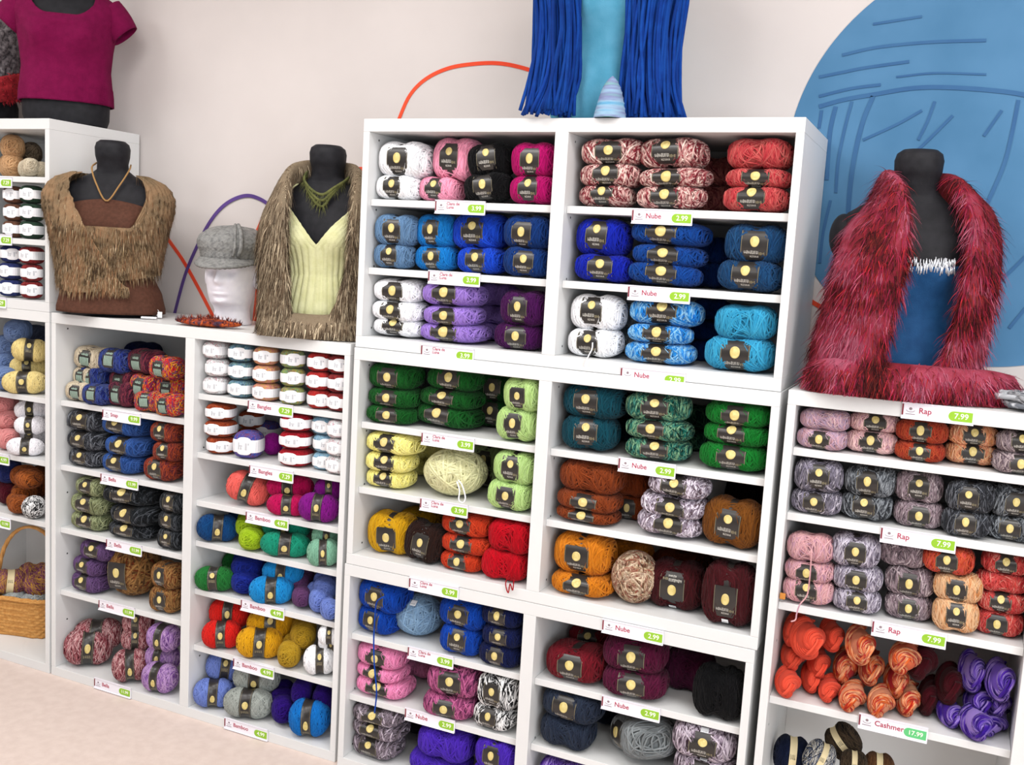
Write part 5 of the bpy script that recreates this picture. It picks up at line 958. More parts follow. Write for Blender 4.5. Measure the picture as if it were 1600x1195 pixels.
 ('wound','butter',(-1.411,0.1,1.128),(0.0596,0.041,0.0411),0.74,0.07,1, 'A', 0, 0, 'butter yellow yarn ball in the top row, first shelf of far left bottom cabinet'),
 ('wound','butter',(-1.454,0.13,1.062),(0.0625,0.0359,0.039),0.64,-0.05,1, 'A', 0, 0, 'butter yellow yarn ball in the middle row, first shelf of far left bottom cabinet'),
 ('wound','butter',(-1.39,0.06,1.017),(0.0735,0.039,0.0392),0.57,-0.02,0, 'A', 0, 0, 'butter yellow yarn ball in the bottom row, first shelf of far left bottom cabinet'),
]),
('yarn on the second shelf of far left bottom cabinet',(0.757, 0.958, -1.8, -1.2384, 0.392),[
 ('end','salmon',(-1.596,0.145,0.913),(0.074,0.039,0.0353),-0.91,-0.01,-1, 'A', 0, 0, 'salmon pink yarn ball in the top row, second shelf of far left bottom cabinet'),
 ('end','salmon',(-1.57,0.135,0.858),(0.074,0.0389,0.0352),-0.62,-0.03,-1, 'A', 0, 0, 'salmon pink yarn ball in the middle row, second shelf of far left bottom cabinet'),
 ('end','salmon',(-1.536,0.101,0.795),(0.074,0.0389,0.0376),-0.49,-0.02,-1, 'A', 0, 0, 'salmon pink yarn ball in the bottom row, second shelf of far left bottom cabinet'),
 ('wound','whiteblack',(-1.433,0.125,0.908),(0.0579,0.0337,0.0346),0.58,-0.07,0, 'A', 0, 0, 'white yarn ball in the top row, second shelf of far left bottom cabinet'),
 ('wound','whiteblack',(-1.399,0.091,0.86),(0.0537,0.0315,0.0323),0.55,-0.02,0, 'A', 1, 0, 'white yarn ball in the middle row, second shelf of far left bottom cabinet'),
 ('wound','whiteblack',(-1.511,0.182,0.79),(0.0592,0.0314,0.0325),0.68,0.05,1, 'A', 0, 0, 'left white yarn ball in the bottom row, second shelf of far left bottom cabinet'),
 ('wound','whiteblack',(-1.381,0.055,0.788),(0.0606,0.03,0.0304),0.73,0.06,2, 'A', 0, 0, 'right white yarn ball in the bottom row, second shelf of far left bottom cabinet'),
]),
('yarn on the third shelf of far left bottom cabinet',(0.538, 0.737, -1.8, -1.2384, 0.392),[
 ('end','bluenavy',(-1.568,0.137,0.664),(0.0772,0.0408,0.0404),-0.74,0.01,-1, 'A', 0, 0, 'navy blue yarn ball, third shelf of far left bottom cabinet'),
 ('end','winedark',(-1.58,0.135,0.581),(0.074,0.037,0.043),-0.52,-0.05,-1, 'A', 0, 0, 'dark wine yarn ball, third shelf of far left bottom cabinet'),
 ('end','amber',(-1.433,0.102,0.664),(0.0772,0.047,0.0373),-0.44,-0.0,-1, 'A', 0, 0, 'amber brown yarn ball in the upper row, third shelf of far left bottom cabinet'),
 ('end','amber',(-1.492,0.141,0.596),(0.074,0.0433,0.0352),-0.73,-0.02,-1, 'A', 0, 0, 'centre amber brown yarn ball in the lower row, third shelf of far left bottom cabinet'),
 ('end','amber',(-1.441,0.076,0.571),(0.074,0.039,0.033),-0.6,-0.04,-1, 'A', 0, 0, 'right amber brown yarn ball in the lower row, third shelf of far left bottom cabinet'),
 ('end','amber',(-1.578,0.28,0.593),(0.08,0.0442,0.055),-0.86,-0.03,-1, 'A', 0, 0, 'left amber brown yarn ball in the lower row, third shelf of far left bottom cabinet'),
 ('ball','bw',(-1.332,0.048,0.578),(0.0396,0.0396,0.0403),0.11,0.0,-1, 'A', 0, 0, 'black and white ball, third shelf of far left bottom cabinet'),
]),
('yarn in the wicker basket',None,[
 ('ball', 'bgrey', (-1.505, 0.19, 0.155), (0.05, 0.05, 0.04), 0.2, -0.5, -1, 'A', 0, 0, 'right pale grey ball lying in the wicker basket'),
 ('ball', 'bgrey', (-1.575, 0.165, 0.15), (0.052, 0.05, 0.042), 0.2, 0.1, -1, 'A', 0, 0, 'left pale grey ball lying in the wicker basket'),
 ('wound', 'purpyel', (-1.5, 0.225, 0.225), (0.068, 0.055, 0.052), 0.9, -0.5, -1, 'A', 0, 0, 'purple and yellow striped ball atop the wicker basket, right'),
 ('wound', 'purpyel', (-1.572, 0.25, 0.228), (0.06, 0.05, 0.048), 0.9, 0.1, -1, 'A', 0, 0, 'purple and yellow ball behind the others in the basket'),
 ('cream', 'purpyel', (-1.6, 0.165, 0.222), (0.06, 0.05, 0.045), 0.9, 0.1, 0, 'A', 0, 0, 'purple and yellow ball with cream band, basket left'),
]),

]
ROOTS={}
for g,box,rows in YARNS:
    for r in rows:
        o=ROOTS[r[-1]]=put_yarn(g,r)
        if box: settle(o,box)
# ---- loose yarn ends hanging out, parts of the ball they belong to
def loose(label_start,name,col,pts,r=.0016,label=None):
    root=next(v for k,v in ROOTS.items() if k.startswith(label_start))
    mb=MB(); inv=root.matrix_basis.inverted() if root.matrix_world==Matrix() else root.matrix_world.inverted()
    mb.tube([inv@Vector(q) for q in smooth_path(pts,28)],r/root.scale.x,6); o=obj(name,mb.build(name,[Y[col]]),root)
    if label: tag(o,label)
bpy.context.view_layer.update()
loose('upper dark royal blue skein of left stack, top left shelf of bottom centre cabinet','loose_strand','cobalt',[(0.1531, -0.006, 0.5616), (0.1302, -0.006, 0.5416), (0.1257, -0.006, 0.4982), (0.1249, -0.006, 0.4241), (0.1308, -0.006, 0.3471), (0.1403, -0.006, 0.2864), (0.142, -0.006, 0.2513), (0.1377, -0.006, 0.2027)],0.0022)
loose('topmost pale pink skein, third shelf of right cabinet','loose_strand','palepink3',[(1.3201, -0.006, 0.9108), (1.3218, -0.006, 0.8767), (1.3225, -0.006, 0.8375), (1.3203, -0.006, 0.7975), (1.3063, -0.006, 0.7725), (1.3009, -0.006, 0.7491), (1.2994, -0.006, 0.7328), (1.2895, -0.006, 0.7259)],0.0018)
loose('lower white skein, bottom right shelf of top centre cabinet','loose_strand','white',[(0.7347, 0.0, 1.3509), (0.7342, 0.0, 1.3343), (0.7267, 0.0, 1.3171), (0.7193, 0.0, 1.2982), (0.7165, 0.0, 1.288)],0.0018)
loose('lower bright red skein, bottom left shelf of middle centre cabinet','loose_strand','red',[(0.5415, -0.008, 0.6973), (0.5352, -0.008, 0.6745), (0.5444, -0.008, 0.6511), (0.5485, -0.008, 0.6771), (0.5572, -0.008, 0.6608), (0.559, -0.008, 0.6917)],0.0016)
loose('cream ball, middle left shelf of middle centre cabinet','loose_strand','white',[(0.3728, -0.012, 0.9359), (0.3822, -0.012, 0.9121), (0.3818, -0.012, 0.885), (0.3959, -0.012, 0.88), (0.4009, -0.012, 0.897), (0.3892, -0.012, 0.9276), (0.3766, -0.012, 0.9401)],0.0022)

# ---------------------------------------------------------------- price tags on the shelf edges
M_TAGW=mat('tag_white','eceaf2',.45); M_TAGR=mat('tag_dark_red','7a1f2e',.6); M_TAGT=mat('tag_red_text','a8304a',.6); M_GREEN=mat('price_green','8fbe33',.5); M_MINT=mat('price_mint','5fc07a',.5); M_PW=mat('price_white','f4f8e6',.5); M_LOGO=mat('tag_logo_grey','8d7f84',.6)
def price_tag(x0,x1,y,z,h,word,price,label,group,green=None):
    w=x1-x0; t=tag(empty('price_tag',(x0,y,z)),label,'price tag',group)
    mb=MB(); mb.box(0,-.004,-h/2,w,-.0015,h/2); mb.box(0,-.007,-h/2-.001,w,-.001,-h/2+.0012); mb.box(0,-.006,h/2-.0016,w,-.0005,h/2+.0005); obj('tag_holder',mb.build('tag_holder',[M_TAGW],False),t)
    obj('edge_bar',boxmesh('edge_bar',.001,-.0052,-h*.30,.0042,-.0038,h*.40,M_TAGR,0),t)
    lg=MB(); lg.ellipsoid((.019,-.0042,h*.12),(.0035,.0006,.0032),12,6); lg.tube([(.010,-.0042,h*.02),(.013,-.0042,-h*.06),(.019,-.0042,-h*.09),(.025,-.0042,-h*.06),(.028,-.0042,h*.02)],.0006,4); lg.box(.009,-.0046,-h*.24,.029,-.0039,-h*.20); obj('logo_mark',lg.build('logo_mark',[M_LOGO],False),t)
    two='\n' in word; tx=obj('name_text',text_mesh(word,.0115 if two else .0178,M_TAGT),t,(.036,-.0042,.004 if two else .001),(PI/2,0,0))
    pw0=w-.052; pb=MB(); ph=h*.30; n=10
    pts=[(w-.003,ph),(w-.003,-ph)]+[(pw0+ph-ph*math.sin(PI*i/n),-ph*math.cos(PI*i/n)) for i in range(n+1)]
    pb.add([(x,-.0046,q-.002) for x,q in pts]+[(x,-.004,q-.002) for x,q in pts],[tuple(range(len(pts)))[::-1],tuple(range(len(pts),2*len(pts)))]+[(i,(i+1)%len(pts),len(pts)+(i+1)%len(pts),len(pts)+i) for i in range(len(pts))])
    po=obj('price_sticker',pb.build('price_sticker',[green or M_GREEN],False),t)
    s=.0172 if len(price)<5 else .0150
    obj('price_text',text_mesh(price,s,M_PW),po,(w-.0405 if len(price)<5 else w-.0430,-.0049,-.002),(PI/2,0,0))
price_tag(0.2431,0.3961,0.0276,1.6804,0.036,'Clara de\nLuna','3.99','white price tag reading Clara de Luna, below the pink balls, top centre cabinet','price tags on shelf edges')
price_tag(0.2320,0.3922,0.0276,1.4882,0.036,'Clara de\nLuna','3.99','white price tag reading Clara de Luna, below the blue skeins, top centre cabinet','price tags on shelf edges')
price_tag(0.2315,0.3950,0.0076,1.2834,0.036,'Clara de\nLuna','3.99','white price tag reading Clara de Luna, on bottom rail below lavender skeins','price tags on shelf edges')
price_tag(0.8070,0.9620,0.0276,1.6753,0.036,'Nube','2.99','white price tag reading Nube, below the rose and cream skeins','price tags on shelf edges')
price_tag(0.8110,0.9721,0.0276,1.4841,0.036,'Nube','2.99','white price tag reading Nube, below the denim blue skeins','price tags on shelf edges')
price_tag(0.8136,0.9816,0.0076,1.2782,0.036,'Nube','2.99','white price tag reading Nube, on bottom rail below sky blue skeins','price tags on shelf edges')
price_tag(0.2389,0.4053,0.0200,1.0363,0.036,'Clara de\nLuna','3.99','white price tag reading Clara de Luna, below the forest green skeins','price tags on shelf edges')
price_tag(0.2449,0.3966,0.0200,0.8479,0.036,'Clara de\nLuna','3.99','white price tag reading Clara de Luna, below the cream skein, middle cabinet','price tags on shelf edges')
price_tag(0.2324,0.3910,0.0000,0.6172,0.036,'Clara de\nLuna','3.99','white price tag reading Clara de Luna, above the pale slate blue skein','price tags on shelf edges')
price_tag(0.8215,0.9728,0.0200,1.0436,0.036,'Nube','2.99','white price tag reading Nube, below the dark teal skeins','price tags on shelf edges')
price_tag(0.8158,0.9813,0.0000,0.6156,0.036,'Nube','2.99','white price tag reading Nube, above the burgundy plum skeins','price tags on shelf edges')
price_tag(0.8230,0.9833,0.0200,0.3997,0.036,'Nube','2.99','white price tag reading Nube, below the burgundy plum skeins','price tags on shelf edges')
price_tag(0.2273,0.3767,0.0200,0.4038,0.036,'Clara de\nLuna','3.99','white price tag reading Clara de Luna, above the mauve pink skeins','price tags on shelf edges')
price_tag(0.2275,0.3924,0.0200,0.2160,0.036,'Nube','2.99','white price tag reading Nube, above the violet skeins','price tags on shelf edges')
price_tag(-0.9878,-0.8211,0.0335,0.9576,0.036,'Snap','9.99','white price tag reading Snap, below the multicolour yarn pile, low left cabinet','price tags on shelf edges')
price_tag(-0.9945,-0.8274,0.0335,0.7381,0.036,'Bella','11.99','white price tag reading Bella, above the sage green skeins','price tags on shelf edges')
price_tag(-0.9671,-0.8089,0.0335,0.5153,0.036,'Bella','11.99','white price tag reading Bella, above the dusty purple skeins','price tags on shelf edges')
price_tag(-0.9996,-0.8369,0.0335,0.2948,0.036,'Bella','11.99','white price tag reading Bella, below the big brown tweed ball','price tags on shelf edges')
price_tag(-0.9967,-0.8299,0.0135,0.0215,0.036,'Bella','11.99','white price tag reading Bella, on floor rail below wine and pink balls','price tags on shelf edges')
price_tag(-0.3838,-0.2146,0.0335,1.0560,0.036,'Bangles','7.29','white price tag reading Bangles, below the top row of white banded yarn cakes','price tags on shelf edges')
price_tag(-0.3725,-0.2060,0.0335,0.8543,0.036,'Bangles','7.29','white price tag reading Bangles, below the crimson yarn cakes','price tags on shelf edges')
price_tag(-0.3811,-0.2184,0.0335,0.7053,0.036,'Bamboo','4.99','white price tag reading Bamboo, below the coral pink ball','price tags on shelf edges')
price_tag(-0.3917,-0.2238,0.0335,0.4178,0.036,'Bamboo','4.99','white price tag reading Bamboo, below the bright sky blue balls','price tags on shelf edges')
price_tag(-0.4165,-0.2559,0.0335,0.2181,0.036,'Bamboo','4.99','white price tag reading Bamboo, below the golden yellow balls','price tags on shelf edges')
price_tag(-0.4295,-0.2577,0.0135,0.0215,0.036,'Bamboo','4.99','white price tag reading Bamboo, on floor rail below pale grey balls','price tags on shelf edges')
price_tag(1.4843,1.6341,0.0003,1.2651,0.036,'Rap','7.99','white price tag reading Rap, on top rail of right cabinet, under red scarf','price tags on shelf edges')
price_tag(1.4669,1.6284,0.0203,0.9687,0.036,'Rap','7.99','white price tag reading Rap, below the mauve grey skeins, right cabinet','price tags on shelf edges')
price_tag(1.4702,1.6315,0.0203,0.7432,0.036,'Rap','7.99','white price tag reading Rap, above the orange red streaked hanks','price tags on shelf edges')
price_tag(1.4628,1.6158,0.0203,0.5115,0.036,'Cashmere','17.99','white price tag reading Cashmere, below the orange red streaked hanks','price tags on shelf edges',M_MINT)
price_tag(-1.6151,-1.4142,0.0335,1.7086,0.036,'Bangles','7.29','white price tag reading Bangles, at left edge under tan yarn','price tags on shelf edges')
price_tag(-1.6180,-1.4156,0.0335,1.5131,0.036,'Bangles','7.29','white price tag reading Bangles, at left edge under brown yarn cakes','price tags on shelf edges')
price_tag(-1.6277,-1.4206,0.0135,1.2966,0.036,'Bangles','7.29','white price tag reading Bangles, at left edge on upper cabinet bottom rail','price tags on shelf edges')
price_tag(-1.6532,-1.4339,0.0335,0.7361,0.036,'Bamboo','4.99','white price tag reading Bamboo, at left edge under salmon pink balls','price tags on shelf edges')
price_tag(-1.6500,-1.4291,0.0335,0.5027,0.036,'Bella','11.99','white price tag reading Bella, at left edge under amber brown yarn','price tags on shelf edges')

# ---------------------------------------------------------------- wall mural
M_RED=noisy('mural_orange_red',['e2452c','e85436'],6,.8); M_PURP=noisy('mural_purple',['57407f','5f478a'],6,.8); M_BLUE=noisy('mural_blue',['4a789d','5482a8'],5,.85); M_DBLUE=noisy('mural_dark_blue',['3a628e','406a94'],9,.85); M_NAVYB=mat('mural_navy','27418c',.8)
WY=.4185
def ribbon(name,m,pts,w,y=WY,n=60):
    P=smooth_path(pts,n); mb=MB(); rows=[]
    for i,q in enumerate(P):
        t=(P[min(i+1,n-1)]-P[max(i-1,0)]); t=Vector((t.x,0,t.z)).normalized(); s=Vector((-t.z,0,t.x)); ww=w(i/(n-1)) if callable(w) else w
        rows.append([(q.x-s.x*ww,y+.0008,q.z-s.z*ww),(q.x-s.x*ww,y-.0008,q.z-s.z*ww),(q.x+s.x*ww,y-.0008,q.z+s.z*ww),(q.x+s.x*ww,y+.0008,q.z+s.z*ww)])
    mb.grid(rows,False,True); return mb.build(name,[m],False)
def poly(name,m,pts,y=WY):
    n=len(pts); mb=MB(); mb.add([(x,y-.0008,z) for x,z in pts]+[(x,y+.0008,z) for x,z in pts],[tuple(range(n)),tuple(range(n,2*n))[::-1]]+[(i,i+n,(i+1)%n+n,(i+1)%n) for i in range(n)]); return mb.build(name,[m],False)
def art(name,me,label): return tag(obj(name,me),label,'wall mural','painted wall mural')
art('mural_line',ribbon('mural_line',M_RED,[(-0.1361, 0.0, 1.9496), (-0.1274, 0.0, 1.9657), (-0.0888, 0.0, 2.0455), (-0.033, 0.0, 2.0961), (0.0456, 0.0, 2.1276), (0.1346, 0.0, 2.139), (0.2222, 0.0, 2.1387), (0.3089, 0.0, 2.1215), (0.3946, 0.0, 2.0917), (0.4796, 0.0, 2.0477), (0.566, 0.0, 1.9643)],.0058),'thin orange red arc on wall rising behind the blue scarf torso')
art('mural_line',ribbon('mural_line',M_PURP,[(-1.0612, 0.0, 1.2333), (-1.0466, 0.0, 1.2723), (-0.9982, 0.0, 1.4207), (-0.9411, 0.0, 1.5345), (-0.8846, 0.0, 1.6211), (-0.8226, 0.0, 1.6795), (-0.7497, 0.0, 1.7106), (-0.6883, 0.0, 1.7101), (-0.6183, 0.0, 1.675), (-0.5471, 0.0, 1.5795)],.0062,WY-.002),'purple painted arc on wall left of the foam head')
art('mural_line',ribbon('mural_line',M_RED,[(-1.1549, 0.0, 1.6341), (-1.0858, 0.0, 1.5509), (-1.0145, 0.0, 1.4778), (-0.9528, 0.0, 1.4004), (-0.8761, 0.0, 1.2947), (-0.8303, 0.0, 1.2244)],.0068),'straight red line on wall crossing under the purple arc')
art('mural_line',ribbon('mural_line',M_RED,[(1.1311, 0.0, 1.5231), (1.1853, 0.0, 1.4951), (1.2563, 0.0, 1.4584), (1.3345, 0.0, 1.4212)],.006),'short orange red line on wall left of red fuzzy scarf')
art('mural_patch',poly('mural_patch',M_RED,[(-0.7056, 1.5547), (-0.6457, 1.6741), (-0.5002, 1.754), (-0.481, 1.2539), (-0.6927, 1.236), (-0.674, 1.4403)]),'broad orange red shape on wall behind the foam head')
art('mural_patch',poly('mural_patch',M_RED,[(-0.3727, 1.8159), (-0.1977, 1.8229), (-0.1961, 1.7901), (-0.3712, 1.7823)]),'orange red bar on wall right of lime sweater torso neck')
art('mural_patch',poly('mural_patch',M_NAVYB,[(-0.6668, 1.3061), (-0.6446, 1.31), (-0.6071, 1.2703), (-0.6062, 1.2434), (-0.6646, 1.2384)],WY-.0022),'small dark blue patch on wall at foot of foam head')
dm=tag(empty('yarn_ball_mural',(0,0,0)),'giant blue yarn ball painted on the wall at upper right','wall mural','painted wall mural')
obj('disc',poly('disc',M_BLUE,[(1.628+.522*math.cos(2*PI*k/160),1.869+.522*math.sin(2*PI*k/160)) for k in range(160)][::-1]),dm)
for pts,wd in [([(1.1802, 0.0, 2.0019), (1.2444, 0.0, 2.0197), (1.3174, 0.0, 2.032), (1.4009, 0.0, 2.0455), (1.4773, 0.0, 2.0475), (1.5823, 0.0, 2.0396), (1.6704, 0.0, 2.0259), (1.7578, 0.0, 1.9973)], 0.00546), ([(1.1776, 0.0, 2.0288), (1.258, 0.0, 2.0477), (1.3309, 0.0, 2.0564)], 0.0039000000000000003), ([(1.1729, 0.0, 2.0791), (1.2376, 0.0, 2.091), (1.2852, 0.0, 2.0998), (1.3941, 0.0, 2.1133)], 0.0039000000000000003), ([(1.2269, 0.0, 2.1341), (1.312, 0.0, 2.1512), (1.4354, 0.0, 2.16), (1.5694, 0.0, 2.1602)], 0.0039000000000000003), ([(1.2967, 0.0, 2.21), (1.4135, 0.0, 2.2244)], 0.0032500000000000003), ([(1.3668, 0.0, 2.0752), (1.4585, 0.0, 2.083), (1.5783, 0.0, 2.0773)], 0.0026000000000000003), ([(1.1878, 0.0, 1.9918), (1.1855, 0.0, 1.9447)], 0.0039000000000000003), ([(1.2232, 0.0, 2.0016), (1.2171, 0.0, 1.9615), (1.2147, 0.0, 1.9178), (1.2182, 0.0, 1.8096)], 0.00546), ([(1.2628, 0.0, 2.0145), (1.2516, 0.0, 1.9447), (1.2432, 0.0, 1.8608), (1.2447, 0.0, 1.7762)], 0.0039000000000000003), ([(1.3147, 0.0, 2.0271), (1.2955, 0.0, 1.9613), (1.2825, 0.0, 1.8613), (1.2808, 0.0, 1.7433), (1.2938, 0.0, 1.5732)], 0.00585), ([(1.4658, 0.0, 2.0125), (1.4527, 0.0, 1.961), (1.4358, 0.0, 1.9156)], 0.00364), ([(1.4374, 0.0, 1.9902), (1.3789, 0.0, 1.9546), (1.3, 0.0, 1.9149)], 0.00364), ([(1.5118, 0.0, 1.9769), (1.4686, 0.0, 1.9255), (1.4187, 0.0, 1.8697)], 0.00364), ([(1.6227, 0.0, 1.989), (1.5886, 0.0, 1.926)], 0.00364), ([(1.6575, 0.0, 2.0137), (1.6505, 0.0, 1.9199), (1.6406, 0.0, 1.8504), (1.6129, 0.0, 1.7539)], 0.00455), ([(1.7393, 0.0, 1.6644), (1.6826, 0.0, 1.5893), (1.6188, 0.0, 1.5117)], 0.0039000000000000003), ([(1.7618, 0.0, 1.558), (1.6977, 0.0, 1.4501)], 0.0039000000000000003), ([(1.233, 0.0, 1.7561), (1.2222, 0.0, 1.6722), (1.2206, 0.0, 1.5879)], 0.0039000000000000003)]: obj('strand_line',ribbon('strand_line',M_DBLUE,pts,wd,WY-.0022,40),dm)

# ---------------------------------------------------------------- display torsos
RINGS=[(0,.150,.098,0),(.03,.160,.105,0),(.09,.162,.108,0),(.15,.143,.098,0),(.21,.125,.088,0),(.27,.135,.094,0),(.33,.150,.102,0),(.38,.165,.100,0),(.43,.188,.094,.004),(.46,.187,.086,.008),(.485,.170,.076,.012),(.505,.140,.066,.014),(.52,.108,.058,.014),(.535,.076,.054,.012),(.55,.057,.054,.008),(.575,.055,.056,.004),(.60,.061,.062,0),(.63,.063,.064,0),(.648,.058,.059,0),(.658,.045,.046,0),(.662,.0005,.0005,0)]
def ring_at(z,R=RINGS):
    if z<=R[0][0]: return R[0][1:]
    for a,b in zip(R,R[1:]):
        if z<=b[0]:
            f=(z-a[0])/(b[0]-a[0]); return tuple(a[i]+(b[i]-a[i])*f for i in (1,2,3))
    return R[-1][1:]
def torso(th,z,off=0.,R=RINGS):
    """th 0 faces the front (-y), grows to +x"""
    rx,ry,cy=ring_at(z,R); e=.88
    bust=sum(.036*math.exp(-((th-q)/.36)**2-((z-.335)/.055)**2) for q in (-.52,.52))
    return Vector(((rx+off)*pw(math.sin(th),e),cy-(ry+off+bust)*pw(math.cos(th),e),z))
M_MANN=noisy('black_fabric_torso',['19191d','212125'],40,.62,bump=.1,bscale=400)
def mannequin(name,loc,rz,label,group=None):
    mb=MB(); zs=[]
    for a,b in zip(RINGS,RINGS[1:]): zs+=[a[0]+(b[0]-a[0])*k/3 for k in range(3)]
    zs.append(RINGS[-1][0])
    mb.grid([[torso(2*PI*k/56,z) for k in range(56)] for z in zs],False,True); mb.F.append(tuple(range(56))[::-1]); mb.M.append(0)
    for s in (-1,1): mb.ellipsoid((s*.178,.008,.42),(.036,.05,.062),18,12)
    o=obj(name,mb.build(name,[M_MANN],True,False),None,loc,(0,0,rz)); tag(o,label,'mannequin',group); return o
def shell(zlo,zhi,off,nth=96,nz=40,th0=-PI,th1=PI,rib=None,R=RINGS,thick=.004):
    mb=MB(); rows=[]; uv=[]
    closed=abs(th1-th0-2*PI)<1e-6; n=nth if closed else nth+1
    for i in range(n):
        th=th0+(th1-th0)*i/nth; a,b=zlo(th),zhi(th); row=[]
        for j in range(nz+1):
            z=a+(b-a)*j/nz; d=off(th,z) if callable(off) else off
            if rib: d+=rib(th,z)
            row.append(torso(th,z,d,R)); uv.append((z*1.,i/nth))
        rows.append(row)
    mb.grid(rows,closed,False,uv); return mb
def garment(name,mb,m,loc,rz,label,cat,thick=.004,group=None):
    o=obj(name,mb.build(name,[m]),None,loc,(0,0,rz)); md=o.modifiers.new('thickness','SOLIDIFY'); md.thickness=thick; md.offset=-1; tag(o,label,cat,group); return o
def strands(mb,base,n,length,width,seed,droop=.6,out=.5,spread=.5,seg=3):
    """fibres standing off a surface; base() gives (point, normal)"""
    rg=random.Random(seed)
    for _ in range(n):
        q,nr=base(rg); d=(nr*out+Vector((rg.uniform(-1,1),rg.uniform(-1,1),rg.uniform(-1,1)))*spread+Vector((0,0,-droop))).normalized(); L=length*rg.uniform(.5,1.2); s=d.cross(nr)
        s=(s.normalized() if s.length>1e-4 else d.orthogonal().normalized())*width*rg.uniform(.6,1.3); v=rg.random(); p=q.copy(); V=[];U=[]; u0=rg.random()
        for k in range(seg+1):
            f=k/seg; w=s*(1-f*.85); V+=[p-w,p+w]; U+=[(u0+f*L,v)]*2; d=(d+Vector((0,0,-droop*.35))+Vector((rg.uniform(-1,1),rg.uniform(-1,1),rg.uniform(-1,1)))*.12).normalized(); p=p+d*(L/seg)
            if p.z<.002: p.z=.002
        mb.add(V,[(2*k,2*k+1,2*k+3,2*k+2) for k in range(seg)],U)
def strip_surface(path,hw,th,n=44,m=18,centre=(0,0)):
    """a soft band swept along a path over the torso; returns rows of points and the outer frames"""
    P=smooth_path(path,n); rows=[]; fr=[]
    for i,q in enumerate(P):
        t=(P[min(i+1,n-1)]-P[max(i-1,0)]).normalized(); N=Vector((q.x-centre[0],(q.y-centre[1])*1.4,.02 if q.z>.08 else .12)); N=(N-t*N.dot(t)); N=N.normalized() if N.length>1e-5 else t.orthogonal().normalized(); B=t.cross(N)
        w=hw(i/(n-1)) if callable(hw) else hw; k=th(i/(n-1)) if callable(th) else th
        rows.append([q+B*w*pw(math.cos(2*PI*j/m),.8)+N*k*pw(math.sin(2*PI*j/m),.8) for j in range(m)]); fr.append((q,N,B,w,k,t))
    for r in rows:
        for q in r:
            if q.z<.002: q.z=.002
    return rows,fr
def on_strip(fr):
    def f(rg):
        q,N,B,w,k,t=fr[rg.randrange(len(fr))]; q2=fr[min(fr.index((q,N,B,w,k,t))+1,len(fr)-1)][0]; a=rg.uniform(-.15,1.15)*PI
        p=q.lerp(q2,rg.random())+B*w*math.cos(a)+N*k*math.sin(a); n=(N*math.sin(a)*1.2+B*math.cos(a)*.5).normalized()
        if p.z<.003: p.z=.003
        return p,n
    return f
def knit(th,z,kx=60,kz=300,a=.0012): return a*math.sin(th*kx)*math.cos(z*kz)
M_BOL=noisy('brown_tweed_knit',['4e3a28','8a6a45','a08a62','6b4a2e','9a6238'],16,.95,4,'Object',(1,1,.35),bump=.5,bscale=160)
M_CAMI=noisy('brown_camisole',['4c2f23','563629'],90,.8,bump=.3,bscale=500)
M_LIME=noisy('lime_knit',['cfcf9c','dadaac'],30,.9,bump=.4,bscale=260)
M_TOPB=noisy('light_blue_top',['4a90ac','589bb8'],18,.85,bump=.2,bscale=300)
M_NAVYT=noisy('petrol_blue_top',['123f6b','1a4a78'],30,.7,bump=.2,bscale=400)
M_MAG=noisy('magenta_knit',['680038','72043e'],40,.9,bump=.5,bscale=260)
M_PLAID=noisy('grey_black_lattice_knit',['3a363a','8a8486'],70,.9,bump=.4)
def fuzzmat(name,cols,f=9,fl=.35,mix=.45): # patches along the scarf plus fibre to fibre change
    m=noisy(name,cols,f,.95,3); N,L=nodes(m); b=N['Principled BSDF']; src=b.inputs['Base Color'].links[0].from_socket; rp=src.node; fac=rp.inputs[0].links[0].from_socket
    uv=N.new('ShaderNodeUVMap'); sx=N.new('ShaderNodeSeparateXYZ'); L.new(uv.outputs[0],sx.inputs[0]); wn=N.new('ShaderNodeTexWhiteNoise'); wn.noise_dimensions='1D'; L.new(sx.outputs[1],wn.inputs['W'])
    mr=N.new('ShaderNodeMapRange'); mr.inputs['To Min'].default_value=1-fl; mr.inputs['To Max'].default_value=1+fl*1.6; L.new(wn.outputs['Value'],mr.inputs['Value'])
    w2=N.new('ShaderNodeTexWhiteNoise'); w2.noise_dimensions='1D'; ad=N.new('ShaderNodeMath'); ad.operation='MULTIPLY_ADD'; L.new(sx.outputs[1],ad.inputs[0]); ad.inputs[1].default_value=7.31; ad.inputs[2].default_value=3.7; L.new(ad.outputs[0],w2.inputs['W'])
    mm=N.new('ShaderNodeMapRange'); mm.inputs['To Min'].default_value=-mix/2; mm.inputs['To Max'].default_value=mix/2; L.new(w2.outputs['Value'],mm.inputs['Value']); a2=N.new('ShaderNodeMath'); L.new(fac,a2.inputs[0]); L.new(mm.outputs[0],a2.inputs[1]); L.new(a2.outputs[0],rp.inputs[0])
    hs=N.new('ShaderNodeHueSaturation'); L.new(mr.outputs[0],hs.inputs['Value']); L.new(src,hs.inputs['Color']); L.new(hs.outputs[0],b.inputs['Base Color']); return m
M_FURT=fuzzmat('taupe_eyelash_yarn',['403428','6a5a48','a09078','c0b094','5d4d3c'],8,.4,.6)
M_FURR=fuzzmat('red_eyelash_yarn',['2c0c10','5a221c','941e22','7a1a38','7c2038','965062'],8,.45,.32)
M_BLUES=fuzzmat('royal_blue_strands',['08307a','0e3e8c'],30,.22)
M_OLIVE=noisy('olive_cord',['4e5230','6a6c3e'],60,.9)
M_HATM=fuzzmat('multicolour_fuzz',['9a3e1c','2a2838','a84e22','6a2a1c','342838'],24)
SCL=.88
def place(o): o.scale=(SCL,)*3; return o
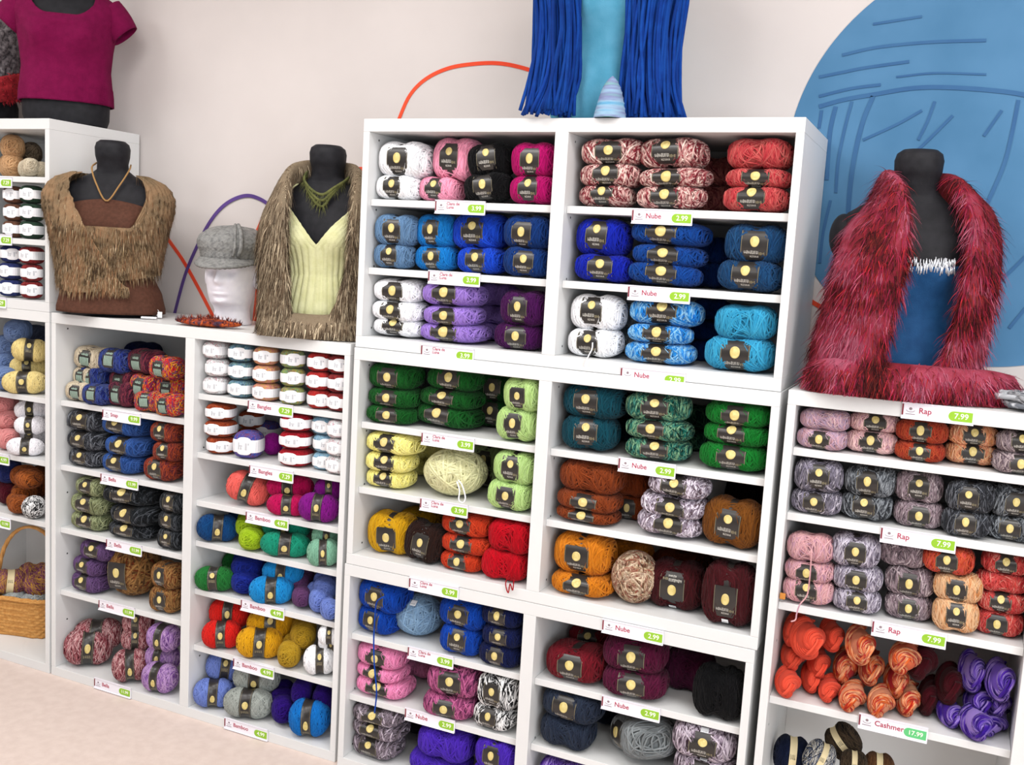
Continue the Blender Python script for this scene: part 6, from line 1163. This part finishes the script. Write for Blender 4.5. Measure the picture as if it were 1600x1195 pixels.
def scarf_thing(name,m,loc,rz,label,strips,nst,length,width,seed,droop=.6,out=.5,spread=.5,cat='scarf'):
    mb=MB()
    for path,hw,th in strips:
        rows,fr=strip_surface(path,hw,th); U=[(i*.02,.37+.01*j) for i in range(len(rows)) for j in range(len(rows[0]))]; mb.grid(rows,False,True,U)
        k=int(nst*len(rows)*(hw if not callable(hw) else hw(.5))*10/ sum((h if not callable(h) else h(.5))*440 for _,h,_ in strips))
        strands(mb,on_strip(fr),k,length,width,seed,droop,out,spread); seed+=1
    return place(tag(obj(name,mb.build(name,[m]),None,loc,(0,0,rz)),label,cat))
# --- brown wrap on the left
L3,R3=(-1.043,.118,1.281),.62
place(mannequin('mannequin',L3,R3,'black torso in brown wrap, on the low left cabinet','display torsos'))
cam=shell(lambda t:.012,lambda t:.425+.012*math.cos(t*2)-.05*(abs(t)/PI),lambda t,z:.006+.035*max(0,(.16-z)/.16)**1.5+.003*math.sin(9*t)*max(0,(.2-z)/.2))
cami=place(garment('camisole',cam,M_CAMI,L3,R3,'brown camisole under the tweed wrap, flared hem with tie cord','camisole'))
mb=MB(); mb.tube(smooth_path([(-.062,.02,.575),(-.066,-.04,.55),(-.04,-.085,.49),(0,-.108,.43),(.04,-.085,.49),(.066,-.04,.55),(.062,.02,.575)],30),.0032,6); obj('halter_cord',mb.build('halter_cord',[mat('tan_cord','9a7648',.8)]),cami)
mb=MB(); mb.tube(smooth_path([(.17,-.05,.04),(.185,-.07,.025),(.18,-.09,.012)],8),.001,5); mb.box(.13,-.135,.003,.185,-.115,.009); mb.box(.182,-.085,.004,.198,-.075,.026); obj('swing_tag',mb.build('swing_tag',[M_STICK],False),cami)
RB=[(.06,.170,.125,0),(.17,.176,.126,0),(.25,.190,.132,0),(.33,.206,.134,0),(.40,.224,.122,0),(.45,.226,.110,.004),(.49,.208,.096,.01),(.515,.178,.085,.014),(.535,.125,.072,.014),(.55,.09,.062,.014)]
def sstep(a,b,x): f=max(0,min(1,(x-a)/(b-a))); return f*f*(3-2*f)
ribz=lambda t,z:.0035*math.sin(t*46)+.0025*math.sin(z*240+6*math.sin(t*5))
w1=shell(lambda t:.13+.03*math.sin(t),lambda t:.335+.2*sstep(.46,.80,abs(t+.06)),0,150,44,rib=ribz,R=RB)
w2=shell(lambda t:.10+.012*math.sin(t*3),lambda t:max(.115,.535-.42*sstep(-.85,.42,t)),.021,90,40,-1.9,.40,rib=ribz,R=RB)
w1.grid([w2.V[i*41:(i+1)*41] for i in range(91)],False,False,w2.U)
wf=list(w1.V)
strands(w1,lambda rg:(lambda q:(Vector(q),Vector((q[0],q[1]*1.5,0)).normalized()))(wf[rg.randrange(len(wf))]),11000,.034,.0014,5,1.5,.42,.4)
wrap=place(garment('wrap_top',w1,fuzzmat('brown_tweed_fibre',['3c2d20','6a543a','8c7656','a8967a','7a583e'],14,.4,.5),L3,R3,'brown tweed knitted wrap crossed over the chest of left torso','wrap',.0))
wrap.modifiers.clear()
# --- lime sweater with taupe fur scarf
L5,R5=(-.231,.19,1.281),.35
place(mannequin('mannequin',L5,R5,'black torso in pale lime sweater and taupe fur scarf','display torsos'))
def limerib(t,z):
    if z<.31: return .0035*math.sin(t*44)
    return .0016*math.sin(t*60)*math.sin(z*260)
sw=shell(lambda t:.02,lambda t:.315+.205*min(1,abs(t)/.86) if abs(t)<.86 else .52-.09*sstep(.86,1.5,abs(t))+.09*sstep(1.9,2.6,abs(t)),.008,200,60,rib=limerib)
place(garment('sweater',sw,M_LIME,L5,R5,'pale lime ribbed V-neck sweater between the taupe fur strips','sweater'))
scarf_thing('fur_scarf',M_FURT,L5,R5,'taupe grey eyelash yarn scarf over the pale lime sweater',[
  ([(-.045,.075,.545),(-.10,.02,.535),(-.138,-.055,.505),(-.142,-.12,.43),(-.140,-.155,.33),(-.134,-.15,.22),(-.126,-.16,.11),(-.115,-.175,.03)],.070,.024),
  ([(.045,.075,.545),(.10,.02,.535),(.150,-.055,.505),(.172,-.115,.43),(.178,-.14,.33),(.17,-.14,.22),(.15,-.16,.11),(.12,-.18,.03)],.066,.024),
  ([(-.150,-.17,.035),(-.08,-.19,.04),(.03,-.195,.038),(.13,-.185,.045),(.19,-.15,.035)],.045,.026)],15000,.060,.0016,21,1.3,.5,.42)
mb=MB()
for k in range(3):
    mb.tube(smooth_path([(-.075,.02,.555+.01*k),(-.07,-.045,.535),(-.03,-.088,.50-.012*k),(.01,-.095,.485-.02*k),(.045,-.08,.51-.008*k),(.072,-.03,.54),(.075,.02,.56)],26),.005,6)
strands(mb,lambda rg:(lambda q:(Vector(q),Vector((q[0],q[1],0)).normalized()))(mb.V[rg.randrange(400)]),220,.035,.001,8,.8)
place(tag(obj('cord_necklace',mb.build('cord_necklace',[M_OLIVE]),None,L5,(0,0,R5)),'olive green fuzzy cord necklace at neck of lime sweater torso','necklace'))
# --- red fuzzy scarf on the right
L7,R7=(1.455,.20,1.284),.16
place(mannequin('mannequin',L7,R7,'black torso in blue top and red fuzzy scarf, right cabinet','display torsos'))
bt=shell(lambda t:.004,lambda t:.345+.015*min(1,abs(t))**2,.006,96,36)
bto=place(garment('top',bt,M_NAVYT,L7,R7,'petrol blue top with sequin neckline behind red fuzzy scarf','top'))
mb=MB(); rg=random.Random(4)
for i in range(120):
    t=-.62+1.24*i/119; z=.348+rg.uniform(-.012,.014); q=torso(t,z,.011); a=rg.uniform(-.5,.5); d=Vector((math.sin(a)*.3,0,math.cos(a)))*rg.uniform(.007,.014); mb.tube([q-d,q+d],.0016,5)
obj('sequin_trim',mb.build('sequin_trim',[mat('silver_sequin','e4e8ee',.25,.6)]),bto)
scarf_thing('fuzzy_scarf',M_FURR,L7,R7,'long red and pink eyelash scarf around the torso at right',[
  ([(-.02,.085,.55),(-.065,.05,.55),(-.088,-.005,.53),(-.095,-.07,.495),(-.102,-.12,.43),(-.112,-.155,.34),(-.125,-.15,.24),(-.145,-.15,.13),(-.15,-.165,.04)],lambda f:.042+.034*min(1,f*3)+.034*f,.028),
  ([(.02,.085,.55),(.065,.05,.55),(.09,-.005,.54),(.135,-.065,.515),(.165,-.10,.44),(.165,-.13,.34),(.16,-.13,.24),(.145,-.14,.13),(.12,-.16,.05)],lambda f:.05+.012*min(1,f*3),.028),
  ([(-.215,-.14,.035),(-.17,-.185,.045),(-.05,-.205,.045),(.08,-.205,.045),(.20,-.16,.042),(.27,-.10,.03)],.05,.032)],15000,.050,.0014,41,.95,.6,.6)
# --- blue scarf on top of the centre stack
L6,R6=(.661,.19,1.9146),.34
place(mannequin('mannequin',L6,R6,'black torso under the long royal blue scarf, top of centre stack','display torsos'))
lt=shell(lambda t:.006,lambda t:.46,lambda t,z:.006+.004*math.sin(t*17+z*9)*(.5+.5*math.sin(z*20)),160,40)
place(garment('top',lt,M_TOPB,L6,R6,'light blue draped top between royal blue scarf strands','top'))
mb=MB(); rg=random.Random(9)
def hang(x0,x1,y,n,zt,xt):
    for i in range(n):
        f=i/(n-1); x=x0+(x1-x0)*f; jx=lambda s:rg.uniform(-s,s); yy=y-.05*math.sin(PI*f)+jx(.02)
        mb.tube(smooth_path([(xt[0]+(xt[1]-xt[0])*f,-.01+jx(.015),.535),(xt[0]+(xt[1]-xt[0])*f*1.05,yy+.05,.485+jx(.01)),(x*.98+jx(.006),yy-.015,.38),(x*.93+jx(.008),yy-.005,.25),(x*.95+jx(.012),yy-.01,.12),(x*1.04+jx(.018),yy-.015,.004+abs(jx(.02)))],16),.0055,6,False,rg.random(),u0=rg.random())
hang(-.235,-.10,-.105,70,.5,(-.19,-.09)); hang(.045,.215,-.125,90,.5,(.08,.20))
place(tag(obj('scarf',mb.build('scarf',[M_BLUES]),None,L6,(0,0,R6)),'long royal blue strand scarf hanging down over light blue top','scarf'))
# --- magenta sweater, top left, and the torso beside it
L1,R1=(-1.349,.20,1.921),.65
place(mannequin('mannequin',L1,R1,'dark grey torso in magenta sweater at upper left','display torsos'))
RM=[(.06,.172,.118,0),(.12,.170,.115,0),(.22,.160,.105,0),(.30,.168,.112,0),(.38,.182,.112,0),(.43,.200,.104,.004),(.46,.198,.096,.008),(.485,.178,.085,.012),(.505,.148,.075,.014),(.52,.115,.066,.014),(.54,.09,.062,.014)]
ms=shell(lambda t:.085,lambda t:.412+.123*sstep(.22,1.0,abs(t)),0,150,50,rib=lambda t,z:(.003 if z<.15 else .0012)*math.sin(t*70)+(.006*math.exp(-((z-.385)/.012)**2)*max(0,math.cos(t*1.3)) if abs(t)<1 else 0),R=RM)
for s in (-1,1):
    P=[]
    for i in range(9):
        f=i/8; c=Vector((s*(.152+.066*f),.004,.465-.095*f)); ax=Vector((s*.7,0,-.8)).normalized(); u=Vector((0,1,0)); v=ax.cross(u); r=.058+.006*math.sin(PI*f)
        P.append([c+u*r*.95*math.cos(2*PI*k/26)+v*r*math.sin(2*PI*k/26) for k in range(26)])
    ms.grid(P,False,True)
place(garment('sweater',ms,M_MAG,L1,R1,'magenta short sleeved knitted sweater on torso at upper left','sweater'))
L2,R2=(-1.835,.22,1.921),.7
place(mannequin('mannequin',L2,R2,'torso cut by left edge, wearing black and grey lattice shawl','display torsos'))
ps=shell(lambda t:.13,lambda t:.50,.045,110,40,rib=lambda t,z:.006*math.sin(t*24+z*70)+.006*math.sin(t*24-z*70))
place(garment('shawl',ps,M_PLAID,L2,R2,'grey and black lattice knitted shawl at the left edge','shawl'))
scarf_thing('crochet_scarf',fuzzmat('red_crochet',['5a0c14','9a1c26','22100f','ac2a32'],30,.3,.25),L2,R2,'red and dark crochet scarf low on the torso at left edge',[([(-.2,-.12,.16),(-.08,-.20,.13),(.08,-.20,.13),(.2,-.13,.17),(.235,-.02,.2)],.05,.02)],900,.02,.003,61)
# --- foam head and cap
LH,RH=(-.617,.22,1.281),.30
HR=[(0,.062,.064,.008),(.02,.056,.060,.008),(.045,.054,.060,.008),(.06,.056,.068,.004),(.072,.060,.082,-.002),(.10,.067,.091,-.004),(.14,.074,.097,-.002),(.18,.077,.099,0),(.23,.077,.099,.003),(.26,.073,.094,.005),(.285,.060,.078,.006),(.30,.040,.052,.006),(.307,.001,.001,.006)]
mb=MB(); rows=[]; zs=[.307*i/60 for i in range(61)]
g=lambda x,s:math.exp(-(x/s)**2)
for z in zs:
    row=[]
    for k in range(72):
        t=2*PI*k/72-PI; rx,ry,cy=ring_at(z,HR)
        f=.026*g(t,.17)*g(z-.143,.012)+.018*g(t,.12)*g(z-.160,.017)+.010*g(t,.10)*g(z-.182,.02)+.009*g(t,.6)*g(z-.196,.010)-.014*(g(t-.40,.20)+g(t+.40,.20))*g(z-.174,.014)+.010*g(t,.28)*g(z-.117,.006)+.010*g(t,.30)*g(z-.104,.006)-.008*g(t,.28)*g(z-.1105,.0028)-.006*g(t,.3)*g(z-.092,.006)+.012*g(t,.26)*g(z-.078,.011)+.006*(g(t-.62,.25)+g(t+.62,.25))*g(z-.150,.016)
        row.append((rx*pw(math.sin(t),.95),cy-ry*pw(math.cos(t),.95)-f*math.cos(t),z))
    rows.append(row)
mb.grid(rows,False,True); mb.F.append(tuple(range(72))[::-1]); mb.M.append(0)
head=tag(obj('display_head',mb.build('display_head',[noisy('white_foam',['ece9f2','f2eff6'],60,.7,bump=.05,bscale=600)],True,False),None,LH,(0,0,RH)),'white foam head wearing a grey knitted cap','display head')
head.scale=(1.02,1.02,1.0)
for s in (-1,1):
    mb=MB(); mb.ellipsoid((s*.079,.012,.150),(.009,.019,.030),14,10); mb.tube([(s*.085,.012+.017*math.cos(a),.152+.026*math.sin(a)) for a in [PI*1.5*i/14-.6 for i in range(15)]],.0045,6); obj('ear',mb.build('ear',[head.data.materials[0]]),head)
CR=[(.198,.090,.110,-.002),(.222,.097,.116,-.002),(.236,.100,.119,0),(.25,.108,.128,.004),(.27,.112,.132,.008),(.29,.104,.122,.010),(.305,.085,.100,.010),(.315,.055,.065,.010),(.319,.001,.001,.010)]
mb=MB(); rows=[]
for i in range(45):
    z=.198+.121*i/44; row=[]
    for k in range(120):
        t=2*PI*k/120; rx,ry,cy=ring_at(z,CR); d=.0022*math.sin(t*36+(i%2)*PI)*math.cos(i*1.57)+.004*math.sin(t*6)*sstep(.25,.29,z); row.append(((rx+d)*math.sin(t),cy-(ry+d)*math.cos(t),z+.006*math.sin(t*3)*sstep(.27,.31,z)))
    rows.append(row)
mb.grid(rows,False,True)
cap=tag(obj('newsboy_hat',mb.build('newsboy_hat',[noisy('grey_wool',['70706f','848482','8e8e8b'],90,.95,bump=.6,bscale=260)],True,False),None,LH,(0,0,RH)),'grey knitted newsboy cap on the white foam head','hat')
mb=MB(); rows=[]
for i in range(9):
    f=i/8; row=[]
    for k in range(41):
        t=-1.15+2.3*k/40; ext=.052*f*math.cos(t*1.25)**.8 if abs(t)<1.2 else 0; row.append(((.095+ext*.5)*math.sin(t),-(.113+ext)*math.cos(t),.212-.030*f*math.cos(t)+.0012*math.sin(t*60)*math.cos(i*2)))
    rows.append(row)
mb.grid(rows); br=obj('brim',mb.build('brim',[cap.data.materials[0]],True,False),cap); md=br.modifiers.new('thickness','SOLIDIFY'); md.thickness=.008
mb=MB(); mb.tube(smooth_path([(.06,-.098,.226),(.072,-.104,.255),(.062,-.085,.30),(.03,-.03,.325)],20),.007,8); mb.tube(smooth_path([(.045,-.105,.226),(.055,-.113,.255),(.045,-.09,.302),(.02,-.03,.326)],20),.005,8); obj('strap',mb.build('strap',[cap.data.materials[0]],True,False),cap)
# --- small things on top of the cabinets
mb=MB(); mb.ellipsoid((0,0,.013),(.118,.045,.013),30,10); mv=list(mb.V)
strands(mb,lambda rg:(lambda q:(Vector(q),Vector((q[0]*.3,q[1]*.6,1)).normalized()))(mv[rg.randrange(len(mv))]),1500,.016,.0012,17,.2,.8,.7)
tag(obj('fuzzy_band',mb.build('fuzzy_band',[M_HATM]),None,(-.585,.075,1.2805),(0,0,.12)),'flat fuzzy orange and navy headband lying before the foam head','headband')
mb=MB(); rows=[]
for i in range(25):
    f=i/24; r=.040*(1-f)**.75*.72+.0125*(1-f**6)+.0005; z=.105*f; rows.append([((r+.0016*math.sin(k*PI/3)*math.cos(i*2.1))*math.cos(2*PI*k/48),(r+.0016*math.sin(k*PI/3)*math.cos(i*2.1))*math.sin(2*PI*k/48),z) for k in range(48)])
mb.grid(rows,False,True)
tag(obj('knitted_cone',mb.build('knitted_cone',[noisy('pale_blue_stripes',['5f9cc0','8fb0c8','7a80a8','78aca8'],26,.9,2,'Object',(.15,.15,1.6),bump=.5,bscale=240)],True,False),None,(.728,.032,1.9141)),'small pale blue knitted cone at foot of the blue scarf','knitted cone')
mb=MB(); rg=random.Random(2)
for i in range(60):
    a=rg.uniform(0,6.28); r0=rg.uniform(.01,.09); pts=[(r0*1.1*math.cos(a+k*.5)+rg.uniform(-.01,.01),r0*.8*math.sin(a+k*.5)+rg.uniform(-.01,.01),.010+rg.uniform(0,.028)) for k in range(8)]; mb.tube(smooth_path(pts,20),.0062,6,False,rg.random(),u0=rg.random())
mb.ellipsoid((0,0,.018),(.085,.062,.017),20,10)
tag(obj('crumpled_knit',mb.build('crumpled_knit',[fuzzmat('grey_marl',['55585e','b4b6ba','8b8e92'],60)]),None,(1.765,.09,1.2835)),'crumpled grey marl knit at right end of right cabinet top','knitted piece')
# --- basket in the far left cabinet
bk=tag(empty('wicker_basket',(-1.545,.215,.0325),.25),'wicker basket with arched handle holding yarn, bottom of far left cabinet','basket')
M_WICK=noisy('wicker',['bd8344','d09c5a'],110,.7,4,bump=.4,bscale=420)
def brow(z,s,k,n=120):
    t=2*PI*k/n; e=.42; return (s*.145*pw(math.cos(t),e),s*.105*pw(math.sin(t),e),z)
mb=MB(); rows=[]
for i in range(40):
    f=i/39; rows.append([Vector(brow(.15*f,.86+.14*f-(.022 if i%3==0 else 0)+.022*math.sin(k*PI/4)*(1 if (i//3)%2 else -1),k)) for k in range(120)])
for i in range(39,-1,-3): rows.append([Vector(brow(max(.008,.15*i/39),(.80+.14*i/39),k)) for k in range(120)])
mb.grid(rows,False,True); mb.F.append(tuple(range(120))[::-1]); mb.M.append(0); nb=len(mb.V); mb.F.append(tuple(range(nb-120,nb))); mb.M.append(0)
obj('body',mb.build('body',[M_WICK],True,False),bk)
mb=MB()
for j in range(3): mb.tube([tuple(Vector(brow(.150,1.0,k,60))*(1)+Vector((.004*math.cos(k*1.3+j*2.1),.004*math.sin(k*1.3+j*2.1),.004*math.sin(k*1.3+j*2.1)))) for k in range(60)],.005,6,True)
obj('rim',mb.build('rim',[M_WICK],True,False),bk)
mb=MB()
for j in range(3): mb.tube([(.143*math.cos(a)+.003*math.cos(i*.9+j*2.1),.004*math.sin(i*.9+j*2.1),.13+.27*math.sin(a)**.8) for i,a in enumerate([PI*k/40 for k in range(41)])],.0055,6)
obj('handle',mb.build('handle',[noisy('handle_cane',['c98f4e','d9a565'],40,.6)],True,False),bk)
M_BROWNC=mat('orange_clip','c8843a',.6); tag(obj('clip',boxmesh('clip',1.2545,.012,.770,1.268,.0195,.785,M_BROWNC,.002)),'tiny orange clip at left end of the right cabinet shelf','clip')
